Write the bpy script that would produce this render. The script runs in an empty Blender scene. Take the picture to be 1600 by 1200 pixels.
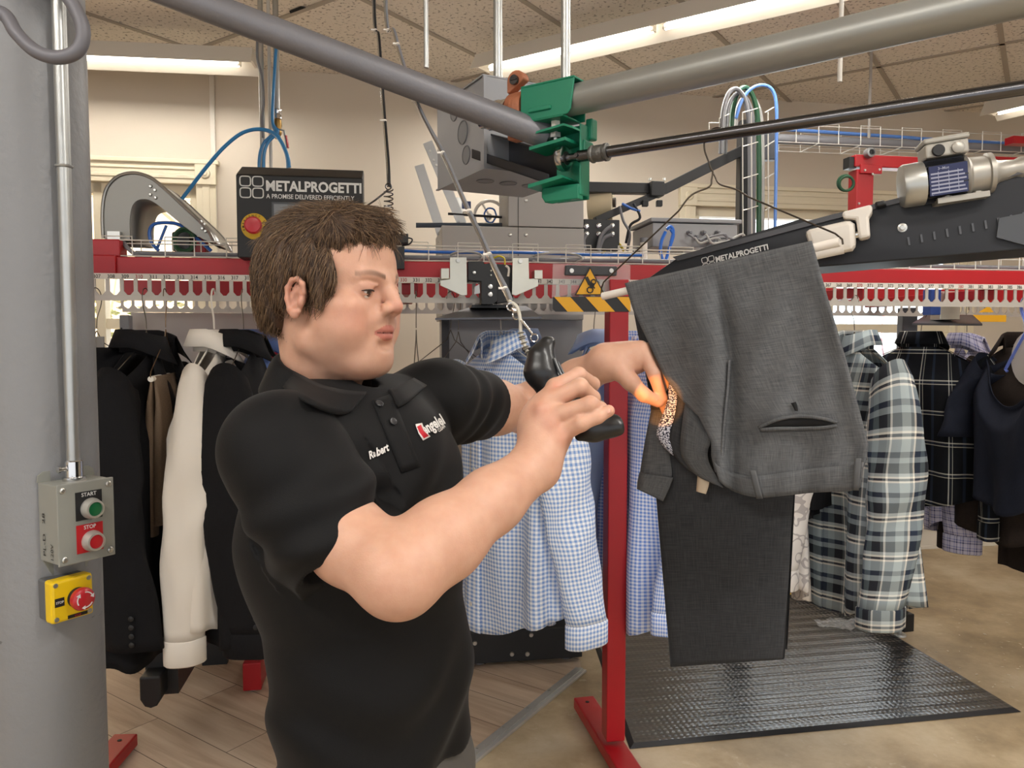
import bpy, math, random
import numpy as np
from mathutils import Vector, Matrix
random.seed(7); rng = np.random.default_rng(7)
C = bpy.context.scene.collection
SC = bpy.context.scene
PI = math.pi
# ---------------------------------------------------------------- camera, world, sun, exposure
CAM = Vector((0, 0, 1.5)); FPX = 1200.0; PITCH = math.radians(3.29)
cd = bpy.data.cameras.new('camera'); cam = bpy.data.objects.new('camera', cd); C.objects.link(cam)
cd.sensor_width = 36; cd.lens = 27.0; cd.clip_start = .02
cam.location = CAM; cam.rotation_euler = (PI/2 - PITCH, 0, 0); SC.camera = cam
w = bpy.data.worlds.new('world'); SC.world = w; w.use_nodes = True
bg = w.node_tree.nodes['Background']; bg.inputs[0].default_value = (.96, .97, 1.0, 1); bg.inputs[1].default_value = 1.06
sd = bpy.data.lights.new('sun', 'SUN'); sd.energy = 34; sd.angle = .02; sd.color = (1, .95, .88)
sun = bpy.data.objects.new('sun', sd); C.objects.link(sun); sun.rotation_euler = (math.radians(34), 0, math.radians(-22))
SC.view_settings.view_transform = 'Standard'; SC.view_settings.look = 'None'
SC.view_settings.exposure = 0.3; SC.view_settings.gamma = 1.0
try: SC.cycles.use_denoising = True
except Exception: pass
try:
    SC.cycles.max_bounces = 8; SC.cycles.sample_clamp_indirect = 6
except Exception: pass
def area(name, loc, rot, sx, sy, power, col=(1, .96, .91)):
    l = bpy.data.lights.new(name, 'AREA'); l.shape = 'RECTANGLE'; l.size = sx; l.size_y = sy; l.energy = power; l.color = col
    o = bpy.data.objects.new(name, l); C.objects.link(o); o.location = loc; o.rotation_euler = rot; return o
# ceiling lamps: two in view, the three out of view presumed and added for fill
area('fixture_light', (-1.3, -.5, 2.96), (0, 0, math.radians(-30)), 2.2, .12, 40)
area('fixture_light', (1.6, -.2, 2.96), (0, 0, math.radians(-30)), 2.2, .12, 46)
area('fixture_light', (.75, 3.96, 2.90), (0, 0, math.radians(-27)), 2.3, .08, 24)
area('fixture_light', (-2.0, 4.2, 2.88), (0, 0, math.radians(9)), 1.3, .06, 6)
area('fixture_light', (2.6, 1.8, 2.95), (0, 0, math.radians(-30)), 2.2, .12, 34)

# ---------------------------------------------------------------- pixel helpers
_c, _s = math.cos(PITCH), math.sin(PITCH)
def ray(px, py):
    v = (600 - py)/FPX
    return Vector(((px - 800)/FPX, _c + v*_s, -_s + v*_c))
def P(px, py, Y):
    d = ray(px, py); return CAM + d*(Y/d.y)
def PZ(px, py, z):
    d = ray(px, py); return CAM + d*((z - CAM.z)/d.z)
def PPL(px, py, o, n):
    d = ray(px, py); return CAM + d*((o - CAM).dot(n)/d.dot(n))
# machine frame: s along the conveyor, t away from the camera
MA = math.radians(9); MU = Vector((math.cos(MA), math.sin(MA), 0)); MV = Vector((-math.sin(MA), math.cos(MA), 0)); MO = Vector((0, 2.68, 0))
MM = Matrix.Translation(MO) @ Matrix.Rotation(MA, 4, 'Z')
def W(s, t, z): return MO + MU*s + MV*t + Vector((0, 0, z))
def Q(px, py, t):
    p = PPL(px, py, MO + MV*t, MV); return ((p - MO).dot(MU), p.z)
def QP(px, py, t): return PPL(px, py, MO + MV*t, MV)

# ---------------------------------------------------------------- materials
def lin(h):
    if isinstance(h, str):
        h = h.lstrip('#'); c = [int(h[i:i+2], 16)/255 for i in (0, 2, 4)]
    else: c = h
    return tuple((x/12.92 if x <= .04045 else ((x+.055)/1.055)**2.4) for x in c) + (1,)
MATS = {}
def mat(name, col, rough=.5, metal=0, noise=0, nscale=20, bump=0, bscale=60, spec=.5, coat=0, sss=0, trans=0, emit=None, estr=0, stretch=None, alpha=1):
    if name in MATS: return MATS[name]
    m = bpy.data.materials.new(name); m.use_nodes = True; nt = m.node_tree; b = nt.nodes['Principled BSDF']
    col = lin(col); b.inputs['Base Color'].default_value = col; b.inputs['Roughness'].default_value = rough; b.inputs['Metallic'].default_value = metal
    b.inputs['Specular IOR Level'].default_value = spec
    if coat: b.inputs['Coat Weight'].default_value = coat; b.inputs['Coat Roughness'].default_value = .15
    if sss: b.inputs['Subsurface Weight'].default_value = sss; b.inputs['Subsurface Radius'].default_value = (.012, .005, .003)
    if trans: b.inputs['Transmission Weight'].default_value = trans
    if alpha < 1: b.inputs['Alpha'].default_value = alpha
    if emit is not None: b.inputs['Emission Color'].default_value = lin(emit); b.inputs['Emission Strength'].default_value = estr
    if noise or bump:
        tc = nt.nodes.new('ShaderNodeTexCoord'); src = tc.outputs['Object']
        if stretch:
            mp = nt.nodes.new('ShaderNodeMapping'); mp.inputs['Scale'].default_value = stretch; nt.links.new(src, mp.inputs[0]); src = mp.outputs[0]
    if noise:
        n = nt.nodes.new('ShaderNodeTexNoise'); n.inputs['Scale'].default_value = nscale; n.inputs['Detail'].default_value = 6; nt.links.new(src, n.inputs['Vector'])
        mx = nt.nodes.new('ShaderNodeMix'); mx.data_type = 'RGBA'
        mx.inputs[6].default_value = tuple(min(1, x*(1-noise)) for x in col[:3]) + (1,); mx.inputs[7].default_value = tuple(min(1, x*(1+noise)) for x in col[:3]) + (1,)
        nt.links.new(n.outputs[0], mx.inputs[0]); nt.links.new(mx.outputs[2], b.inputs['Base Color'])
    if bump:
        n2 = nt.nodes.new('ShaderNodeTexNoise'); n2.inputs['Scale'].default_value = bscale; n2.inputs['Detail'].default_value = 4; nt.links.new(src, n2.inputs['Vector'])
        bp = nt.nodes.new('ShaderNodeBump'); bp.inputs['Strength'].default_value = bump; bp.inputs['Distance'].default_value = .004
        nt.links.new(n2.outputs[0], bp.inputs['Height']); nt.links.new(bp.outputs[0], b.inputs['Normal'])
    MATS[name] = m; return m
def ramp_node(nt, stops, fac, interp='CONSTANT'):
    r = nt.nodes.new('ShaderNodeValToRGB'); r.color_ramp.interpolation = interp; e = r.color_ramp.elements
    while len(e) > 1: e.remove(e[-1])
    e[0].position = stops[0][0]; e[0].color = lin(stops[0][1])
    for p, c in stops[1:]:
        k = e.new(p); k.color = lin(c)
    nt.links.new(fac, r.inputs[0]); return r.outputs[0]
def mathn(nt, op, a, b=None, c=None):
    n = nt.nodes.new('ShaderNodeMath'); n.operation = op
    for i, v in enumerate((a, b, c)):
        if v is None: continue
        if hasattr(v, 'is_linked'): nt.links.new(v, n.inputs[i])
        else: n.inputs[i].default_value = v
    return n.outputs[0]
def plaid(name, ustops, vstops, pu, pv, rough=.85, fac=.5):
    """Woven cloth: warp and weft stripes (UV in metres) mixed half and half."""
    if name in MATS: return MATS[name]
    m = bpy.data.materials.new(name); m.use_nodes = True; nt = m.node_tree; b = nt.nodes['Principled BSDF']
    b.inputs['Roughness'].default_value = rough; b.inputs['Specular IOR Level'].default_value = .2
    uv = nt.nodes.new('ShaderNodeUVMap'); sp = nt.nodes.new('ShaderNodeSeparateXYZ'); nt.links.new(uv.outputs[0], sp.inputs[0])
    fu = mathn(nt, 'FRACT', mathn(nt, 'DIVIDE', sp.outputs[0], pu)); fv = mathn(nt, 'FRACT', mathn(nt, 'DIVIDE', sp.outputs[1], pv))
    a = ramp_node(nt, ustops, fu); c = ramp_node(nt, vstops, fv)
    mx = nt.nodes.new('ShaderNodeMix'); mx.data_type = 'RGBA'; mx.inputs[0].default_value = fac
    nt.links.new(a, mx.inputs[6]); nt.links.new(c, mx.inputs[7]); nt.links.new(mx.outputs[2], b.inputs['Base Color'])
    MATS[name] = m; return m
def weave(name, ca, cb, rough=.85, su=900, sv=900, bump=.15, slub=0):
    """Fabric of two interlaced yarn colours, thread-scale noise stretched along UV."""
    if name in MATS: return MATS[name]
    m = bpy.data.materials.new(name); m.use_nodes = True; nt = m.node_tree; b = nt.nodes['Principled BSDF']
    b.inputs['Roughness'].default_value = rough; b.inputs['Specular IOR Level'].default_value = .25
    uv = nt.nodes.new('ShaderNodeUVMap')
    outs = []
    for sc in ((su, sv*.05, 1), (su*.05, sv, 1)):
        mp = nt.nodes.new('ShaderNodeMapping'); mp.inputs['Scale'].default_value = sc; nt.links.new(uv.outputs[0], mp.inputs[0])
        n = nt.nodes.new('ShaderNodeTexNoise'); n.inputs['Scale'].default_value = 1; n.inputs['Detail'].default_value = 3; nt.links.new(mp.outputs[0], n.inputs['Vector']); outs.append(n.outputs[0])
    f = mathn(nt, 'MULTIPLY_ADD', mathn(nt, 'ADD', outs[0], outs[1]), 1.6, -1.1)
    mx = nt.nodes.new('ShaderNodeMix'); mx.data_type = 'RGBA'; mx.clamp_factor = True; mx.inputs[6].default_value = lin(ca); mx.inputs[7].default_value = lin(cb)
    nt.links.new(f, mx.inputs[0]); nt.links.new(mx.outputs[2], b.inputs['Base Color'])
    bp = nt.nodes.new('ShaderNodeBump'); bp.inputs['Strength'].default_value = bump; bp.inputs['Distance'].default_value = .001; nt.links.new(f, bp.inputs['Height']); nt.links.new(bp.outputs[0], b.inputs['Normal'])
    MATS[name] = m; return m

# ---------------------------------------------------------------- mesh builder
_TXT = {}
def text_geo(s, bold=0.0, font=None):
    k = (s, bold)
    if k in _TXT: return _TXT[k]
    cu = bpy.data.curves.new('t', 'FONT'); cu.body = s; cu.size = 1; cu.offset = bold; cu.resolution_u = 3; cu.fill_mode = 'BOTH'
    ob = bpy.data.objects.new('t', cu); me = bpy.data.meshes.new_from_object(ob)
    v = np.array([tuple(x.co) for x in me.vertices]); f = [tuple(p.vertices) for p in me.polygons]
    bpy.data.objects.remove(ob); bpy.data.meshes.remove(me); bpy.data.curves.remove(cu)
    v[:, 0] -= v[:, 0].min(); _TXT[k] = (v, f); return v, f
def frame(d):
    d = Vector(d).normalized(); a = Vector((0, 0, 1)) if abs(d.z) < .9 else Vector((1, 0, 0))
    x = d.cross(a).normalized(); return x, d.cross(x).normalized(), d
class MB:
    def __init__(s, M=None): s.v = []; s.f = []; s.uv = {}; s.M = M
    def _p(s, p):
        p = Vector(p); return s.M @ p if s.M is not None else p
    def add(s, vs, fs, uvs=None):
        n = len(s.v); s.v += [s._p(p) for p in vs]
        for i, f in enumerate(fs):
            if uvs is not None: s.uv[len(s.f)] = uvs[i]
            s.f.append(tuple(n + k for k in f))
        return s
    def box(s, c, size, R=None):
        c = Vector(c); h = [x/2 for x in size]; vs = []
        for i in (-1, 1):
            for j in (-1, 1):
                for k in (-1, 1):
                    q = Vector((i*h[0], j*h[1], k*h[2])); vs.append(c + (R @ q if R is not None else q))
        return s.add(vs, [(0, 1, 3, 2), (4, 6, 7, 5), (0, 4, 5, 1), (2, 3, 7, 6), (0, 2, 6, 4), (1, 5, 7, 3)])
    def box2(s, a, b): return s.box([(x+y)/2 for x, y in zip(a, b)], [abs(y-x) for x, y in zip(a, b)])
    def bar(s, a, b, wx, wz, up=(0, 0, 1)):
        a = Vector(a); b = Vector(b); d = (b-a).normalized(); x = d.cross(Vector(up)).normalized(); z = x.cross(d)
        R = Matrix((x, d, z)).transposed(); return s.box((a+b)/2, (wx, (b-a).length, wz), R)
    def tube(s, pts, r, seg=10, caps=True, closed=False, flat=1.0):
        pts = [Vector(p) for p in pts]; n = len(pts); rs = r if isinstance(r, (list, tuple)) else [r]*n
        vs = []; prev = None
        for i, p in enumerate(pts):
            if closed: d = pts[(i+1) % n] - pts[i-1]
            else: d = pts[min(i+1, n-1)] - pts[max(i-1, 0)]
            d.normalize()
            if prev is None: x = frame(d)[0]
            else:
                x = prev - d*prev.dot(d)
                x = x.normalized() if x.length > 1e-6 else frame(d)[0]
            y = d.cross(x); prev = x
            for k in range(seg):
                a = 2*PI*k/seg; vs.append(p + (x*math.cos(a) + y*math.sin(a)*flat)*rs[i])
        fs = []
        for i in range(n if closed else n-1):
            j = (i+1) % n
            for k in range(seg):
                fs.append((i*seg+k, i*seg+(k+1) % seg, j*seg+(k+1) % seg, j*seg+k))
        if caps and not closed:
            fs.append(tuple(range(seg))[::-1]); fs.append(tuple((n-1)*seg+k for k in range(seg)))
        return s.add(vs, fs)
    def cyl(s, a, b, r, r2=None, seg=24): return s.tube([a, b], [r, r if r2 is None else r2], seg)
    def lathe(s, o, axis, prof, seg=32, caps=True):
        o = Vector(o); x, y, d = frame(axis); vs = []; fs = []
        for (h, r) in prof:
            for k in range(seg):
                a = 2*PI*k/seg; vs.append(o + d*h + (x*math.cos(a) + y*math.sin(a))*r)
        for i in range(len(prof)-1):
            for k in range(seg): fs.append((i*seg+k, i*seg+(k+1) % seg, (i+1)*seg+(k+1) % seg, (i+1)*seg+k))
        if caps:
            fs.append(tuple(range(seg))[::-1]); fs.append(tuple((len(prof)-1)*seg+k for k in range(seg)))
        return s.add(vs, fs)
    def torus(s, o, axis, R, r, seg=32, seg2=8):
        o = Vector(o); x, y, d = frame(axis)
        return s.tube([o + (x*math.cos(2*PI*k/seg) + y*math.sin(2*PI*k/seg))*R for k in range(seg)], r, seg2, closed=True)
    def prism(s, poly, o, x, y, depth):
        """2D polygon in frame (o, x, y) extruded by depth along x cross y."""
        o, x, y = Vector(o), Vector(x), Vector(y); n = x.cross(y).normalized(); m = len(poly)
        vs = [o + x*a + y*b for a, b in poly] + [o + x*a + y*b + n*depth for a, b in poly]
        fs = [tuple(range(m))[::-1], tuple(range(m, 2*m))] + [(i, (i+1) % m, m+(i+1) % m, m+i) for i in range(m)]
        return s.add(vs, fs)
    def grid(s, pts, closed_u=False, uv=None, flip=False):
        """pts[v][u] rows of points."""
        nv, nu = len(pts), len(pts[0]); vs = [p for r in pts for p in r]; fs = []; uvs = []
        for i in range(nv-1):
            for j in range(nu if closed_u else nu-1):
                k = (j+1) % nu; f = (i*nu+j, i*nu+k, (i+1)*nu+k, (i+1)*nu+j)
                if flip: f = f[::-1]
                fs.append(f)
                if uv is not None:
                    q = [uv[i][j], uv[i][j+1], uv[i+1][j+1], uv[i+1][j]]; uvs.append(q[::-1] if flip else q)
        return s.add(vs, fs, uvs if uv is not None else None)
    def text(s, t, o, x, y, width=None, height=None, bold=.015, depth=0.0006, center=False):
        v, f = text_geo(t, bold); o, x, y = Vector(o), Vector(x).normalized(), Vector(y).normalized(); n = x.cross(y)
        wd = v[:, 0].max(); hs = height if height else width/wd; ws = (width/wd) if width else hs
        off = -wd*ws/2 if center else 0
        vs = [o + x*(a[0]*ws+off) + y*(a[1]*hs) + n*depth for a in v]
        return s.add(vs, f)
    def build(s, name, m, parent=None, smooth=True, bevel=0, angle=35, sub=0, solid=0):
        loc = Vector((0, 0, 0)); q = parent
        while q is not None: loc = loc + q.location; q = q.parent
        top = parent is None
        if top and s.v:
            a = np.array([tuple(p) for p in s.v]); loc = Vector(((a[:, 0].min()+a[:, 0].max())/2, (a[:, 1].min()+a[:, 1].max())/2, a[:, 2].min()))
        me = bpy.data.meshes.new(name); me.from_pydata([tuple(p - loc) for p in s.v], [], s.f)
        if s.uv:
            ul = me.uv_layers.new(name='UVMap'); li = 0
            for i, f in enumerate(s.f):
                q = s.uv.get(i)
                for k in range(len(f)):
                    if q is not None: ul.data[li].uv = q[k]
                    li += 1
        me.materials.append(m); o = bpy.data.objects.new(name, me); C.objects.link(o)
        if top: o.location = loc
        else: o.parent = parent
        if smooth:
            me.shade_smooth()
            if angle < 180: me.set_sharp_from_angle(angle=math.radians(angle))
        if bevel:
            b = o.modifiers.new('bevel', 'BEVEL'); b.width = bevel; b.segments = 2; b.limit_method = 'ANGLE'; b.angle_limit = math.radians(40); b.harden_normals = False
        if solid:
            b = o.modifiers.new('solid', 'SOLIDIFY'); b.thickness = solid; b.offset = 0
        if sub:
            b = o.modifiers.new('sub', 'SUBSURF'); b.levels = sub; b.render_levels = sub
        me.update(); return o
def thing(name, label, cat, loc, group=None):
    o = bpy.data.objects.new(name, None); C.objects.link(o); o.location = loc; o.empty_display_size = .05
    o['label'] = label; o['category'] = cat
    if group: o['group'] = group
    return o
def tag(o, label, cat, group=None):
    o['label'] = label; o['category'] = cat
    if group: o['group'] = group
    return o
def struct(name, mb, m, **k):
    o = mb.build(name, m, **k); o['kind'] = 'structure'; return o
def copy_tree(o, parent=None):
    c = o.copy(); C.objects.link(c)
    if parent is not None: c.parent = parent
    for ch in list(o.children): copy_tree(ch, c)
    return c
def spline(pts, n=8):
    """Catmull-Rom through the points."""
    p = [Vector(q) for q in pts]; p = [p[0]*2-p[1]] + p + [p[-1]*2-p[-2]]; out = []
    for i in range(1, len(p)-2):
        for k in range(n):
            t = k/n; a, b, c, d = p[i-1], p[i], p[i+1], p[i+2]
            out.append(.5*((2*b) + (c-a)*t + (2*a-5*b+4*c-d)*t*t + (3*b-a-3*c+d)*t**3))
    out.append(p[-2]); return out
def lerp(a, b, t): return a + (b-a)*t
def curve1(pts, t):
    """piecewise-linear smooth sample of [(t, val)...]"""
    if t <= pts[0][0]: return pts[0][1]
    for (a, x), (b, y) in zip(pts, pts[1:]):
        if t <= b:
            q = (t-a)/(b-a); q = q*q*(3-2*q)*.5 + q*.5; return lerp(x, y, q)
    return pts[-1][1]
# common materials
GALV = mat('galvanized', '#b4b6b4', .38, .9, .12, 30); CHROME = mat('chrome', '#d8d8d8', .16, 1); STEEL = mat('steel_rod', '#646467', .24, 1, .1, 8, stretch=(1, 1, 1))
ZINC = mat('zinc_plate', '#c9c8bd', .35, .85, .15, 12); RED = mat('red_paint', '#a5101b', .38, 0, .05, 15, spec=.5); BLACKP = mat('black_powder', '#1a1b1d', .5, 0, .1, 40)
BLACKPL = mat('black_plastic', '#101113', .42); GREYCAB = mat('grey_cabinet', '#a3a19c', .5, 0, .03, 6); WHITEPL = mat('white_plastic', '#e6dfd4', .4); WHITEW = mat('white_wire', '#d9d7cf', .35, .3)
GREYPAINT = mat('grey_paint', '#8f9090', .45, 0, .08, 14, .25, 120); INK = mat('ink', '#121212', .6); PRINTW = mat('print_white', '#d7d7d5', .6)
BLUEH = mat('blue_hose', '#2f7fb8', .3); GREYC = mat('grey_cable', '#75767a', .45); GREENC = mat('green_cable', '#1d4a30', .4); BLACKC = mat('black_cable', '#15161a', .45)
YELLOW = mat('yellow_plastic', '#e8c20e', .4, coat=.2); REDPL = mat('red_plastic', '#b5202a', .35, coat=.3); WIRE = mat('hanger_wire', '#6e675c', .35, .9); SCREW = mat('screw_steel', '#cfcfca', .3, .95)
# ================================================================ setting
def shader_floor():
    m = bpy.data.materials.new('concrete'); m.use_nodes = True; nt = m.node_tree; b = nt.nodes['Principled BSDF']
    tc = nt.nodes.new('ShaderNodeTexCoord'); n = nt.nodes.new('ShaderNodeTexNoise'); n.inputs['Scale'].default_value = 1.8; n.inputs['Detail'].default_value = 9; n.inputs['Roughness'].default_value = .65
    nt.links.new(tc.outputs['Object'], n.inputs['Vector'])
    col = ramp_node(nt, [(.3, '#786850'), (.46, '#a79374'), (.56, '#bcaa8c'), (.68, '#cdbfa6')], n.outputs[0], 'LINEAR'); 
    n3 = nt.nodes.new('ShaderNodeTexNoise'); n3.inputs['Scale'].default_value = 26; n3.inputs['Detail'].default_value = 5; nt.links.new(tc.outputs['Object'], n3.inputs['Vector'])
    sp = ramp_node(nt, [(.64, (0, 0, 0)), (.72, (1, 1, 1))], n3.outputs[0], 'LINEAR')
    mx = nt.nodes.new('ShaderNodeMix'); mx.data_type = 'RGBA'; nt.links.new(mathn(nt, 'MULTIPLY', sp, .35), mx.inputs[0]); nt.links.new(col, mx.inputs[6]); mx.inputs[7].default_value = lin('#d0c4ae')
    nt.links.new(mx.outputs[2], b.inputs['Base Color'])
    r = ramp_node(nt, [(.35, (.62, .62, .62)), (.65, (.78, .78, .78))], n.outputs[0], 'LINEAR'); nt.links.new(r, b.inputs['Roughness'])
    return m
def shader_planks():
    m = bpy.data.materials.new('plank_vinyl'); m.use_nodes = True; nt = m.node_tree; b = nt.nodes['Principled BSDF']
    uv = nt.nodes.new('ShaderNodeUVMap'); br = nt.nodes.new('ShaderNodeTexBrick')
    br.inputs['Scale'].default_value = 1; br.inputs['Brick Width'].default_value = 1.2; br.inputs['Row Height'].default_value = .18; br.inputs['Mortar Size'].default_value = .0016; br.inputs['Mortar Smooth'].default_value = 0
    br.offset = .37; br.inputs['Color1'].default_value = (.35, .35, .35, 1); br.inputs['Color2'].default_value = (.65, .65, .65, 1); br.inputs['Mortar'].default_value = (0, 0, 0, 1)
    nt.links.new(uv.outputs[0], br.inputs[0])
    mp = nt.nodes.new('ShaderNodeMapping'); mp.inputs['Scale'].default_value = (1.2, 14, 1); nt.links.new(uv.outputs[0], mp.inputs[0])
    ad = nt.nodes.new('ShaderNodeVectorMath'); ad.operation = 'MULTIPLY_ADD'; nt.links.new(br.outputs[0], ad.inputs[0]); ad.inputs[1].default_value = (7, 7, 7); nt.links.new(mp.outputs[0], ad.inputs[2])
    n = nt.nodes.new('ShaderNodeTexNoise'); n.inputs['Scale'].default_value = 1; n.inputs['Detail'].default_value = 8; n.inputs['Roughness'].default_value = .6; n.inputs['Distortion'].default_value = .6; nt.links.new(ad.outputs[0], n.inputs['Vector'])
    f = mathn(nt, 'MULTIPLY_ADD', br.outputs[0], .3, mathn(nt, 'MULTIPLY', n.outputs[0], .8))
    col = ramp_node(nt, [(.28, '#937c66'), (.45, '#b59d86'), (.58, '#c9b49d'), (.75, '#d8c8b4')], f, 'LINEAR')
    mx = nt.nodes.new('ShaderNodeMix'); mx.data_type = 'RGBA'; nt.links.new(br.outputs['Fac'], mx.inputs[0]); nt.links.new(col, mx.inputs[6]); mx.inputs[7].default_value = lin('#5b4b3c')
    nt.links.new(mx.outputs[2], b.inputs['Base Color']); b.inputs['Roughness'].default_value = .5
    return m
def shader_ceiling():
    m = bpy.data.materials.new('ceiling_tile'); m.use_nodes = True; nt = m.node_tree; b = nt.nodes['Principled BSDF']; b.inputs['Roughness'].default_value = .9
    tc = nt.nodes.new('ShaderNodeTexCoord'); n = nt.nodes.new('ShaderNodeTexNoise'); n.inputs['Scale'].default_value = 55; n.inputs['Detail'].default_value = 3; nt.links.new(tc.outputs['Object'], n.inputs['Vector'])
    col = ramp_node(nt, [(.36, '#a39a8e'), (.42, '#e6ddd0'), (1, '#ece4d8')], n.outputs[0], 'LINEAR'); nt.links.new(col, b.inputs['Base Color'])
    bp = nt.nodes.new('ShaderNodeBump'); bp.inputs['Strength'].default_value = .5; bp.inputs['Distance'].default_value = .004; nt.links.new(n.outputs[0], bp.inputs['Height']); nt.links.new(bp.outputs[0], b.inputs['Normal'])
    return m
WALLM = mat('wall_cream', '#d6cbba', .75, 0, .04, 2.5, .08, 160); TRIMM = mat('trim_cream', '#e6dcc2', .45); BASEM = mat('baseboard_white', '#e2dccf', .45)
HZ = 3.1
mb = MB(); mb.box2((-5, -3.2, -.1), (7, 8, 0)); struct('floor', mb, shader_floor(), smooth=False)
# plank floor on the left up to the aluminium threshold
TA = PZ(728, 1195, 0); TB = PZ(908, 1048, 0); td = (TB - TA).normalized()
A = TA - td*3.4; B = TB; pl = [A, B, Vector((B.x + .05, 6.2, 0)), Vector((-5, 6.2, 0)), Vector((-5, A.y, 0))]
pa = math.radians(-35); ca, sa = math.cos(pa), math.sin(pa)
mb = MB(); n = len(pl); top = [Vector((p.x, p.y, .006)) for p in pl]
mb.add(top, [tuple(range(n))], [[(p.x*ca + p.y*sa, -p.x*sa + p.y*ca) for p in top]])
struct('floor_planks', mb, shader_planks(), smooth=False)
# back wall, with openings for the left and right windows
WANG = math.radians(10.2); WO = Vector((-2.5, 4.47, 0)); WU = Vector((math.cos(WANG), math.sin(WANG), 0)); WN = Vector((-math.sin(WANG), math.cos(WANG), 0))
WM = Matrix.Translation(WO) @ Matrix.Rotation(WANG, 4, 'Z')
def wpx(px, py):
    p = PPL(px, py, WO, WN); return ((p - WO).dot(WU), p.z)
wl = (wpx(60, 300)[0] - 1.0, wpx(308, 300)[0]); wr = (wpx(1085, 330)[0], wpx(1502, 330)[0])
ztop = wpx(1200, 326)[1]; ztopl = wpx(240, 287)[1]; zs = .78
S0, S1 = -2.2, 8.5
mb = MB(WM)
for a, b, z0, z1 in ((S0, wl[0], 0, HZ), (wl[0], wl[1], 0, zs), (wl[0], wl[1], ztopl, HZ), (wl[1], wr[0], 0, HZ), (wr[0], wr[1], 0, zs), (wr[0], wr[1], ztop, HZ), (wr[1], S1, 0, HZ)):
    mb.box2((a, 0, z0), (b, .14, z1))
struct('wall_back', mb, WALLM, smooth=False)
mb = MB(); mb.box2((-4.6, -3.2, 0), (-4.5, 5, HZ)); struct('wall_left', mb, WALLM, smooth=False)
mb = MB(); mb.box2((6.1, -3.2, 0), (6.2, 7, HZ)); struct('wall_right', mb, WALLM, smooth=False)
mb = MB(WM); mb.box2((S0, -.018, 0), (S1, 0, .14)); mb.box2((S0, -.026, .0), (S1, 0, .025)); mb.box2((S0, -.024, .13), (S1, 0, .15)); struct('baseboard_back', mb, BASEM, smooth=False, bevel=.004)
# ceiling, with a rear overhang added to block the sun, and its T-bar grid
mb = MB(); mb.box2((-5, -5.2, HZ), (7, 8, HZ + .1)); struct('ceiling', mb, shader_ceiling(), smooth=False)
ga = math.atan2(.82, .57); dA = Vector((math.cos(ga), math.sin(ga), 0)); dB = Vector((math.sin(ga), -math.cos(ga), 0))
mb = MB()
for k in range(-14, 14):
    o = dB*(-2.08 + .61*k); mb.bar(o - dA*11 + Vector((0, 0, HZ-.003)), o + dA*11 + Vector((0, 0, HZ-.003)), .026, .008)
for k in range(-9, 8):
    o = dA*(5.0 + 1.22*k); mb.bar(o - dB*11 + Vector((0, 0, HZ-.003)), o + dB*11 + Vector((0, 0, HZ-.003)), .026, .008)
struct('trim_1', mb, mat('t_bar', '#a99e8f', .6), smooth=False)
# gap where a ceiling tile corner has broken away
g = [PZ(452, 17, HZ-.004), PZ(470, 10, HZ-.004), PZ(482, 12, HZ-.004), PZ(474, 16, HZ-.004), PZ(462, 19, HZ-.004), PZ(454, 21, HZ-.004)]
mb = MB(); mb.add([p - Vector((0, 0, .002)) for p in g], [tuple(range(len(g)))]); mb.add(g, [tuple(range(len(g)))[::-1]])
struct('trim_2', mb, mat('tile_gap', '#15130f', .9), smooth=False)
# white cable channel on the wall, left
a = wpx(331, 105); b = wpx(336, 370)
mb = MB(WM); mb.box2((a[0]-.014, -.02, .9), (a[0]+.014, 0, HZ)); struct('trim_3', mb, mat('channel_white', '#ddd6ca', .5), smooth=False, bevel=.003)
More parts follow.
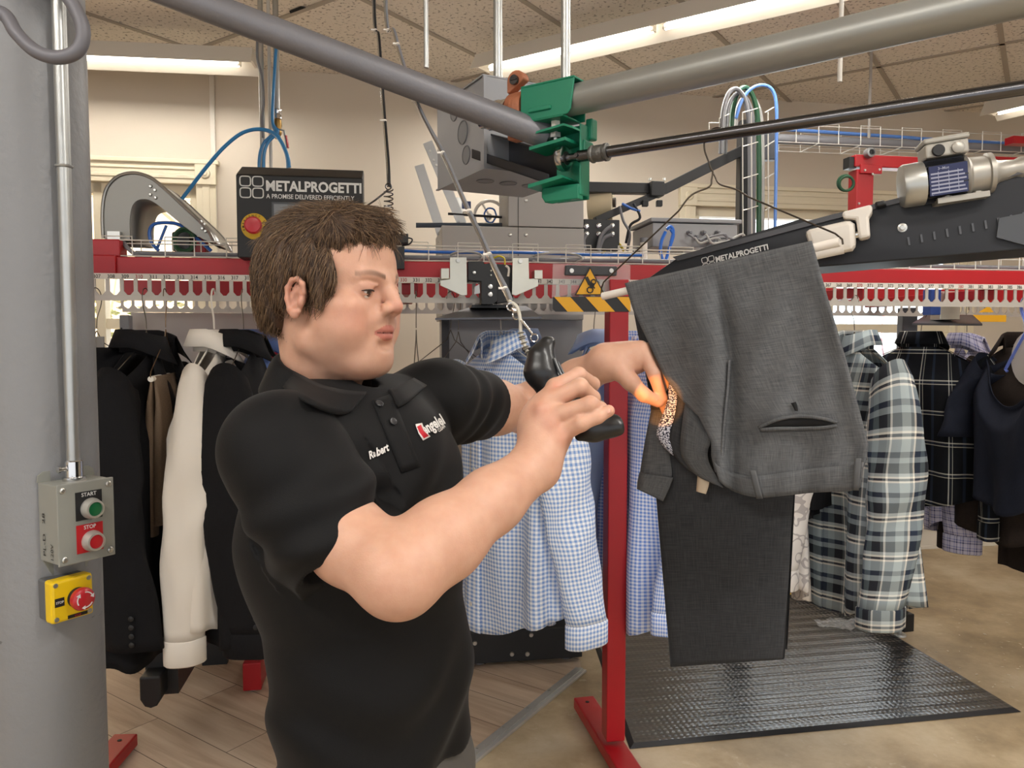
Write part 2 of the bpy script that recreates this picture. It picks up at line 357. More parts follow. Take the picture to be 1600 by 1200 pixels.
# windows: casing, head moulding, corner blocks, sashes, glass
GLASS = bpy.data.materials.new('window_glass'); GLASS.use_nodes = True
_nt = GLASS.node_tree; _nt.nodes.remove(_nt.nodes['Principled BSDF']); _g = _nt.nodes.new('ShaderNodeBsdfGlass'); _t = _nt.nodes.new('ShaderNodeBsdfTransparent'); _mx = _nt.nodes.new('ShaderNodeMixShader')
_g.inputs['IOR'].default_value = 1.1; _g.inputs['Roughness'].default_value = 0; _mx.inputs[0].default_value = .12
_nt.links.new(_t.outputs[0], _mx.inputs[1]); _nt.links.new(_g.outputs[0], _mx.inputs[2]); _nt.links.new(_mx.outputs[0], _nt.nodes['Material Output'].inputs[0])
def window(nm, a, b, z0, z1, mull):
    mb = MB(WM); cw = .11
    mb.box2((a-cw, -.03, z1), (b+cw, 0, z1+.12)); mb.box2((a-cw-.02, -.045, z1+.115), (b+cw+.02, 0, z1+.14)); mb.box2((a-cw, -.036, z1+.03), (b+cw, 0, z1+.05)); mb.box2((a-cw, -.036, z1+.08), (b+cw, 0, z1+.092))
    for q in (a-cw/2, b+cw/2):
        mb.box2((q-cw/2-.004, -.042, z1-.002), (q+cw/2+.004, 0, z1+.122)); mb.cyl((q, -.042, z1+.06), (q, -.052, z1+.06), .032, .024); mb.cyl((q, -.05, z1+.06), (q, -.058, z1+.06), .012)
        mb.box2((q-cw/2, -.026, z0-.1), (q+cw/2, 0, z1)); mb.box2((q-.02, -.032, z0), (q+.02, 0, z1))
    mb.box2((a-cw-.02, -.06, z0-.03), (b+cw+.02, .02, z0)); mb.box2((a-cw, -.024, z0-.12), (b+cw, 0, z0-.03))
    # jambs and sashes
    for q in [a+.02, b-.02] + mull: mb.box2((q-.025, .02, z0), (q+.025, .11, z1))
    mb.box2((a, .02, z1-.06), (b, .11, z1)); mb.box2((a, .02, z0), (b, .11, z0+.06)); mb.box2((a, .035, (z0+z1)/2-.03), (b, .09, (z0+z1)/2+.03))
    f = struct(nm, mb, TRIMM, smooth=False, bevel=.003)
    mg = MB(WM); mg.box2((a, .06, z0), (b, .066, z1)); mg.build('window_pane', GLASS, f, smooth=False)
window('window_1', wl[0], wl[1], zs, ztopl, [wpx(150, 300)[0]])
window('window_2', wr[0], wr[1], zs, ztop, [wpx(1303, 340)[0]])
# outdoors
mb = MB(); mb.box2((-30, 5.4, -.25), (40, 40, -.2))
struct('ground', mb, mat('asphalt', '#8e8c88', .9, 0, .1, 4), smooth=False)
def siding(name, col):
    m = mat(name, col, .7); nt = m.node_tree; b = nt.nodes['Principled BSDF']; tc = nt.nodes.new('ShaderNodeTexCoord'); sp = nt.nodes.new('ShaderNodeSeparateXYZ'); nt.links.new(tc.outputs['Object'], sp.inputs[0])
    f = mathn(nt, 'FRACT', mathn(nt, 'MULTIPLY', sp.outputs[2], 6)); bp = nt.nodes.new('ShaderNodeBump'); bp.inputs['Distance'].default_value = .03; nt.links.new(f, bp.inputs['Height']); nt.links.new(bp.outputs[0], b.inputs['Normal']); return m
YB = 12.0
hs = thing('house', 'pale blue sided house across the street beyond the right window', 'building', (5.5, YB+2, 0))
mb = MB(); mb.box2((1.5, YB, -.2), (12, YB+4, 5)); mb.build('wall', siding('siding_blue', '#cfdfee'), hs, smooth=False)
mb = MB(); a, b = P(1308, 498, YB), P(1350, 560, YB); mb.box2((a.x-.1, YB-.06, b.z-.1), (b.x+.1, YB, a.z+.1)); mb.build('window_frame', mat('frame_blue', '#a9c2d2', .5), hs, smooth=False)
mb = MB(); mb.box2((a.x, YB-.08, b.z), (b.x, YB-.05, a.z)); mb.build('window', mat('pane_dark', '#7d8f99', .2), hs, smooth=False)
mb = MB()
for k in (1, 2): q = lerp(a.x, b.x, k/3); mb.box2((q-.015, YB-.1, b.z), (q+.015, YB-.07, a.z))
q = lerp(a.z, b.z, .5); mb.box2((a.x, YB-.1, q-.015), (b.x, YB-.07, q+.015)); mb.build('muntin', PRINTW, hs, smooth=False)
mb = MB(); rp = [(1.2, 4.9), (12.3, 4.9), (11.5, 7.2), (2.0, 7.2)]; mb.prism(rp, (0, YB+3, 0), (1, 0, 0), (0, 0, 1), 3.4); mb.build('roof', mat('roof_shingle', '#6e655d', .9), hs, smooth=False)
# oval sign with red and white bands
c = P(1391, 520, 9.0); sg = thing('oval_sign', 'red and white striped oval sign standing outside the right window', 'sign', (c.x, c.y, -.2))
rx, rz = .1, .34
mb = MB(); mb.prism([(rx*math.cos(t*PI/16), rz*math.sin(t*PI/16)) for t in range(32)], c, (1, 0, 0), (0, 0, 1), .03); mb.build('face', mat('sign_white', '#ece6e0', .5), sg, smooth=False)
mb = MB()
for k in range(4):
    z0, z1 = rz*(.72-.46*k), rz*(.5-.46*k); pts = [(rx*.9*math.sqrt(max(0, 1-(z/rz)**2))*sgn, z) for z, sgn in ((z0, -1), (z1, -1), (z1, 1), (z0, 1))]
    mb.prism(pts, c - Vector((0, .012, 0)), (1, 0, 0), (0, 0, 1), .01)
mb.build('red_band', mat('sign_red', '#c4303c', .5), sg, smooth=False)
mb = MB(); mb.torus(c, (0, 1, 0), .1, .012); 
for i, v in enumerate(mb.v): v.z = c.z + (v.z - c.z)*3.4
mb.build('rim', mat('sign_red2', '#c4303c', .5), sg); mb = MB(); mb.cyl((c.x, c.y+.02, -.2), (c.x, c.y+.02, c.z - .2), .02); mb.build('pole', GALV, sg)
# tan building and hedge seen through the left window
lb = thing('shed', 'tan sided building outside the left window behind the curved guard', 'building', (-5, 9.5, 0))
mb = MB(); mb.box2((-9, 9, -.2), (-2.4, 11, 3.8)); mb.build('wall', siding('siding_tan', '#c9b394'), lb, smooth=False)
mb = MB(); mb.prism([(-9.3, 3.7), (-2.1, 3.7), (-2.6, 5.2), (-8.6, 5.2)], (0, 11, 0), (1, 0, 0), (0, 0, 1), 2.3); mb.build('roof', MATS['roof_shingle'], lb, smooth=False)
mb = MB()
for i in range(900):
    p = Vector((random.uniform(-5.4, -2.2), random.uniform(7.2, 8), random.uniform(-.1, 1.9)))
    d = Vector((random.gauss(0, 1), random.gauss(0, 1), random.gauss(0, 1))).normalized(); x, y, _ = frame(d); q = .07
    mb.add([p, p+x*q+y*q*.4, p+x*q*2, p+x*q-y*q*.4], [(0, 1, 2, 3)])
o = mb.build('hedge', mat('leaf_green', '#6f8f3c', .6, 0, .3, 3), smooth=False); o['kind'] = 'stuff'; tag(o, 'green hedge growing outside the left window', 'hedge')

# ---- ceiling light fixtures
TUBE = mat('lamp_tube', '#ffffff', .4, emit='#fff4e2', estr=7); FIXW = mat('fixture_white', '#e9e4da', .4)
def fixture(p0, p1, label, ends=1):
    d = (p1 - p0); L = d.length; d.normalize(); ang = math.atan2(d.y, d.x); M = Matrix.Translation((p0+p1)/2) @ Matrix.Rotation(ang, 4, 'Z')
    t = thing('ceiling_light', label, 'lamp', (p0+p1)/2)
    mb = MB(M); mb.prism([(-.11, -.055), (-.105, -.055), (-.045, .0), (-.045, .035), (.045, .035), (.045, 0), (.105, -.055), (.11, -.055), (.05, .04), (-.05, .04)], (-L/2, 0, 0), (0, 1, 0), (0, 0, 1), L)
    mb.build('housing', FIXW, t, smooth=False)
    mb = MB(M); mb.box2((-L/2, -.06, .036), (-L/2+.012, .06, -.03)); mb.build('end_plate', FIXW, t, smooth=False); mb = MB(M); mb.box2((L/2-.012, -.06, .036), (L/2, .06, -.03)); mb.build('end_plate', FIXW, t, smooth=False)
    seg = max(1, round(L/1.25))
    for k in range(seg):
        a = -L/2 + .06 + k*(L-.08)/seg; b = a + (L-.08)/seg - .06
        mb = MB(M); mb.cyl((a, 0, -.028), (b, 0, -.028), .0165); tb = mb.build('tube', TUBE, t)
        for q in (a, b):
            mb = MB(M); mb.box((q, 0, -.016), (.018, .03, .05)); mb.build('lamp_holder', FIXW, tb, smooth=False)
    return t
fixture(PZ(-60, 72, 2.97), PZ(398, 92, 2.97), 'white fluorescent batten on the ceiling by the left wall')
fixture(PZ(752, 101, 2.99), PZ(1420, -60, 2.99), 'long twin white fluorescent light over the green bracket')
fixture(PZ(1545, 172, 2.97), PZ(1760, 120, 2.97), 'white fluorescent light at the right edge of the ceiling')
for x, y in ((-1.3, -.5), (1.6, -.2), (2.6, 1.8)):  # housings of the presumed fill fixtures out of view
    d = Vector((math.cos(math.radians(-30)), math.sin(math.radians(-30)), 0))*1.15; c = Vector((x, y, 3.02))
    fixture(c-d, c+d, {-.5: 'unseen white fluorescent ceiling light behind the camera on the left', -.2: 'unseen white fluorescent ceiling light behind the camera on the right', 1.8: 'unseen white fluorescent ceiling light on the near side of the floor mat'}[y])
# ---- steel column at the left
cc = P(65, 800, 1.42); rad = .098
mb = MB(); mb.cyl((cc.x, cc.y, 0), (cc.x, cc.y, HZ), rad, seg=64)
colm = mat('column_paint', '#838486', .42, 0, .07, 5, .35, 70)
nt = colm.node_tree; b = nt.nodes['Principled BSDF']; tc = nt.nodes.new('ShaderNodeTexCoord'); mp = nt.nodes.new('ShaderNodeMapping'); mp.inputs['Scale'].default_value = (5, 5, 26); mp.inputs['Rotation'].default_value = (.25, .1, 0); nt.links.new(tc.outputs['Object'], mp.inputs[0])
n = nt.nodes.new('ShaderNodeTexNoise'); n.inputs['Scale'].default_value = 1.6; n.inputs['Detail'].default_value = 7; nt.links.new(mp.outputs[0], n.inputs['Vector'])
sp = nt.nodes.new('ShaderNodeSeparateXYZ'); nt.links.new(tc.outputs['Object'], sp.inputs[0])
band = mathn(nt, 'MULTIPLY', mathn(nt, 'LESS_THAN', mathn(nt, 'ABSOLUTE', mathn(nt, 'SUBTRACT', sp.outputs[2], .9)), .1), mathn(nt, 'GREATER_THAN', n.outputs[0], .66))
mx = nt.nodes.new('ShaderNodeMix'); mx.data_type = 'RGBA'; old = b.inputs['Base Color'].links[0].from_socket
nt.links.new(mathn(nt, 'MULTIPLY', band, .55), mx.inputs[0]); nt.links.new(old, mx.inputs[6]); mx.inputs[7].default_value = lin('#3c3a38'); nt.links.new(mx.outputs[2], b.inputs['Base Color'])
tag(mb.build('column', colm, smooth=True), 'thick round grey painted steel column at the left', 'column')
# ================================================================ control boxes on the column
an = math.radians(-33); bn = Vector((math.cos(an), math.sin(an), 0)); bx = Vector((-bn.y, bn.x, 0)); UPZ = Vector((0, 0, 1))
def local(o, x, y, z): return Matrix(((x.x, y.x, z.x, o.x), (x.y, y.y, z.y, o.y), (x.z, y.z, z.z, o.z), (0, 0, 0, 1)))
c0 = Vector((cc.x, cc.y, 0)) + bn*(rad - .008)
BOXM = mat('box_grey', '#8c8d86', .42, 0, .02, 30)
zc = P(130, 815, 1.33).z
L = local(c0 + UPZ*zc, bx, UPZ, bn)   # x right, y up, z out of the face
t = thing('control_station', 'grey start stop push button box on the steel column', 'switch box', c0 + UPZ*(zc-.075))
hw, hh, dp = .0475, .069, .064
mb = MB(L); mb.box2((-hw, -hh, 0), (hw, hh, dp)); mb.build('body', BOXM, t, smooth=False, bevel=.002)
mb = MB(L); mb.box2((-hw-.002, -hh-.002, dp), (hw+.002, hh+.002, dp+.004)); mb.build('cover', BOXM, t, smooth=False, bevel=.0015)
mb = MB(L); mb.prism([(-.05, hh), (.05, hh), (.048, hh+.012), (.04, hh+.018), (-.04, hh+.018), (-.048, hh+.012)], (0, 0, .001), (1, 0, 0), (0, 1, 0), .003); mb.build('mounting_bracket', BOXM, t, smooth=False); mb = MB(L); mb.prism([(-.03, -hh-.03), (.03, -hh-.03), (.045, -hh), (-.045, -hh)], (0, 0, .001), (1, 0, 0), (0, 1, 0), .003); mb.build('mounting_bracket', BOXM, t, smooth=False)
for x in (-1, 1):
    for y in (-1, 1):
        mb = MB(L); o = (x*.040, y*.060, dp+.004); mb.lathe(o, L.to_3x3().col[2]*0 + Vector((0, 0, 1)), [(0, .0055), (.002, .005), (.0032, .003)], 16); mb.box((o[0], o[1], o[2]+.003), (.007, .0014, .0012)); mb.box((o[0], o[1], o[2]+.003), (.0014, .007, .0012)); mb.build('screw', SCREW, t)
for yy, col, cap, tx in ((.028, '#17181a', '#11643a', 'START'), (-.030, '#b5161f', '#c2202a', 'STOP')):
    mb = MB(L); mb.box2((-.019, yy-.025, dp+.004), (.027, yy+.025, dp+.0052)); pl_ = mb.build('legend_plate', mat('legend_'+tx, col, .5), t, smooth=False)
    mb = MB(L); mb.text(tx, (.004, yy+.0165, dp+.0053), (1, 0, 0), (0, 1, 0), width=.026 if tx == 'START' else .021, height=.0095, center=True); mb.build('lettering', PRINTW, pl_, smooth=False)
    mb = MB(L); mb.lathe((.007, yy-.006, dp+.005), (0, 0, 1), [(0, .0185), (.004, .0185), (.0055, .0175), (.013, .0165), (.0165, .0155), (.017, .0125), (.012, .0122)], 32, caps=False); bz = mb.build('bezel', mat('bezel_silver', '#c3c1ba', .38, .6), t)
    mb = MB(L); mb.lathe((.007, yy-.006, dp+.018), (0, 0, 1), [(-.004, .0122), (.0008, .0122), (.0014, .0105)], 32); mb.build('push_button', mat('cap_'+tx, cap, .35), t)
mb = MB(L); yv = Vector((0, 1, 0))
mb.text('PL-D   28', (-hw-.0005, -.058, dp*.35), (0, 1, 0), (0, 0, -1), width=.075, height=.012, bold=0); mb.text('120V', (-hw-.0005, -.062, dp*.75), (0, 1, 0), (0, 0, -1), width=.028, height=.012, bold=0)
mb.build('handwriting', INK, t, smooth=False)
# conduit down the column into the box
cb = c0 + bn*.03 + UPZ*(zc + hh)
t = thing('conduit', 'galvanized conduit running down the steel column to the start stop box', 'conduit', cb)
mb = MB(); mb.cyl(cb + UPZ*.03, Vector((cb.x, cb.y, HZ)), .0115, seg=24); mb.build('pipe', GALV, t)
mb = MB(); mb.lathe(cb, (0, 0, 1), [(0, .019), (.006, .019), (.007, .0145), (.034, .0145), (.036, .0125)], 24); mb.cyl(cb + UPZ*.022 - bx*.01, cb + UPZ*.022 - bx*.024, .004, seg=12); mb.cyl(cb + UPZ*.022 - bx*.024, cb + UPZ*.022 - bx*.028, .006, seg=12); mb.build('connector', CHROME, t)
for zz in (.55, 1.1):
    mb = MB(); mb.torus(cb + UPZ*zz, (0, 0, 1), .0125, .0025, 24); mb.build('strap', GALV, t)
# yellow emergency stop box
ze = P(115, 935, 1.33).z
L = local(c0 + UPZ*ze - bx*.018, bx, UPZ, bn)
t = thing('emergency_stop_box', 'yellow emergency stop box with red mushroom button on the steel column', 'switch box', c0 + UPZ*(ze-.036))
mb = MB(L); mb.box2((-.034, -.036, -.004), (.034, .036, .022)); mb.build('base', mat('estop_base', '#5c5e60', .5), t, smooth=False, bevel=.004)
mb = MB(L); mb.box2((-.036, -.0375, .022), (.036, .0375, .048)); mb.build('cover', YELLOW, t, smooth=False, bevel=.005)
for x in (-1, 1):
    for y in (-1, 1):
        mb = MB(L); o = (x*.0285, y*.03, .048); mb.lathe(o, (0, 0, 1), [(0, .0042), (.001, .004)], 16); mb.box((o[0], o[1], o[2]+.0012), (.006, .001, .0006)); mb.build('screw', GALV, t)
mb = MB(L); mb.lathe((.008, 0, .048), (0, 0, 1), [(0, .018), (.008, .016)], 32); mb.build('collar', BLACKPL, t)
mb = MB(L); mb.lathe((.008, 0, .056), (0, 0, 1), [(0, .013), (.003, .0195), (.009, .0205), (.014, .019), (.017, .015), (.0182, .008), (.0185, .0005)], 40); kn = mb.build('mushroom_button', REDPL, t)
mb = MB(L)
for k in range(3):
    a0 = PI/2 + k*2*PI/3; pts = [(.008 + .0135*math.cos(a0 - j*.12), .0135*math.sin(a0 - j*.12)) for j in range(10)]
    for (x0, y0), (x1, y1) in zip(pts, pts[1:]): mb.bar((x0, y0, .0734), (x1, y1, .0734), .0018, .0012)
    x, y = pts[-1]; aa = a0 - 9*.12; tx_, ty_ = math.sin(aa), -math.cos(aa)
    mb.prism([(x - ty_*.004, y + tx_*.004), (x + ty_*.004, y - tx_*.004), (x + tx_*.006, y + ty_*.006)][::1], (0, 0, .0728), (1, 0, 0), (0, 1, 0), .0012)
mb.build('arrow', PRINTW, kn, smooth=False)
mb = MB(L); mb.box2((-.031, -.008, .0481), (-.015, .007, .0488)); lb_ = mb.build('stop_label', INK, t, smooth=False)
mb = MB(L); mb.text('STOP', (-.023, -.0025, .0489), (1, 0, 0), (0, 1, 0), width=.013, height=.006, center=True); mb.build('lettering', PRINTW, lb_, smooth=False)
mb = MB(L); mb.box2((-.010, -.034, .0481), (.024, -.028, .0488)); lb_ = mb.build('lower_label', INK, t, smooth=False)
mb = MB(L); mb.text('STOP', (.007, -.033, .0489), (1, 0, 0), (0, 1, 0), width=.011, height=.0045, center=True); mb.build('lettering', REDPL, lb_, smooth=False)
# ================================================================ overhead rails
PIPEP = mat('rail_paint', '#77767a', .5, .35, .1, 10, .12, 200); PIPES = mat('rail_steel', '#9c9d98', .38, .55, .08, 6, stretch=(2, 2, 2))
GREENP = mat('green_paint', '#14795a', .4, 0, .05, 10); ORANGE = mat('rust_orange', '#a8694a', .6, .2, .2, 60, .3, 150)
j = P(868, 250, 1.50); rdir = Vector((.64, -.44, 0)).normalized()
zr = j.z; RA = j; RB = P(1600, 135, 1.05); RB = PZ(1600, 137, zr); rdir = (RB - RA).normalized(); RB = RA + rdir*2.2
rperp = Vector((rdir.y, -rdir.x, 0))   # toward the camera side
# upper steel slick rail
UA = P(880, 160, 1.50); UE = PZ(1600, -8, UA.z); ud = (UE - UA).normalized(); UB = UA + ud*2.3
t = thing('overhead_rail', 'thick bright steel overhead rail running to the upper right', 'rail', UA)
mb = MB(); mb.cyl(UA - ud*.1, UB, .0285, seg=40); mb.build('pipe', PIPES, t)
# painted rail from upper left
LA = P(852, 212, 1.53); LB = P(266, -12, 1.33); ld = (LB - LA).normalized(); LC = LA + ld*1.9
t = thing('overhead_rail', 'grey painted overhead rail sloping from upper left to the junction box', 'rail', LA)
mb = MB(); mb.cyl(LA, LC, .0252, seg=40); mb.build('pipe', PIPEP, t); mb = MB(); mb.cyl(LA, LA - ld*.012, .027, seg=40); mb.build('end_cap', STEEL, t)
# hanging rod with bearing and coupling
t = thing('hanging_rod', 'thin dark steel rod with bearing end below the thick steel rail', 'rod', RA)
mb = MB(); mb.cyl(RA + rdir*.09, RB, .0104, seg=32); mb.build('rod', STEEL, t)
mb = MB(); mb.lathe(RA + rdir*.012, rdir, [(0, .024), (.001, .0245), (.012, .0245), (.0125, .0205), (.0125, .0205)], 40); mb.build('bearing_ring', CHROME, t)
mb = MB(); mb.lathe(RA + rdir*.009, rdir, [(0, .013), (.016, .013), (.0165, .0075)], 32); mb.lathe(RA + rdir*.008, rdir, [(0, .021), (.012, .021), (.0125, .012)], 32); mb.build('bearing_core', mat('bearing_dark', '#4b4a48', .35, .9), t)
mb = MB(); mb.lathe(RA + rdir*.015, rdir, [(0, .0075), (.035, .0075), (.036, .011), (.062, .011), (.063, .0095)], 28); mb.cyl(RA + rdir*.052 + rperp*.011, RA + rdir*.052 + rperp*.0135, .004, seg=12); mb.build('shaft_end', STEEL, t)
mb = MB(); mb.lathe(RA + rdir*.076, rdir, [(0, .0135), (.004, .0165), (.007, .0165), (.009, .0145), (.014, .0155), (.024, .0155), (.028, .0145), (.031, .0165), (.036, .0165), (.037, .012)], 28); mb.build('coupling', mat('cast_iron', '#6d6c68', .5, .8, .2, 90, .5, 200), t)
# green bracket holding the rails
u = rdir; v_ = rperp
t = thing('rail_bracket', 'green steel clamp bracket joining the overhead rails', 'bracket', RA)
def LB_(o): return local(o, u, UPZ, u.cross(UPZ))   # x along rail, y up, z toward camera side
zc_ = u.cross(UPZ)
M_ = LB_(Vector((UA.x, UA.y, UA.z)))
mb = MB(M_)   # saddle over the upper rail: front cheek, top, back cheek
w0, w1 = -.075, .04
mb.prism([(w0+.006, -.034), (w1-.012, -.034), (w1-.004, -.026), (w1+.004, .03), (w0, .03), (w0, -.026)], (0, 0, .031), (1, 0, 0), (0, 1, 0), .004)
mb.box2((w0, .030, -.033), (w1+.004, .034, .035)); mb.box2((w0, -.034, -.035), (w1-.01, .034, -.031)); mb.box2((w0+.01, -.036, -.034), (w1-.02, -.032, .034))
mb.box2((w0+.02, -.02, .035), (w1-.045, -.012, .040)); mb.build('saddle', GREENP, t, smooth=False, bevel=.0015)
Mr = LB_(RA)
dz = UA.z - RA.z
mb = MB(Mr); mb.box2((-.02, -.075, -.042), (.052, dz-.04, -.036)); mb.box2((.048, -.07, -.042), (.052, dz-.045, -.006)); mb.build('back_plate', GREENP, t, smooth=False, bevel=.002)
mb = MB(Mr); mb.prism([(-.05, .052), (.03, .060), (.05, .052), (.05, .048), (.03, .056), (-.05, .048)], (0, 0, -.038), (1, 0, 0), (0, 1, 0), .06); mb.build('upper_shelf', GREENP, t, smooth=False)
mb = MB(Mr); mb.prism([(-.045, .026), (.035, .034), (.035, .028), (-.045, .020)], (0, 0, -.038), (1, 0, 0), (0, 1, 0), .062); mb.build('middle_shelf', GREENP, t, smooth=False)
mb = MB(Mr); mb.prism([(-.045, -.046), (.028, -.036), (.034, -.042), (-.045, -.053)], (0, 0, -.038), (1, 0, 0), (0, 1, 0), .066); mb.build('lower_shelf', GREENP, t, smooth=False)
mb = MB(Mr); mb.tube([(-.03, -.054, -.005), (-.03, -.066, -.005), (-.024, -.075, -.005), (-.01, -.078, -.005), (.03, -.076, -.005), (.045, -.07, -.005)], .004, 8); mb.prism([(-.03, -.05), (.05, -.05), (.05, -.078), (-.02, -.078), (-.03, -.07)], (0, 0, -.02), (1, 0, 0), (0, 1, 0), .02); mb.build('lower_hook', GREENP, t, smooth=False, bevel=.003)
mb = MB(Mr); mb.cyl((0, .03, .0), (0, dz-.034, 0), .0045, seg=12); mb.lathe((0, .042, 0), (0, 1, 0), [(0, .011), (.009, .011)], 6); mb.build('bolt', GALV, t, smooth=False)
mb = MB(Mr); mb.lathe((0, .062, 0), (0, 1, 0), [(0, .0095), (.014, .0095)], 6); mb.cyl((0, .076, 0), (0, .1, 0), .007, seg=12); mb.build('nut', mat('nut_white', '#d7d3c6', .45, .3), t, smooth=False)
mb = MB(Mr); mb.box2((.05, .0, -.05), (.056, .035, -.015)); mb.box2((.045, dz-.07, -.058), (.06, dz-.03, -.036)); mb.build('side_lug', GREENP, t, smooth=False, bevel=.003)
# orange pipe clamp and silver coupling on the rail's end
t = thing('pipe_clamp', 'rusty orange pipe clamp at the end of the green bracket', 'clamp', UA - u*.1)
M2 = LB_(UA - u*.098)
mb = MB(M2); mb.lathe((-.018, 0, 0), (1, 0, 0), [(0, .034), (.004, .036), (.032, .036), (.036, .034)], 32); mb.build('band', ORANGE, t)
mb = MB(M2); mb.prism([(-.012, .03)] + [(.004 + .02*math.cos(k*PI/8), .052 + .02*math.sin(k*PI/8)) for k in range(9)][::1] + [(-.016, .03)], (0, 0, .004), (1, 0, 0), (0, 1, 0), .022); mb.build('ear', ORANGE, t, smooth=False, bevel=.003); mb = MB(M2); mb.box2((-.012, -.062, .0), (.012, -.03, .03)); mb.build('lower_ear', ORANGE, t, smooth=False, bevel=.003)
mb = MB(M2); mb.cyl((.004, .052, .02), (.004, .052, .032), .0095, seg=20); mb.box((.004, .052, .0325), (.014, .002, .002)); mb.build('screw', STEEL, t)
t = tag(MB().lathe(UA - u*.125, -u, [(0, .027), (.004, .029), (.018, .027), (.022, .03), (.03, .03), (.034, .026), (.05, .027), (.056, .022), (.07, .02)], 24).build('conduit_connector', CHROME), 'shiny silver conduit connector between orange clamp and junction box', 'connector')
# dark channel under the junction box
cA, cB = P(760, 232, 1.62), P(868, 262, 1.60)
t = thing('channel_strut', 'dark steel channel below the junction box ending at the bearing', 'strut', cA)
ca_, cb_ = P(752, 218, 1.74), P(872, 255, 1.56); dch = (cb_ - ca_).normalized()
Mc = local(ca_, dch, UPZ, dch.cross(UPZ)); Lc = (cb_ - ca_).length
mb = MB(Mc); mb.prism([(-.028, -.038), (.028, -.038), (.028, -.03), (-.02, -.03), (-.02, .012), (.028, .012), (.028, .018), (-.028, .018)], (0, 0, 0), (0, 0, 1), (0, 1, 0), -Lc) if False else None
for a, b in (((0, -.045, -.03), (Lc, -.041, .03)), ((0, -.045, -.03), (Lc, .02, -.026)), ((0, .016, -.03), (Lc, .02, .02)), ((0, -.045, .026), (Lc, -.025, .03))): mb.box2(a, b)
mb.build('channel', mat('channel_dark', '#4a4b50', .4, .7, .1, 20), t, smooth=False, bevel=.001)
# grey junction box with knock-outs
jm = mat('junction_grey', '#94969a', .45, .2, .04, 20)
jf = P(768, 236, 1.72)   # lower front corner line
nb = Vector((-.83, -.55, 0)); nb.normalize(); xb = Vector((.55, -.83, 0)).normalized()
# face plane: left-front face spans px 680..768, right face 768..870
p_l = P(683, 200, 1.92); p_c = P(757, 200, 1.68); p_r = P(868, 200, 1.86)
e1 = (p_l - p_c); e1.z = 0; l1 = e1.length; e1.normalize(); e2 = Vector((-e1.y, e1.x, 0)); e2 = e2 if e2.x > 0 else -e2; l2 = .24
zt, zb = P(757, 118, 1.68).z, P(757, 262, 1.68).z
o = Vector((p_c.x, p_c.y, zb)); Mj = local(o, e1, e2, UPZ)
t = thing('junction_box', 'grey steel junction box with round knockouts above the overhead rails', 'junction box', o + e1*l1/2 + e2*l2/2)
mb = MB(Mj); mb.box2((0, 0, 0), (l1, l2, zt-zb)); mb.build('body', jm, t, smooth=False, bevel=.0015)
H = zt - zb
mb = MB(Mj); mb.box2((-.004, -.003, -.003), (l1+.003, .004, 0)); mb.box2((-.003, 0, -.002), (0, l2, .0)); mb.box2((-.003, -.003, 0), (.004, .004, H)); mb.build('seam_flange', jm, t, smooth=False)
mb = MB(Mj); mb.box2((.0, -.004, H), (l1, l2, H+.003)); mb.build('lid', jm, t, smooth=False)
KO = mat('knockout', '#75777b', .45, .3)
for x, z, r in ((l1*.6, H*.82, .02), (l1*.42, H*.52, .026), (l1*.35, H*.24, .02)):
    mb = MB(Mj); mb.torus((x, -.001, z), (0, 1, 0), r, .0015, 32, 6); mb.cyl((x, 0, z), (x, -.0015, z), r*.93, seg=32); mb.build('knockout', KO, t)
for y in (.06, .12, .18):
    mb = MB(Mj); mb.torus((l1*.45, y, -.001), (0, 0, 1), .02, .0015, 32, 6); mb.cyl((l1*.45, y, 0), (l1*.45, y, -.0015), .0185, seg=32); mb.build('knockout', KO, t)
for y, z in ((.05, H*.72), (.08, H*.5)):
    mb = MB(Mj); mb.lathe((-.001, y, z), (-1, 0, 0), [(0, .006), (.004, .005)], 12); mb.build('screw', BLACKPL, t)
# hanger conduits from the ceiling, cut rods, tie wires
def vrod(px, y0, Y, r, m, nm, label, cat, ztop=HZ, group=None):
    p = P(px, y0, Y); mb = MB(); mb.cyl(p, (p.x, p.y, ztop), r, seg=20); return tag(mb.build(nm, m), label, cat, group)
vrod(778, 150, 1.78, .0105, GALV, 'support_conduit', 'galvanized conduit dropping from the ceiling onto the junction box', 'conduit')
p_ = UA + ud*.005; tag(MB().cyl((p_.x, p_.y, p_.z+.028), (p_.x, p_.y, HZ), .0092, seg=20).build('support_conduit', GALV), 'galvanized hanger conduit between the ceiling and the thick steel rail', 'conduit')
vrod(666, 106, 1.75, .0055, GALV, 'hanger_rod', 'thin grey rod end dangling from the ceiling left of junction box', 'rod')
vrod(1312, 128, 1.9, .0055, mat('rod_white', '#d9d4ca', .5), 'hanger_rod', 'thin white rod end dangling from the ceiling above the motor', 'rod')
# bent pipe loop at upper left
lp = [P(x, y, 1.12) for x, y in ((-60, -22), (-25, 10), (8, 24), (26, 52), (56, 80), (92, 90), (122, 78), (130, 48), (118, 14), (98, -18), (80, -60))]
tag(MB().tube(spline(lp, 8), .0098, 16).build('bent_rail_end', mat('loop_paint', '#6e6d72', .5, .2, .06, 20)), 'grey bent pipe loop hanging at the top left corner before the column', 'pipe')
mb = MB(); a = P(-60, -22, 1.12)
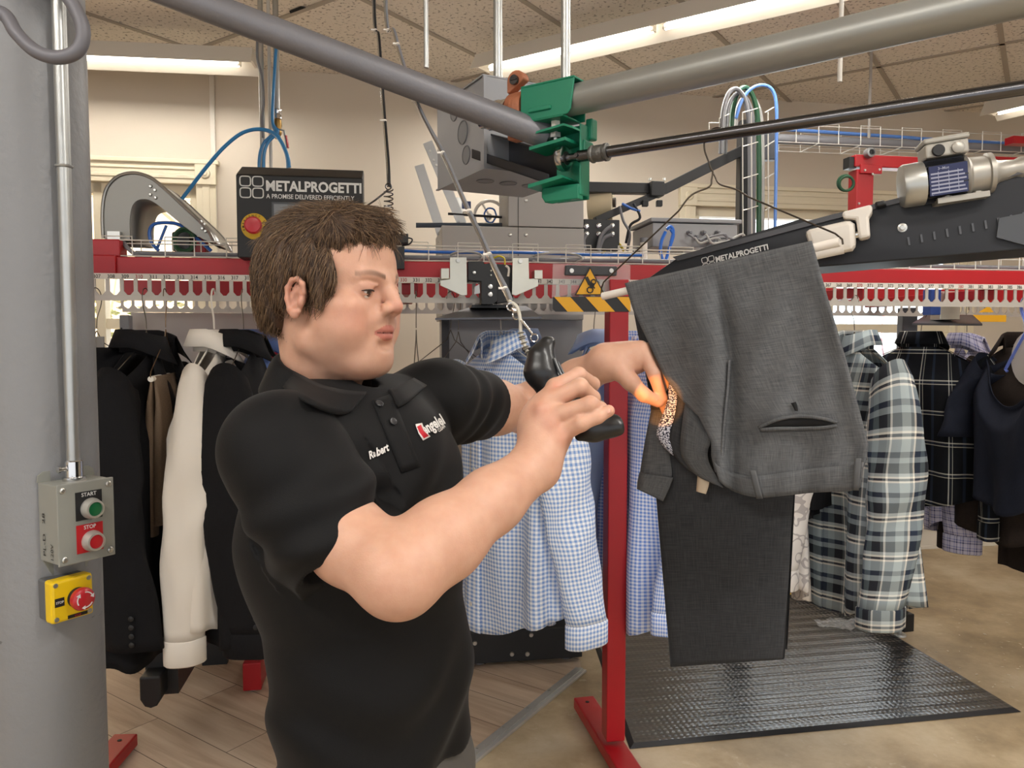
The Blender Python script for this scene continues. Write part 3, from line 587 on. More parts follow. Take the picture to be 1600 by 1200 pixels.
# ================================================================ garment conveyor
zb0, zb1 = Q(250, 431, 0)[1], Q(250, 402, 0)[1]
sL, sR = Q(60, 410, 0)[0], 3.4
PITCHS = .0418
cv = thing('garment_conveyor', 'long red garment conveyor with grey slotted hanger combs behind the person', 'conveyor', W(.3, .4, 0))
mb = MB(MM); mb.box2((sL, 0, zb0), (sR, .07, zb1)); mb.build('front_beam', RED, cv, smooth=False, bevel=.003)
mb = MB(MM); s1 = Q(182, 400, 0)[0]; mb.box2((sL, -.012, zb0-.002), (s1, .075, zb1+.004)); mb.box2((sL, .0, zb1), (s1+.01, .075, zb1+.055)); mb.build('corner_joint', RED, cv, smooth=False, bevel=.004)
# front comb (numbered strip on top, pointed slots)
def comb(s0, s1, t, zt, zbm, pitch, tooth, top, bot, thick=.004):
    mb = MB(MM); mb.box2((s0, t, zt-top), (s1, t+thick, zt)); mb.box2((s0, t, zbm), (s1, t+thick, zbm+bot))
    n = int((s1-s0)/pitch)
    for k in range(n+1):
        s = s0 + k*pitch; h = tooth/2; zz = zbm+bot
        mb.prism([(s-h, zz), (s-pitch/2+.004, zz-.001), (s+pitch/2-.004, zz-.001), (s+h, zz+.012), (s+h, zt-top+.001), (s-h, zt-top+.001), (s-h, zz+.012)][2:] + [(s-pitch/2+.004, zz-.001)], (0, t+thick, 0), (1, 0, 0), (0, 0, 1), thick)
    return mb
zc1, zc0 = Q(250, 430, -.02)[1], Q(250, 470, -.02)[1]
COMB = mat('comb_steel', '#b4aea6', .5, .35, .05, 20)
comb(sL, sR, -.02, zc1, zc0, PITCHS, .012, .012, .018).build('slotted_comb', COMB, cv, smooth=False)
mb = MB(MM); mb.box2((sL, -.024, zc1-.014), (sR, -.0205, zc1+.004)); ns = mb.build('number_strip', mat('strip_white', '#cfc9c0', .5), cv, smooth=False)
sn = Q(218, 430, -.02)[0]
for k in range(int((sL-sn)/PITCHS)+1, int((sR-sn)/PITCHS)):
    num = 310 + k; q = MB(MM); q.text(str(num), (sn + k*PITCHS, -.0242, zc1-.0115), (1, 0, 0), (0, 0, 1), width=.022, height=.017, center=True, bold=.01); q.build('slot_number', mat('ink_red', '#9c2a2a', .6) if num % 10 == 0 else INK, ns, smooth=False)
# back track: red beam and second comb, with end bends joining both tracks
TB_ = .78
z2t, z2b = Q(250, 438, TB_)[1], Q(250, 461, TB_)[1]
mb = MB(MM); mb.box2((sL, TB_, z2b), (sR, TB_+.06, z2t)); mb.build('back_beam', RED, cv, smooth=False, bevel=.003)
zk1, zk0 = Q(250, 466, TB_-.02)[1], Q(250, 488, TB_-.02)[1]
comb(sL, sR, TB_-.02, zk1, zk0, .0418, .011, .008, .016).build('slotted_comb', COMB, cv, smooth=False)
for px in (470, 640, 960, 1350, 1560):
    mb = MB(MM); s = Q(px, 440, 0)[0]; mb.box2((s-.03, .05, zb0-.05), (s+.03, TB_+.02, zb0-.01)); mb.build('cross_tie', RED, cv, smooth=False, bevel=.003)
# posts with feet
def post(s, t, w=.068, foot=None):
    mb = MB(MM); mb.box2((s-w/2, t-w/2, .08), (s+w/2, t+w/2, zb0)); return mb.build('post', RED, cv, smooth=False, bevel=.004)
pb = PZ(958, 1160, .06); q = pb - MO; ps, pt = q.dot(MU), q.dot(MV)
FT = mat('levelling_foot', '#cfd0cc', .4, .4)
def footbar(po, a, b, h=.075, w=.085):
    mb = MB(); mb.bar(a + UPZ*h/2, b + UPZ*h/2, w, h-.03); f = mb.build('foot', RED, po, smooth=False, bevel=.005)
    d = (b-a).normalized()
    for e, sg in ((a, 1), (b, -1)):
        c = e + d*sg*.05; m2 = MB(); m2.lathe((c.x, c.y, .001), (0, 0, 1), [(0, .03), (.008, .028), (.014, .012), (.04, .009)], 20); m2.build('levelling_foot', FT, f)
        m2 = MB(); m2.cyl((c.x, c.y, h-.0148), (c.x, c.y, h-.0138), .008, seg=16); m2.build('bolt_hole', INK, f)
po = post(ps, pt); fa = PZ(912, 1088, .06); fb = fa + (pb - fa)*2.6; fa.z = fb.z = 0
footbar(po, fa, fb)
po = post(Q(393, 600, .10)[0], .45 + .35)
e = PZ(197, 1150, .05); e.z = 0; dd = (PZ(170, 1180, .05) - e); dd.z = 0; dd.normalize()
q = e + dd*.45 - MO; po = post(q.dot(MU), q.dot(MV)); footbar(po, e, e + dd*.9)
e = PZ(394, 1085, .0); e.z = 0; m2 = Vector((MV.x, MV.y, 0)); po = post((e + m2*.6 - MO).dot(MU), (e + m2*.6 - MO).dot(MV)); footbar(po, e, e + m2*1.1, h=.15, w=.075)
po = post(Q(1640, 600, .6)[0]+.2, .6); 
# black lower drip panels between the feet
mb = MB(MM); s = Q(360, 1000, .35)[0]; mb.box2((s, .33, .30), (Q(413, 1000, .33)[0], .36, .42)); mb.build('end_plate', BLACKP, cv, smooth=False, bevel=.004)
# wire cable tray on the front beam
def tray(s0, s1, t0, t1, z, h, step, nm, label, M=MM, m=WHITEW):
    mb = MB(M); r = .0022
    for t in (t0, t1):
        mb.cyl((s0, t, z+h), (s1, t, z+h), r, seg=6); mb.cyl((s0, t, z), (s1, t, z), r, seg=6)
    mb.cyl((s0, (t0+t1)/2, z), (s1, (t0+t1)/2, z), r, seg=6)
    k = 0; s = s0
    while s < s1:
        for q in (t0, t1): mb.tube([(s, q, z), (s, q, z+h+.012), (s+step*.9, q, z+h+.012), (s+step*.9, q, z)], r, 6)
        mb.cyl((s, t0, z), (s, t1, z), r, seg=6); s += step*1.9; k += 1
    return tag(mb.build(nm, m), label, 'cable tray')
ty = Q(215, 372, .02)[1]
zty = zb1 + .004
tray(Q(160, 380, .01)[0], sR, .008, .10, zty, .05, .1, 'cable_tray', 'white wire cable tray lying on top of the red front beam')
def cable(pts, r, m, nm, label, cat='cable', group=None, n=8, seg=8):
    return tag(MB().tube(spline(pts, n), r, seg).build(nm, m), label, cat, group)
def wig(s0, s1, t, z, a, n=14):
    return [W(lerp(s0, s1, k/n), t + random.uniform(-a, a), z + random.uniform(-a, a)*.4) for k in range(n+1)]
sa, sb = Q(210, 390, .03)[0], sR
cable(wig(sa, sb, .04, zty+.012, .006), .008, GREYC, 'cable', 'thick grey cable along the bottom of the wire tray')
cable(wig(sa, sb, .06, zty+.010, .008), .006, mat('cable_light', '#a9a8a4', .5), 'cable', 'pale grey cable along the bottom of the wire tray')
cable(wig(Q(380, 390, .03)[0], Q(1010, 390, .03)[0], .07, zty+.038, .005), .0055, mat('blue_tube', '#3468b8', .3), 'air_tube', 'blue air tube along the top of the wire tray', 'tube')
cable([QP(193, 383, .05), QP(205, 394, .04), QP(222, 402, .04), QP(250, 404, .05)], .004, mat('yellow_wire', '#c7b51c', .4), 'wire', 'yellow wire end entering the tray at left', 'wire')
cable([QP(190, 375, .05), QP(200, 388, .03), QP(216, 400, .03), QP(236, 403, .03)], .007, GREYC, 'cable', 'grey cable bend entering the wire tray at left')
# loose grey loops on the tray by the reader
for i, (cx, cy, a, b, lab) in enumerate(((728, 402, 26, 9, 'grey cable coil lying on the tray left of the reader unit'), (870, 404, 40, 9, 'grey cable loop lying on the tray right of the reader unit'))):
    cable([QP(cx + a*math.cos(k*.7), cy + b*math.sin(k*.7) , .02 + .05*(k % 3)/3) for k in range(20)], .004, mat('cable_light', '#a9a8a4'), 'cable', lab)
# reader unit with zinc brackets
rd = thing('reader_unit', 'black sensor reader unit between two zinc brackets on the red beam', 'sensor', QP(775, 478, -.06))
def mprism(poly, t, depth):
    """pixel polygon on the machine plane t, extruded away from the camera."""
    mb = MB(MM); pts = [Q(x, y, t) for x, y in poly]
    return mb.prism(pts, (0, t, 0), (1, 0, 0), (0, 0, 1), -depth)
mprism([(731, 408), (755, 408), (757, 412), (775, 410), (778, 470), (770, 476), (752, 476), (752, 440), (731, 438)], -.07, .08).build('housing', BLACKPL, rd, smooth=False, bevel=.002)
mprism([(774, 412), (800, 414), (802, 470), (776, 474)], -.06, .07).build('housing_side', BLACKP, rd, smooth=False, bevel=.002)
for sg, poly, hole in ((0, [(703, 402), (729, 402), (730, 461), (722, 462), (688, 446), (688, 438), (703, 436)], (716, 407)), (1, [(801, 403), (826, 403), (827, 436), (841, 434), (841, 447), (806, 462), (800, 460)], (813, 408))):
    b_ = mprism(poly, -.085, .006).build('bracket', ZINC, rd, smooth=False, bevel=.001)
    c = QP(*hole, -.087); mb = MB(); mb.lathe(c, -MV, [(0, .008), (.004, .0075)], 6); mb.build('bolt', SCREW, b_, smooth=False)
for poly in ([(689, 419), (702, 419), (702, 436), (689, 436)], [(835, 422), (848, 422), (848, 436), (835, 436)]):
    mprism(poly, -.09, .05).build('tab', ZINC, rd, smooth=False, bevel=.002)
for x, y in ((741, 426), (766, 448), (766, 460), (767, 423), (767, 430)):
    c = QP(x, y, -.071); r = .0085 if y > 440 else (.006 if x < 750 else .003); mb = MB(); mb.lathe(c, -MV, [(0, r), (.005, r*.9), (.006, r*.4)], 16); mb.build('screw', SCREW, rd)
mprism([(742, 448), (749, 444), (750, 458), (741, 460)], -.075, .02).build('sensor_eye', mat('sensor_clear', '#b7bbbd', .2), rd, smooth=False)
mb = MB(); mb.tube(spline([QP(772, 403, -.05), QP(780, 400, -.06), QP(788, 404, -.06), QP(789, 414, -.06)], 6), .0028, 8); mb.build('yellow_lead', mat('yellow_wire', '#c7b51c'), rd)
mb = MB(); mb.tube(spline([QP(790, 415, -.06), QP(795, 420, -.06), QP(794, 432, -.06)], 6), .004, 8); mb.build('white_lead', WHITEPL, rd)
# dark drop tray below the reader
mb = MB(); a, b, c_, d_ = QP(680, 497, -.22), QP(846, 495, -.22), QP(822, 478, .1), QP(740, 478, .1)
mb.add([a, b, c_, d_] + [p - UPZ*.006 for p in (a, b, c_, d_)], [(0, 1, 2, 3), (7, 6, 5, 4), (0, 4, 5, 1), (1, 5, 6, 2), (2, 6, 7, 3), (3, 7, 4, 0)])
dt = thing('drop_tray', 'dark sheet metal tray tilted below the reader unit', 'tray', QP(763, 495, -.05)); mb.build('sheet', mat('sheet_dark', '#5d5e63', .35, .8), dt, smooth=False)
mprism([(738, 476), (800, 476), (803, 481), (736, 481)], -.03, .1).build('mount', BLACKPL, dt, smooth=False)
# clear guard with hazard sign
ga_ = thing('warning_guard', 'clear guard with yellow hand crush triangle and striped edge on the red beam', 'guard', QP(925, 470, -.09))
ACR = mat('acrylic', '#eef2f2', .06, alpha=.16); 
mprism([(864, 412), (985, 413), (985, 489), (862, 487)], -.09, .004).build('clear_plate', ACR, ga_, smooth=False)
mprism([(884, 414), (965, 416), (964, 431), (883, 430)], -.10, .02).build('mount_bar', mat('mount_grey', '#3b3c40', .5), ga_, smooth=False, bevel=.004)
for x in (893, 955):
    mb = MB(); mb.lathe(QP(x, 423, -.101), -MV, [(0, .008), (.004, .0075)], 16); mb.build('screw', SCREW, ga_)
HY = mat('hazard_yellow', '#e3a81a', .5); HB = mat('hazard_black', '#1c1c1e', .5)
def tri(cx, cy, h, t, par):
    mprism([(cx, cy-h*.55), (cx+h*.52, cy+h*.42), (cx-h*.52, cy+h*.42)], t, .003).build('sign_border', HB, par, smooth=False)
    b_ = mprism([(cx, cy-h*.47), (cx+h*.46, cy+h*.385), (cx-h*.46, cy+h*.385)], t-.0015, .003).build('sign_face', HY, par, smooth=False)
    mb = MB()
    mb.bar(QP(cx-h*.13, cy-h*.2, t-.003), QP(cx-h*.02, cy+h*.02, t-.003), .011, .003, up=MV); mb.bar(QP(cx-h*.05, cy, t-.003), QP(cx+h*.14, cy+h*.1, t-.003), .012, .003, up=MV)
    for k in range(3): mb.bar(QP(cx+h*.02*k, cy+h*.02, t-.003), QP(cx+h*(.02+.07*k), cy+h*.19, t-.003), .004, .003, up=MV)
    for gx, gy, gr in ((cx+h*.12, cy-h*.04, h*.075), (cx-h*.0, cy+h*.24, h*.095)):
        for k in range(9):
            a = k*2*PI/9; mb.bar(QP(gx+gr*.8*math.cos(a), gy+gr*.8*math.sin(a), t-.003), QP(gx+gr*1.25*math.cos(a), gy+gr*1.25*math.sin(a), t-.003), .005, .003, up=MV)
        n = 14; pts = [QP(gx+gr*math.cos(2*PI*k/n), gy+gr*math.sin(2*PI*k/n), t-.003) for k in range(n)]; mb.tube(pts, .0018, 6, closed=True)
    mb.build('pictogram', HB, b_, smooth=False)
tri(922, 442, 46, -.105, ga_)
sp_ = mprism([(864, 464), (985, 463), (984, 487), (868, 487), (864, 483)], -.10, .003).build('striped_edge', HB, ga_, smooth=False)
mb = MB(MM)
for x in (866, 915, 964):
    pts = [Q(x, 464, -.1022), Q(min(985, x+25), 464, -.1022), Q(min(985, x+46), 487, -.1022), Q(min(984, x+21), 487, -.1022)]
    mb.prism(pts, (0, -.1022, 0), (1, 0, 0), (0, 0, 1), -.002)
mb.build('stripe', HY, sp_, smooth=False)
# ================================================================ control panel with logo
def logo(L, x0, y0, wd, name_parent, z=.001):
    """four rounded squares, the maker's word and its line; lower-left corner at x0, y0."""
    q = wd*.085; mb = MB(L)
    for ix in (0, 1):
        for iy in (0, 1):
            cx, cy = x0 + q*.5 + ix*q*1.18, y0 + q*.5 + iy*q*1.12; r = q*.5; pts = []
            for k in range(24):
                a = 2*PI*k/24; ca, sa = math.cos(a), math.sin(a); pts.append((cx + r*math.copysign(abs(ca)**.5, ca), cy + r*.94*math.copysign(abs(sa)**.5, sa), z))
            mb.tube(pts, q*.06, 6, closed=True)
    xt = x0 + q*2.45
    mb.text('METALPROGETTI', (xt, y0 + q*.78, z), (1, 0, 0), (0, 1, 0), width=wd*.78, height=q*1.35, bold=.035)
    mb.text('A PROMISE DELIVERED EFFICIENTLY', (xt, y0 + q*.02, z), (1, 0, 0), (0, 1, 0), width=wd*.72, height=q*.62, bold=.01)
    return mb.build('logo', PRINTW, name_parent, smooth=False)
c00, c10 = QP(370, 400, -.10), QP(566, 400, -.10)
tp_ = .26
cp = thing('operator_terminal', 'black touch screen terminal with white lettering and red stop button', 'control panel', (c00+c10)/2)
pts = [Q(x, y, -.10) for x, y in ((369, 400), (566, 412), (568, 283), (369, 275))]
sx0, sx1 = Q(369, 300, -.10)[0], Q(567, 300, -.10)[0]; z1, z0 = Q(369, 272, -.1)[1], Q(369, 402, -.1)[1]
mb = MB(MM); mb.box2((sx0, -.10, z0), (sx1, .04, z1)); mb.prism([(-.10, z1), (.0, z1+.045), (.04, z1+.045), (.04, z1)], (sx0, 0, 0), (0, 1, 0), (0, 0, 1), sx1-sx0); mb.build('housing', mat('panel_black', '#0f1012', .5, 0, .1, 30), cp, smooth=False, bevel=.003)
L = MM @ Matrix(((1, 0, 0, 0), (0, 0, -1, -.10), (0, 1, 0, 0), (0, 0, 0, 1)))
logo(L, sx0+.012, Q(376, 309, -.1)[1], (sx1-sx0)*.97, cp)
a, b = Q(424, 315, -.1), Q(545, 372, -.1)
mb = MB(L); mb.box2((a[0], b[1], 0), (b[0], a[1], .004)); fr = mb.build('screen_frame', mat('screen_frame', '#3f4347', .4), cp, smooth=False, bevel=.002)
mb = MB(L); mb.box2((a[0]+.008, b[1]+.008, .004), (b[0]-.008, a[1]-.008, .005)); mb.build('screen', mat('screen_grey', '#7b8084', .15), fr, smooth=False)
e = Q(398, 354, -.1)
mb = MB(L); mb.lathe((e[0], e[1], 0), (0, 0, 1), [(0, .041), (.003, .041), (.004, .039)], 40); dk = mb.build('stop_disc', mat('disc_yellow', '#c9a31a', .5), cp)
mb = MB(L)
for k, ch in enumerate('EMERGENCY STOP'):
    if ch == ' ': continue
    a = math.radians(200 - k*17); x, y = e[0]+.031*math.cos(a), e[1]+.031*math.sin(a); mb.text(ch, (x, y, .0045), (math.sin(a), -math.cos(a), 0), (math.cos(a), math.sin(a), 0), height=.009, center=True)
mb.build('lettering', INK, dk, smooth=False)
mb = MB(L); mb.lathe((e[0], e[1], .004), (0, 0, 1), [(0, .017), (.014, .017), (.016, .026), (.028, .027), (.034, .022), (.036, .001)], 36); mb.build('mushroom_button', REDPL, cp)
mb = MB(MM); mb.box2((sx1-.16, .0, z0-.06), (sx1-.05, .04, z0)); mb.build('bracket', BLACKP, cp, smooth=False)
# small camera bracket right of the panel
cbk = thing('sensor_camera', 'small black camera on a bracket behind the head', 'camera', QP(622, 420, -.04))
mprism([(615, 385), (632, 385), (632, 420), (618, 420)], -.04, .04).build('bracket', BLACKP, cbk, smooth=False)
mprism([(612, 365), (638, 365), (638, 380), (612, 380)], -.05, .05).build('body', BLACKPL, cbk, smooth=False, bevel=.003)
mb = MB(); mb.tube(spline([QP(636, 371, -.03), QP(644, 374, -.03), QP(640, 381, -.03), QP(628, 384, -.03)], 6), .0025, 8); mb.build('lead', BLACKC, cbk)
# curved zinc guard at the left
cg = thing('curved_guard', 'curved galvanized chain guard hood on the conveyor at the left', 'guard', QP(245, 380, .3))
GALVS = mat('guard_galv', '#a3a39f', .32, .92, .12, 8)
def guard_path(off):
    c = [(161, 372), (160, 330), (166, 296), (184, 276), (208, 270), (232, 276), (252, 290), (290, 325), (322, 356), (336, 380)]
    return c
outer = spline([(x, y, 0) for x, y in guard_path(0)], 6)
pts = [Q(p.x, p.y, .3) for p in outer]
inn = [(203, 374), (203, 340), (209, 318), (224, 311), (244, 318), (290, 355), (318, 374)]
pin = [Q(p.x, p.y, .3) for p in spline([(x, y, 0) for x, y in inn], 6)]
mb = MB(MM); rows = [[(a, .3 - .0, z) for a, z in pts], [(a, .58, z) for a, z in pts]]; mb.grid(rows); mb.build('outer_skin', GALVS, cg, solid=.003)
mb = MB(MM); poly = pts + pin[::-1]; mb.prism(poly, (0, .30, 0), (1, 0, 0), (0, 0, 1), -.004); mb.build('front_plate', mat('guard_plate', '#8d8c87', .42, .6), cg, smooth=False)
mb = MB(MM); mb.prism(poly, (0, .58, 0), (1, 0, 0), (0, 0, 1), -.004); mb.build('back_plate', MATS['guard_plate'], cg, smooth=False)
mb = MB(MM); mb.grid([[(a, .305, z) for a, z in pin], [(a, .58, z) for a, z in pin]]); mb.build('inner_skin', MATS['guard_plate'], cg, solid=.003)
for tt in (.298, .582):
    mb = MB(MM); mb.tube([(a, tt, z) for a, z in pts], .006, 8); mb.build('rim', GALVS, cg)
for x, y in ((235, 291), (242, 297), (235, 304), (243, 309), (315, 346), (320, 350), (316, 357), (321, 361)):
    mb = MB(); mb.lathe(QP(x, y, .297), -MV, [(0, .006), (.004, .004)], 10); mb.build('rivet', SCREW, cg)
mb = MB(MM); a, b = Q(172, 363, .3), Q(192, 378, .3); mb.box2((a[0], .27, b[1]), (b[0], .3, a[1])); mb.build('latch', SCREW, cg, smooth=False)
# things on the left end: green cable coil, black gearbox, blue hoses
gb = thing('gearbox', 'small black gearbox on a red plate under the curved guard', 'gearbox', QP(285, 390, .4))
mprism([(268, 362), (298, 360), (298, 392), (268, 392)], .38, .1).build('body', BLACKPL, gb, smooth=False, bevel=.006)
mprism([(296, 366), (318, 372), (322, 395), (296, 395)], .42, .08).build('mount', RED, gb, smooth=False, bevel=.004)
for k, (rx, ry) in enumerate(((17, 19), (14, 16))):
    pts = [QP(288 + rx*math.cos(a*.5), 376 + ry*math.sin(a*.5), .33+.01*k) for a in range(13)]
    cable(pts, .006, GREENC, 'cable', ('outer', 'inner')[k] + ' turn of dark green cable in front of the gearbox', 'cable')
cable([QP(x, y, .35) for x, y in ((248, 392), (236, 378), (234, 360), (242, 350), (262, 348), (282, 352), (300, 366), (330, 392))], .0065, mat('blue_tube', '#3468b8'), 'air_tube', 'blue air tube loop lying inside the curved guard', 'tube')
cable([QP(x, y, .36) for x, y in ((244, 392), (252, 372), (260, 352))], .0055, mat('blue_tube', '#3468b8'), 'air_tube', 'short blue air tube crossing inside the curved guard', 'tube')
cable([QP(x, y, .5) for x, y in ((284, 311), (300, 290), (325, 258), (352, 228), (380, 207), (408, 202), (432, 212), (448, 240), (452, 262))], .0075, BLUEH, 'air_hose', 'long blue air hose arching from the curved guard to the panel', 'hose')
tm = 1.05
def wallpipe(px, y0, y1, tt, r, m, nm, label, cat='pipe'):
    a, b = QP(px, y0, tt), QP(px, y1, tt); a.z = min(max(a.z, 0), HZ); 
    return tag(MB().cyl((b.x, b.y, b.z), (b.x, b.y, a.z), r, seg=16).build(nm, m), label, cat)
wallpipe(411, -200, 265, tm, .0115, GALV, 'air_pipe', 'thin galvanized pipe dropping behind the control panel, left')
wallpipe(426, -200, 400, tm+.02, .008, mat('pipe_pale', '#cfcbc2', .45), 'air_pipe', 'thin pale pipe dropping behind the control panel, right')
vp = thing('valve_pipe', 'steel air pipe with brass ball valve and red handle by the wall', 'pipe', QP(434, 205, tm))
a = QP(433, 172, tm); mb = MB(); mb.cyl(a, (a.x, a.y, HZ), .013, seg=20); mb.build('pipe', GALV, vp)
mb = MB(); mb.lathe(a - UPZ*.045, (0, 0, 1), [(0, .014), (.005, .021), (.02, .021), (.024, .019), (.028, .021), (.045, .021), (.05, .013)], 20); mb.build('union', CHROME, vp)
BRASS = mat('brass', '#9a7a45', .35, .85); mb = MB(); mb.lathe(a - UPZ*.13, (0, 0, 1), [(0, .01), (.012, .012), (.02, .018), (.03, .02), (.045, .016), (.06, .021), (.085, .018)], 16); mb.build('valve_body', BRASS, vp)
h0 = a - UPZ*.09 - MV*.02; h1 = QP(444, 204, tm-.02); h2 = QP(449, 231, tm-.02)
mb = MB(); mb.tube([h0, h1, h2], .005, 8); mb.build('lever', GALV, vp); mb = MB(); mb.tube(spline([QP(447, 212, tm-.02), QP(449, 222, tm-.02), QP(450, 231, tm-.02)], 4), .0095, 10, flat=.5); mb.build('lever_grip', REDPL, vp)
for k, (x0, x1, x2, lab) in enumerate(((429, 412, 405, 'blue air hose loop at the pipe above the panel, left strand'), (432, 440, 449, 'blue air hose loop at the pipe above the panel, right strand'), (434, 418, 412, 'blue air hose loop at the pipe above the panel, inner strand'))):
    cable([QP(x, y, tm-.04-.01*k) for x, y in ((432, 66), (428, 130), (426, 190), (x0, 206), (x1, 224), (x2, 250), (x2+1, 300))], .0072, BLUEH, 'air_hose', lab, 'hose')
cable([QP(x, y, tm-.06) for x, y in ((402, 54), (402, 90), (409, 120), (412, 160), (409, 185), (411, 215))], .006, GREYC, 'cable', 'grey flexible cable strapped to the wall pipes above the panel')
# ================================================================ machine behind the conveyor
T = .95
def mbox(px0, py0, px1, py1, t, depth, mbb=None):
    a, b = Q(px0, py0, t), Q(px1, py1, t); mb = mbb or MB(MM); mb.box2((a[0], t, b[1]), (b[0], t+depth, a[1])); return mb
mc = thing('bagging_machine', 'tall grey sheet metal bagging machine behind the blue gingham shirt', 'machine', W(Q(800, 700, T)[0], T+.2, 0))
GREYL = mat('grey_lower', '#8f8f8f', .42, .15, .03, 5)
mbox(695, 492, 908, 992, T, .4).build('lower_cabinet', GREYL, mc, smooth=False, bevel=.006)
mbox(690, 352, 912, 500, T-.1, .45).build('upper_cabinet', GREYCAB, mc, smooth=False, bevel=.004)
mbox(794, 278, 912, 356, T-.1, .3).build('upper_head', GREYCAB, mc, smooth=False, bevel=.004)
mbox(794, 278, 826, 300, T-.105, .3).build('head_corner', GREYCAB, mc, smooth=False, bevel=.004)
mb = MB(MM); a, b = Q(810, 300, T-.103), Q(810, 400, T-.103); mb.box2((a[0]-.0012, T-.102, b[1]), (a[0]+.0012, T-.1, a[1])); mb.build('panel_seam', INK, mc, smooth=False)
for x, y in ((822, 313), (863, 308), (889, 308), (797, 367), (822, 367), (805, 304), (806, 304)):
    mb = MB(); mb.lathe(QP(x, y, T-.1), -MV, [(0, .009), (.004, .008), (.006, .004)], 14); mb.build('screw', SCREW, mc)
s0, s1 = Q(716, 1000, T-.2)[0], Q(910, 1000, T-.2)[0]; za, zb_ = Q(800, 985, T-.2)[1], Q(800, 1034, T-.2)[1]
mb = MB(MM); mb.box2((s0, T-.2, zb_), (s1, T+.2, za)); mb.build('base_plinth', BLACKP, mc, smooth=False, bevel=.004)
for x, y in ((742, 1005), (800, 1022), (824, 1022), (830, 992)):
    mb = MB(); mb.lathe(QP(x, y, T-.2), -MV, [(0, .011), (.005, .009)], 12); mb.build('bolt', SCREW, mc)
for px in (750, 885):
    s = Q(px, 1000, T-.14)[0]; mb = MB(MM); mb.lathe((s, T-.12, .006), (0, 0, 1), [(0, .04), (.012, .038), (.018, .014), (zb_, .012)], 20); mb.build('levelling_foot', STEEL, mc)
mbox(690, 492, 704, 985, T-.02, .02).build('edge_trim', mat('edge_dark', '#3a3b3e', .5), mc, smooth=False)
# grey sloping frame (ladder-like) left of the machine head
fr = thing('ladder_frame', 'grey sloping flat bar frame left of the junction box', 'frame', QP(700, 390, T+.15))
for pts in (((668, 222), (722, 350)), ((655, 258), (690, 366)), ((722, 350), (690, 384))):
    mb = MB(); mb.bar(QP(*pts[0], T+.1), QP(*pts[1], T+.1), .008, .045, up=MV.cross(UPZ)); mb.build('bar', mat('bar_grey', '#b9bbbb', .4, .4), fr, smooth=False)
mb = MB(); mb.cyl(QP(650, 352, T+.1), QP(792, 352, T+.1), .012, seg=10); mb.build('crossbar', mat('blue_dark', '#3d4653', .5), fr)
for x, y in ((672, 236), (678, 250), (682, 258), (686, 268)):
    mb = MB(); mb.lathe(QP(x, y, T+.085), -MV, [(0, .006), (.003, .005)], 10); mb.build('bolt', SCREW, fr)
mk = thing('film_reel', 'white plastic film reel with blue lead left of the machine head', 'reel', QP(762, 335, T+.1))
mb = MB(); c = QP(765, 338, T+.18); mb.torus(c, MV, .075, .008, 32); mb.build('rim', WHITEPL, mk)
mb = MB(); mb.lathe(c, MV, [(0, .014), (.06, .014)], 16); mb.build('hub', GREYCAB, mk)
mb = MB()
for k in range(3): mb.bar(c, c + (MU*math.cos(k*2.1) + UPZ*math.sin(k*2.1))*.075, .006, .02, up=MV)
mb.build('spoke', WHITEPL, mk, smooth=False)
cable([c + MU*.03*math.cos(a) + UPZ*.035*math.sin(a) - MV*.03 for a in (0, 1, 2, 3, 4, 5, 6.2)], .004, mat('blue_tube', '#3468b8'), 'air_tube', 'blue air tube loop in front of the white film reel', 'tube')
vb = thing('solenoid_valve', 'small silver and blue valve block left of the film reel', 'valve', QP(718, 325, T+.1))
mbox(708, 308, 728, 332, T+.1, .05).build('body', SCREW, vb, smooth=False, bevel=.003); mbox(722, 314, 736, 326, T+.09, .04).build('coil', mat('coil_blue', '#3a4a78', .5), vb, smooth=False, bevel=.003)
mb = MB(); mb.cyl(QP(700, 334, T+.1), QP(795, 340, T+.1), .006, seg=8); mb.build('rod', BLACKP, vb)
# black arm from the head to the tall black post
ar = thing('bent_boom', 'black bent steel arm reaching from the machine head to the black post', 'arm', QP(1010, 340, T+.1))
mbx = MB(); mbx.bar(QP(828, 292, T+.1), QP(1040, 296, T+.1), .06, .05); mbx.build('beam', BLACKP, ar, smooth=False, bevel=.003)
mbx = MB(); mbx.bar(QP(1036, 297, T+.1), QP(1158, 236, T+.12), .06, .05); mbx.build('beam', BLACKP, ar, smooth=False, bevel=.003)
mbx = MB(); mbx.bar(QP(930, 345, T+.06), QP(1034, 300, T+.08), .04, .035); mbx.build('brace', BLACKP, ar, smooth=False, bevel=.003)
mbx = MB(); mbx.bar(QP(1014, 296, T+.07), QP(1034, 297, T+.07), .075, .07); mbx.build('joint', BLACKP, ar, smooth=False, bevel=.003)
for x in (1008, 1030):
    mbx = MB(); mbx.box(QP(x, 318, T+.05), (.03, .03, .03)); mbx.build('clamp', BLACKP, ar, smooth=False, bevel=.004)
    mbx = MB(); mbx.lathe(QP(x+8, 282, T+.07), (0, 0, 1), [(0, .008), (.012, .008)], 10); mbx.build('bolt', SCREW, ar)
a, b = QP(1166, 190, T+.12), QP(1166, 400, T+.12)
tp = thing('black_post', 'tall black square post behind the cable loops', 'post', Vector((a.x, a.y, 0)))
mb = MB(); mb.box((a.x, a.y, a.z/2), (.075, .075, a.z)); mb.build('post', BLACKP, tp, smooth=False, bevel=.004)
mb = MB(); mb.box(QP(1200, 226, T+.12), (.07, .05, .16)); mb.build('bracket', mat('bracket_dark', '#2b2d33', .5), tp, smooth=False, bevel=.003)
rl = thing('paper_roll', 'cream roll of plastic film beside the machine head', 'roll', QP(925, 320, T+.25))
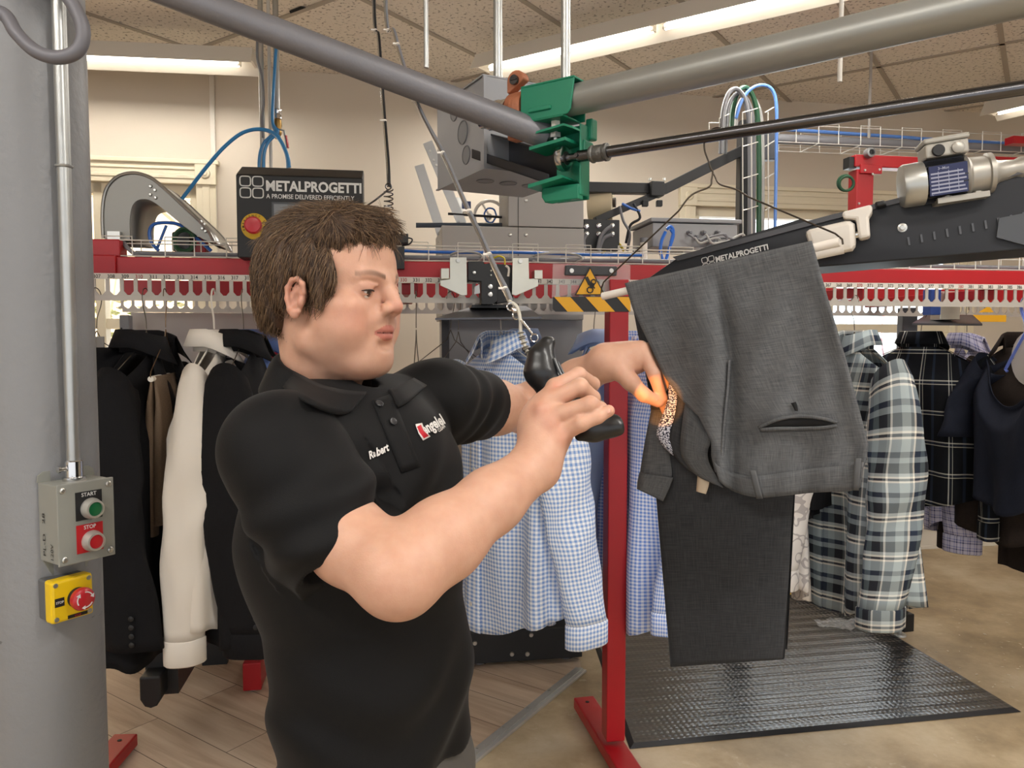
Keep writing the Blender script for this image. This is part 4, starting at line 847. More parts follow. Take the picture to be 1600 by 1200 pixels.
mb = MB(); c = QP(920, 318, T+.2); mb.lathe(c, MU - MV*.4, [(0, .024), (.0, .085), (.12, .085), (.12, .02)], 36, caps=False); mb.build('film', mat('film_cream', '#d8c7a4', .5), rl)
mb = MB(); mb.lathe(c - (MU-MV*.4)*.005, MU - MV*.4, [(0, .024), (.14, .024)], 20); mb.build('core', mat('core_dark', '#4a4036', .6), rl)
vbx = thing('valve_manifold', 'black box with chrome cable glands beside the grey machine head', 'control box', QP(950, 365, T))
mbox(912, 342, 968, 392, T, .12).build('body', BLACKPL, vbx, smooth=False, bevel=.004)
for x, y in ((916, 354), (935, 353), (956, 353), (916, 366), (935, 366), (956, 366)):
    mb = MB(); mb.lathe(QP(x, y, T), -MV, [(0, .012), (.01, .012), (.012, .008), (.022, .007)], 12); mb.build('gland', CHROME, vbx)
for k, (pts, lab) in enumerate(((((956, 353), (946, 360), (938, 372), (934, 390)), 'grey cable from the upper gland of the black box'), (((956, 366), (944, 372), (938, 384), (936, 394)), 'grey cable from the lower right gland of the black box'), (((916, 366), (912, 376), (914, 392)), 'grey cable from the lower left gland of the black box'))):
    cable([QP(x, y, T-.04) for x, y in pts], .0085, GREYC, 'cable', lab)
for k, (pts, m, lab) in enumerate(((((968, 322), (974, 345), (984, 365), (980, 392)), GREYC, 'grey cable hanging from the brace beside the black box'), (((990, 318), (1000, 340), (985, 352), (978, 380)), BLACKC, 'black cable hanging from the brace beside the black box'), (((940, 398), (952, 384), (965, 380), (975, 392)), mat('yellow_wire', '#c7b51c'), 'yellow ground wire below the black box'), (((985, 400), (1000, 385), (1015, 374), (1032, 378)), GREYC, 'grey cable running to the grey terminal box'), (((1000, 330), (985, 325), (972, 318)), mat('blue_tube', '#3468b8'), 'short blue tube above the black box'))):
    cable([QP(x, y, T+.02) for x, y in pts], .0065, m, 'cable', lab)
tbx = thing('terminal_box', 'grey terminal box bristling with cables left of the tall black post', 'terminal box', QP(1090, 370, .8))
mb = MB(MM); a, b = Q(1020, 348, .8), Q(1152, 388, .8); mb.box2((a[0], .8, b[1]), (b[0], 1.1, a[1])); mb.build('body', mat('terminal_grey', '#9a9b9c', .5), tbx, smooth=False, bevel=.004)
mb = MB(MM); a, b = Q(1016, 340, .8), Q(1158, 350, .8); mb.box2((a[0], .79, b[1]), (b[0], 1.11, a[1])); mb.build('lid', mat('terminal_lid', '#8d8e90', .5), tbx, smooth=False, bevel=.004)
for k in range(5):
    mb = MB(); mb.lathe(QP(1076 + k*11, 364 + (k % 2)*7, .8), -MV, [(0, .012), (.014, .012), (.02, .007), (.03, .006)], 12); mb.build('gland', GREYC, tbx)
for k in range(7):
    x0 = 1076 + k*9; pts = [(x0, 366 + (k % 3)*5), (x0 + 10, 372 + (k % 2)*8), (x0 + 26 + 6*k % 17, 378 - (k % 3)*6), (x0 + 40, 376 + k), (x0 + 22, 392)]
    cable([QP(x, y, .76 - .012*(k % 4)) for x, y in pts], .0055, (GREYC, MATS['cable_light'])[k % 2], 'cable', ['grey', 'pale'][k % 2] + ' cable tangled before the terminal box, ' + ['first', 'second', 'third', 'fourth', 'fifth', 'sixth', 'seventh'][k] + ' from the left', 'cable', 'tangled cables')
for k, pts in enumerate((((1040, 362), (1034, 376), (1032, 392), (1036, 408)), ((1048, 358), (1052, 368), (1046, 388), (1040, 408)), ((1042, 358), (1048, 354), (1052, 362), (1048, 380)))):
    cable([QP(x, y, .72) for x, y in pts], .0075, mat('blue_bright', '#2f6fd0', .3), 'air_tube', ('left', 'right', 'short upper')[k] + ' blue air tube looping before the terminal box', 'tube')
cl = thing('air_cylinder', 'small white pneumatic cylinder left of the terminal box', 'cylinder', QP(1008, 390, .7))
mb = MB(); mb.cyl(QP(1006, 378, .7), QP(1006, 420, .7), .016, seg=16); mb.build('barrel', WHITEPL, cl); mb = MB(); mb.cyl(QP(1006, 372, .7), QP(1006, 379, .7), .019, seg=16); mb.build('cap', GREYC, cl)
# cable bundle looping over the vertical wire tray
GT = .92
for k, (x0, x1, yt, r, m, lab) in enumerate(((1128, 1170, 142, .011, GREYC, 'outer grey cable arching over the black post'), (1135, 1176, 148, .010, mat('cable_mid', '#66676a', .5), 'inner grey cable arching over the black post'), (1143, 1184, 140, .012, GREENC, 'thick dark green cable arching over the black post'), (1150, 1190, 150, .009, MATS['cable_light'], 'pale grey cable arching behind the green cable'))):
    pts = [(x0, 200), (x0+2, 172), (lerp(x0, x1, .25), yt+4), (lerp(x0, x1, .55), yt-3), (lerp(x0, x1, .85), yt+14), (x1, 190), (x1+2, 260), (x1+1, 400)]
    if k < 2: pts = [(x0-2, 240), (x0-1, 215)] + pts
    cable([QP(x, y, GT+.02*k) for x, y in pts], r, m, 'cable', lab)
cable([QP(x, y, GT) for x, y in ((1150, 185), (1158, 160), (1172, 140), (1190, 133), (1206, 140), (1213, 165), (1213, 230), (1212, 300), (1210, 400))], .008, mat('blue_pale', '#5b86cc', .3), 'air_tube', 'pale blue air tube arching to the right of the green cable', 'tube')
mb = MB()
for px in (1160, 1174, 1200):
    mb.cyl(QP(px, 175, GT-.03), QP(px+1, 400, GT-.03), .003, seg=6)
for py in (172, 225, 275, 325, 375): mb.tube([QP(1160, py+4, GT-.03), QP(1174, py, GT-.02), QP(1187, py-4, GT+.05)], .003, 6); mb.tube([QP(1195, py+4, GT-.03), QP(1212, py-6, GT+.02)], .003, 6)
mb.tube([QP(1108, 210, GT), QP(1108, 192, GT), QP(1126, 192, GT)], .003, 6); mb.tube([QP(1124, 222, GT), QP(1124, 185, GT), QP(1140, 178, GT)], .003, 6)
tag(mb.build('wire_tray', WHITEW), 'upright white wire tray around the cable loops', 'cable tray')
# long wire tray at upper right and its cable
sA, sB = Q(1212, 225, 1.1)[0], 4.2; zz0, zz1 = Q(1300, 225, 1.1)[1], Q(1300, 198, 1.1)[1]
tray(sA, sB, 1.1, 1.28, zz0, zz1-zz0, .125, 'wire_tray', 'long white wire cable tray under the ceiling at the right')
mb = MB(MM); mb.cyl((sA, 1.16, zz0+.03), (sB, 1.16, zz0+.028), .026, seg=12); tag(mb.build('cable', GREYC), 'thick grey cable lying in the long upper wire tray', 'cable')
cable([W(sA, 1.22, zz0+.10), W(sA+.8, 1.22, zz0+.085), W(2.6, 1.22, zz0+.08), W(sB, 1.22, zz0+.07)], .010, mat('blue_pale', '#6f9ce0'), 'air_tube', 'pale blue tube lying in the long upper wire tray', 'tube')
s = Q(1374, 215, 1.1)[0]; mb = MB(MM); mb.cyl((s, 1.19, zz0), (s, 1.19, HZ), .008, seg=10); tag(mb.build('tray_hanger', mat('hanger_grey', '#a9a49c', .5)), 'thin grey rod holding the long upper wire tray to the ceiling', 'rod')
# red camera gantry
rg = thing('camera_gantry', 'red square tube gantry with a camera eye left of the motor', 'gantry', QP(1350, 320, .75))
TG = .75
mb = MB(MM); a, b = Q(1337, 241, TG), Q(1440, 264, TG); mb.box2((a[0], TG, b[1]), (b[0]+.5, TG+.07, a[1])); mb.build('cross_tube', RED, rg, smooth=False, bevel=.004)
mb = MB(MM); a, b = Q(1339, 264, TG), Q(1361, 440, TG); mb.box2((a[0], TG, b[1]), (b[0], TG+.07, a[1])); mb.build('upright', RED, rg, smooth=False, bevel=.004)
mb = MB(MM); a, b = Q(1345, 256, TG-.01), Q(1378, 272, TG-.01); mb.box2((a[0], TG-.012, b[1]), (b[0], TG, a[1])); mb.build('gusset', RED, rg, smooth=False, bevel=.003)
mb = MB(); mb.lathe(QP(1356, 240, TG), -MV, [(0, .024), (.03, .022), (.032, .014), (.02, .012)], 24); mb.build('camera_eye', mat('camera_grey', '#8b8c8c', .4, .5), rg); mb = MB(); mb.lathe(QP(1356, 240, TG), -MV, [(.019, .0135), (.022, .010)], 20); mb.build('lens', BLACKPL, rg)
mb = MB(MM); a, b = Q(1329, 244, TG), Q(1340, 262, TG); mb.box2((a[0], TG+.01, b[1]), (b[0], TG+.06, a[1])); mb.build('end_cap', BLACKPL, rg, smooth=False)
for x, y in ((1351, 266), (1374, 265), (1363, 272), (1342, 318)):
    mb = MB(); mb.lathe(QP(x, y, TG-.012), -MV, [(0, .006), (.005, .005)], 10); mb.build('bolt', SCREW, rg)
for k in range(2):
    mb = MB(); mb.torus(QP(1321 + k*2, 286 + k, TG-.02-.014*k), MV + MU*.2, .036 - .003*k, .006, 28); tag(mb.build('cable_coil', GREENC), ('front', 'rear')[1-k] + ' turn of the green cable coil hanging on the gantry', 'cable')
rg2 = thing('red_frame', 'red frame piece at the far right edge under the wire tray', 'frame', QP(1590, 230, 1.0))
mbox(1584, 212, 1640, 226, 1.0, .06).build('tube', RED, rg2, smooth=False); mbox(1545, 244, 1640, 252, 1.0, .05).build('tube', RED, rg2, smooth=False)
# ================================================================ inclined transfer arm with motor
A0, A1 = P(1085, 402, 1.95), P(1660, 285, 1.62); ad = (A1 - A0).normalized(); ax = ad; an_ = ad.cross(UPZ).normalized()
if an_.y > 0: an_ = -an_
au = an_.cross(ad); au = au if au.z > 0 else -au
LI = local(A0, ad, au, ad.cross(au)); 
def ip(px, py, off=0):
    p = PPL(px, py, A0 + an_*off, an_) - A0; return (p.dot(ad), p.dot(au))
nz = ad.cross(au).dot(an_)
arm = thing('incline_arm', 'black inclined conveyor arm with white lettering behind the grey trousers', 'conveyor arm', A0)
BLUEB = mat('arm_black', '#15171d', .45, 0, .05, 20)
poly = [ip(x, y) for x, y in ((1005, 440), (1058, 403), (1300, 340), (1420, 312), (1660, 258), (1660, 385), (1270, 418), (1010, 445))]
mb = MB(LI); mb.prism(poly, (0, 0, -.20), (1, 0, 0), (0, 1, 0), .20); mb.build('side_plate', BLUEB, arm, smooth=False, bevel=.003)
poly = [ip(x, y) for x, y in ((1052, 402), (1300, 336), (1420, 306), (1660, 250), (1660, 258), (1420, 314), (1300, 344), (1060, 408))]
mb = MB(LI); mb.prism(poly, (0, 0, -.21), (1, 0, 0), (0, 1, 0), .218); mb.build('top_flange', mat('arm_flange', '#4d4d50', .4, .3), arm, smooth=False)
a = ip(1098, 414); b = ip(1200, 389); L = LI @ Matrix.Translation((a[0], a[1], .0)) @ Matrix.Rotation(math.atan2(b[1]-a[1], b[0]-a[0]), 4, 'Z')
logo(L, 0, -.012, math.hypot(b[0]-a[0], b[1]-a[1])*1.02, arm, .001)
for x, y in ((1231, 394), (1410, 356), (1086, 425)):
    q = ip(x, y); mb = MB(LI); mb.lathe((q[0], q[1], 0), (0, 0, 1), [(0, .010), (.003, .010), (.004, .006), (.008, .005)], 16); mb.build('bolt', SCREW, arm)
mb = MB(LI)
for k in range(12):
    q = ip(1420 + k*20, 377 - k*4.3); mb.box((q[0], q[1], .002), (.004, .018, .004))
mb.build('slot_row', mat('slot_grey', '#55575c', .5), arm, smooth=False)
poly = [ip(x, y) for x, y in ((1560, 342), (1660, 322), (1660, 400), (1556, 372))]
mb = MB(LI); mb.prism(poly, (0, 0, .002), (1, 0, 0), (0, 1, 0), .01); mb.build('access_cover', mat('cover_grey', '#55575a', .4, .5), arm, smooth=False)
# rear twin beam
poly = [ip(x, y, -.3) for x, y in ((1100, 392), (1255, 346), (1262, 350), (1262, 362), (1110, 400))]
mb = MB(LI); mb.prism([(a, b) for a, b in poly], (0, 0, -.30), (1, 0, 0), (0, 1, 0), .05); mb.build('rear_beam', BLUEB, arm, smooth=False)
# white plastic take-up unit
tk = thing('take_up_unit', 'white plastic cylinder unit clamped on the inclined arm', 'actuator', A0 + ad*.4)
mb = MB(LI); a, b = ip(1268, 384, .03), ip(1336, 366, .03)
def seg_(x0, y0, x1, y1, r, m, nm, off=.03, seg=28, r2=None):
    a, b = ip(x0, y0, off), ip(x1, y1, off); mb = MB(LI); mb.cyl((a[0], a[1], off*nz), (b[0], b[1], off*nz), r, r2, seg=seg); return mb.build(nm, m, tk)
poly = [ip(x, y, .02) for x, y in ((1258, 362), (1330, 345), (1336, 352), (1338, 386), (1332, 392), (1270, 404), (1264, 380))]
mb = MB(LI); mb.prism(poly, (0, 0, 0), (1, 0, 0), (0, 1, 0), .05); mb.build('body', WHITEPL, tk, smooth=False, bevel=.012)
seg_(1271, 399, 1318, 389, .011, WHITEPL, 'nozzle', .05); seg_(1330, 369, 1350, 364, .008, CHROME, 'piston', .03)
poly = [ip(x, y, .02) for x, y in ((1316, 334), (1362, 322), (1364, 332), (1358, 342), (1360, 372), (1342, 376), (1338, 345), (1318, 344))]
mb = MB(LI); mb.prism(poly, (0, 0, 0), (1, 0, 0), (0, 1, 0), .05); mb.build('clamp', WHITEPL, tk, smooth=False, bevel=.006)
poly = [ip(x, y, .02) for x, y in ((1366, 318), (1382, 314), (1386, 322), (1370, 326))]
mb = MB(LI); mb.prism(poly, (0, 0, -.02), (1, 0, 0), (0, 1, 0), .06); mb.build('knob', BLACKPL, tk, smooth=False, bevel=.004)
# motor
MOTG = mat('motor_grey', '#a8a49b', .42, .5, .05, 30)
c0m, c1m = P(1414, 291, 1.72), P(1600, 262, 1.66); md = (c1m - c0m).normalized(); mo = c0m
mt = thing('gear_motor', 'grey electric motor with dark blue rating plate on top of the inclined arm', 'motor', c0m)
mb = MB(); mb.lathe(mo - md*.01, md, [(0, .03), (.002, .044), (.008, .047), (.045, .047), (.046, .043)], 40); mb.build('fan_cowl', mat('cowl_zinc', '#b9bab5', .35, .75), mt)
mb = MB(); mb.cyl(mo + md*.035, mo + md*.115, .038, seg=40)
x, y, _ = frame(md)
for k in range(20):
    a = 2*PI*k/20; rdv = x*math.cos(a) + y*math.sin(a); mb.bar(mo + md*.037 + rdv*.041, mo + md*.113 + rdv*.041, .0025, .011, up=rdv)
mb.build('finned_body', mat('fin_dark', '#3c3d42', .4, .6), mt, smooth=False)
mb = MB(); mb.lathe(mo + md*.113, md, [(0, .043), (.006, .046), (.012, .040), (.045, .038), (.047, .043), (.056, .043), (.06, .03), (.07, .024), (.1, .02), (.11, .024), (.16, .026), (.2, .026)], 40); mb.build('gearbox', MOTG, mt)
tv = (CAM - (mo + md*.075)); tv = (tv - md*tv.dot(md)).normalized(); tu = tv.cross(md).normalized(); tu = tu if tu.z > 0 else -tu
L = local(mo + md*.075 + tv*.0455, md, tu, tv)
mb = MB(L); mb.box2((-.037, -.03, -.006), (.037, .032, 0)); rp = mb.build('rating_plate', mat('plate_blue', '#252c55', .4), mt, smooth=False)
mb = MB(L)
for k in range(6): mb.box2((-.034, -.026 + k*.008, 0), (.034 - .003*(k % 3), -.0225 + k*.008, .0006))
for k in (-.02, 0, .018): mb.box2((k, -.026, 0), (k+.001, .02, .0007))
mb.text('C', (-.034, -.029, .0008), (1, 0, 0), (0, 1, 0), height=.006); mb.text('3~Mot', (-.02, .023, .0008), (1, 0, 0), (0, 1, 0), height=.008)
mb.build('plate_lines', mat('plate_print', '#9ca0b4', .5), rp, smooth=False)
bo = mo + md*.075 + UPZ*.046
L = local(bo, md, UPZ.cross(md).normalized(), md.cross(UPZ.cross(md).normalized()))
mb = MB(L); mb.prism([(-.042, -.036), (.042, -.036), (.042, .036), (-.042, .036)], (0, 0, 0), (1, 0, 0), (0, 1, 0), .03); tb = mb.build('terminal_housing', MOTG, mt, smooth=False, bevel=.004)
mb = MB(L); mb.box2((-.045, -.039, .03), (.045, .039, .042)); mb.build('terminal_cover', mat('cover_silver', '#a19e95', .45, .5), mt, smooth=False, bevel=.004)
for xx, m in ((-.018, BLACKPL), (.02, MOTG)):
    mb = MB(L); mb.lathe((xx, -.036, .013), (0, -1, 0), [(0, .0125), (.006, .0125), (.008, .009 if m is MOTG else .0115)], 20); mb.build('entry_plug', m, tb)
mb = MB(); b0 = mo + md*.06 - UPZ*.047; mb.bar(b0, b0 + md*.1, .06, .012)
for q in (.02, .08): mb.lathe(b0 + md*q + tv*.02, (0, 0, 1), [(0, .009), (.012, .009)], 6)
mb.build('foot_bracket', MOTG, mt, smooth=False)
# right hand belt / chain and triangle sign on the arm's far side
tri(1444, 402, 24, .28, thing('warning_sign', 'small yellow triangle warning sign near the right edge under the arm', 'sign', QP(1444, 410, .28)))
# orange black hazard at right rear
hg = thing('warning_board', 'yellow warning board hanging below the combs at the right', 'sign', QP(1545, 495, .6))
mbox(1505, 492, 1572, 503, .6, .006).build('board', HY, hg, smooth=False); mprism([(1545, 478), (1553, 488), (1530, 488)], .59, .004).build('triangle', HY, hg, smooth=False)
_b = PZ(1408, 992, 0); mb = MB(); mb.box((_b.x, _b.y+.03, (.13+1.66)/2), (.075, .06, 1.53)); tag(mb.build('support_post', mat('post_dark', '#3a3a3e', .5), smooth=False, bevel=.004), 'dark square post between the plaid shirts before the right window', 'post')
mb = MB(); a, b, c_, d_ = QP(1425, 505, .2), QP(1535, 506, .2), QP(1520, 492, .5), QP(1446, 492, .5)
mb.add([a, b, c_, d_] + [p - UPZ*.008 for p in (a, b, c_, d_)], [(0, 1, 2, 3), (7, 6, 5, 4), (0, 4, 5, 1), (1, 5, 6, 2), (2, 6, 7, 3), (3, 7, 4, 0)])
tag(mb.build('drop_tray', MATS['sheet_dark'], smooth=False), 'dark sheet metal tray below the combs in front of the right window', 'tray')
rdr = thing('reader_unit', 'silver sensor reader seen through the combs at the right', 'sensor', QP(1480, 480, .3))
mbox(1470, 455, 1500, 500, .25, .06).build('body', ZINC, rdr, smooth=False, bevel=.003); mbox(1455, 452, 1470, 492, .22, .05).build('coil', mat('coil_blue2', '#2c4f9a', .4), rdr, smooth=False, bevel=.003)
# grey panels behind the left garments (inside of the machine)
gp = thing('back_panel', 'pale grey sheet metal panel behind the hanging jackets', 'panel', W(Q(250, 700, 1.1)[0], 1.1, 0))
mbox(204, 488, 432, 985, 1.05, .03).build('sheet', mat('panel_pale', '#a9a6a4', .5, .1, .02, 4), gp, smooth=False, bevel=.003)
for px in (434, 446): mbox(px-5, 500, px+5, 985, 1.03, .03).build('edge_rail', mat('rail_pale', '#d3d0c8', .5), gp, smooth=False)
for k in range(14):
    mbox(436, 545 + k*26, 445, 552 + k*26, 1.025, .01).build('slot', INK, gp, smooth=False)
mbox(204, 985, 440, 1005, 1.0, .04).build('base_rail', BLACKP, gp, smooth=False)
sd_ = thing('machine_stand', 'black wheel end and panel of the stand below the black suit jacket', 'stand', QP(225, 1040, .1))
mb = MB(MM); a = Q(238, 1005, .2); mb.box2((a[0]-.02, .18, .24), (a[0]+.09, 1.02, .40)); mb.box2((a[0]-.02, .98, .0), (a[0]+.09, 1.02, .24)); mb.build('panel', BLACKP, sd_, smooth=False)
mb = MB(MM); a = Q(233, 1020, .1); mb.prism([(a[0]-.035, .34), (a[0]+.035, .34), (a[0]+.035, .26), (a[0]+.02, .235), (a[0], .228), (a[0]-.02, .235), (a[0]-.035, .26)], (0, .2, 0), (1, 0, 0), (0, 0, 1), .1); mb.build('guard', BLACKPL, sd_, smooth=False, bevel=.006)
pc = thing('wall_panel', 'small grey cylinder and cable fittings seen below the combs at the left', 'fitting', QP(195, 510, .9))
mbox(186, 492, 202, 516, .9, .05).build('body', GREYC, pc, smooth=False, bevel=.004); mb = MB(); mb.tube(spline([QP(190, 512, .9), QP(186, 525, .9), QP(194, 536, .9), QP(200, 524, .9)], 6), .004, 8); mb.build('lead', BLACKC, pc)
# ================================================================ floor things
mA, mB_, mC, mD = PZ(984, 1171, 0), PZ(1596, 1113, 0), PZ(1292, 929, 0), PZ(905, 940, 0)
RUB = bpy.data.materials.new('rubber'); RUB.use_nodes = True; nt = RUB.node_tree; b = nt.nodes['Principled BSDF']; b.inputs['Base Color'].default_value = lin('#2c2d30'); b.inputs['Roughness'].default_value = .24; b.inputs['Specular IOR Level'].default_value = 1.0
uv = nt.nodes.new('ShaderNodeUVMap'); sp = nt.nodes.new('ShaderNodeSeparateXYZ'); nt.links.new(uv.outputs[0], sp.inputs[0])
vo = nt.nodes.new('ShaderNodeTexVoronoi'); vo.inputs['Scale'].default_value = 42; vo.inputs['Randomness'].default_value = .0; nt.links.new(uv.outputs[0], vo.inputs['Vector'])
d = mathn(nt, 'SMOOTH_MIN', vo.outputs['Distance'], .5, .1)
wv = mathn(nt, 'SINE', mathn(nt, 'MULTIPLY', sp.outputs[1], 2*PI/.085))
h = mathn(nt, 'ADD', mathn(nt, 'MULTIPLY', d, -.0030), mathn(nt, 'MULTIPLY', wv, .0014))
bp = nt.nodes.new('ShaderNodeBump'); bp.inputs['Strength'].default_value = .8; bp.inputs['Distance'].default_value = 1.0; nt.links.new(h, bp.inputs['Height']); nt.links.new(bp.outputs[0], b.inputs['Normal'])
mt_ = thing('floor_mat', 'large black studded rubber floor mat on the concrete', 'mat', (mA+mB_+mC+mD)/4)
mb = MB(); ex = (mB_-mA).normalized(); ey = Vector((-ex.y, ex.x, 0)); Cq = [mA, mB_, mC, mD]
top = [Vector((p.x, p.y, .013)) for p in Cq]; cen = sum(top, Vector())/4; ins = [p + (cen-p).normalized()*.03 for p in top]
mb.add(ins, [(0, 1, 2, 3)], [[((p-mA).dot(ex), (p-mA).dot(ey)) for p in ins]]); mb.build('surface', RUB, mt_, smooth=False)
mb = MB()
for i in range(4):
    j_ = (i+1) % 4; lo = [Vector((p.x, p.y, .002)) for p in Cq]; mb.add([lo[i], lo[j_], ins[j_] + UPZ*.0, ins[i] + UPZ*.0], [(0, 1, 2, 3)])
mb.build('bevelled_edge', mat('rubber_edge', '#232427', .5), mt_, smooth=False)
lg = PZ(934, 1018, .015); mb = MB(); L = local(lg, ex, ey, UPZ)
for k in range(3): mb.box2((-.03 + k*.022, -.02, 0), (-.013 + k*.022, .02 - .008*(k % 2), .001)); 
mb.build('orange_mark', mat('mark_orange', '#a8552e', .5), mt_, smooth=False)
# aluminium threshold
dperp = Vector((-td.y, td.x, 0)); S = TA - td*.9
mb = MB(); mb.bar(S + UPZ*.006, TB + UPZ*.006, .055, .012); th = thing('threshold_strip', 'aluminium threshold strip screwed to the floor beside the plank flooring', 'floor strip', S); mb.build('strip', mat('aluminium', '#c9c9c6', .4, .6, .06, 40), th, smooth=False, bevel=.002)
mb = MB(); mb.bar(S + UPZ*.0135, TB + UPZ*.0135, .018, .003); mb.build('ridge', MATS['aluminium'], th, smooth=False)
for k in range(6):
    p = lerp(S, TB, .45 + k*.1); mb = MB(); mb.cyl(p + UPZ*.012 + dperp*.017, p + UPZ*.0145 + dperp*.017, .006, seg=12); mb.build('screw', SCREW, th)
# black stand base at right and yellow tape
a, b = PZ(1322, 950, .0), PZ(1420, 1000, 0); bd = (b-a).normalized()
bb = thing('base_rail', 'black steel base rail on the floor under the plaid shirts', 'rail', (a+b)/2)
mb = MB(); mb.bar(a - bd*.8 + UPZ*.085, b + UPZ*.085, .06, .09); mb.build('rail', BLACKP, bb, smooth=False, bevel=.004)
for q in (a, b - bd*.06):
    mb = MB(); mb.lathe((q.x, q.y, 0), (0, 0, 1), [(0, .03), (.01, .028), (.014, .01), (.045, .009)], 16); mb.build('levelling_foot', FT, bb)
a, b = PZ(1243, 928, 0), PZ(1330, 922, 0); mb = MB(); mb.bar(a - (b-a)*2 + UPZ*.001, b + UPZ*.001, .05, .002); tag(mb.build('floor_tape', mat('tape_yellow', '#cfae3a', .5), smooth=False), 'yellow marking tape on the concrete behind the mat', 'tape')
# crumpled clear film on the mat
mb = MB(); c = PZ(1318, 977, .02); rows = []
for i in range(9):
    rows.append([c + Vector(((j_-7)*.02 + random.uniform(-.006, .006), (i-4)*.022*(1-abs(j_-7)/12) + random.uniform(-.006, .006), random.uniform(.0, .022))) for j_ in range(15)])
mb.grid(rows); tag(mb.build('plastic_film', mat('clear_film', '#e8ecef', .12, alpha=.3, spec=.8), smooth=False), 'crumpled clear plastic film lying on the black mat', 'film')
mb = MB()
deb = mat('debris', '#d6ccb8', .6)
for k in range(46):
    p = PZ(random.uniform(1440, 1598), random.uniform(935, 1105), .002)
    q = PZ(1596 - (1113-984)*0, 0 + 1113, 0)
    s_ = random.uniform(.005, .016); a = random.uniform(0, 6); dx = Vector((math.cos(a), math.sin(a), 0)); dy = Vector((-dx.y, dx.x, 0))
    if (p - mB_).dot(Vector((ex.y, -ex.x, 0))) < -10: continue
    mb.prism([(0, 0), (s_, s_*.2), (s_*1.1, s_*.7), (s_*.2, s_*.5)], p, dx, dy, .0015)
o = mb.build('floor_scraps', deb, smooth=False); o['kind'] = 'stuff'; tag(o, 'pale scraps of tape and paper scattered on the concrete at right', 'scraps')
# ================================================================ hangers and garments
def wire_hanger(loc, rz, label, m=WIRE, S=1.2, r=.0016, drop=.0, group=None, w=.2, bar=True, neckz=-.10):
    t = thing('wire_hanger', label, 'hanger', loc, group); t.rotation_euler = (0, 0, rz)
    hk = [(.0, 0, neckz+.01), (.004, 0, -.06), (.018, 0, -.03), (.022, 0, -.006), (.014, 0, .012), (0, 0, .018), (-.014, 0, .012), (-.02, 0, -.004)]
    def sc(p): return Vector(p)*S + Vector((0, 0, 0))
    mb = MB(); mb.tube(spline([sc(p) for p in hk], 6), r, 6)
    for k in range(10): pass
    a = [(0, 0, neckz+.005), (.02, 0, neckz-.025), (w, 0, neckz-.105), (w+.008, 0, neckz-.118), (w, 0, neckz-.124)]
    mb.tube([sc(p) for p in a], r, 6); mb.tube([sc((-x, y, z)) for x, y, z in a], r, 6)
    if bar: mb.tube([sc((w, 0, neckz-.124)), sc((-w, 0, neckz-.124))], r, 6)
    # local builder: vertices are already local, so parent at the hanger and lift by its location
    for i in range(len(mb.v)): mb.v[i] = mb.v[i] + t.location
    mb.build('wire', m, t); return t
def gbuild(mb, nm, m, t, **k):
    for i in range(len(mb.v)): mb.v[i] = mb.v[i] + t.location
    if k.get('top'): pass
    return mb.build(nm, m, t, **{a: b for a, b in k.items() if a != 'top'})
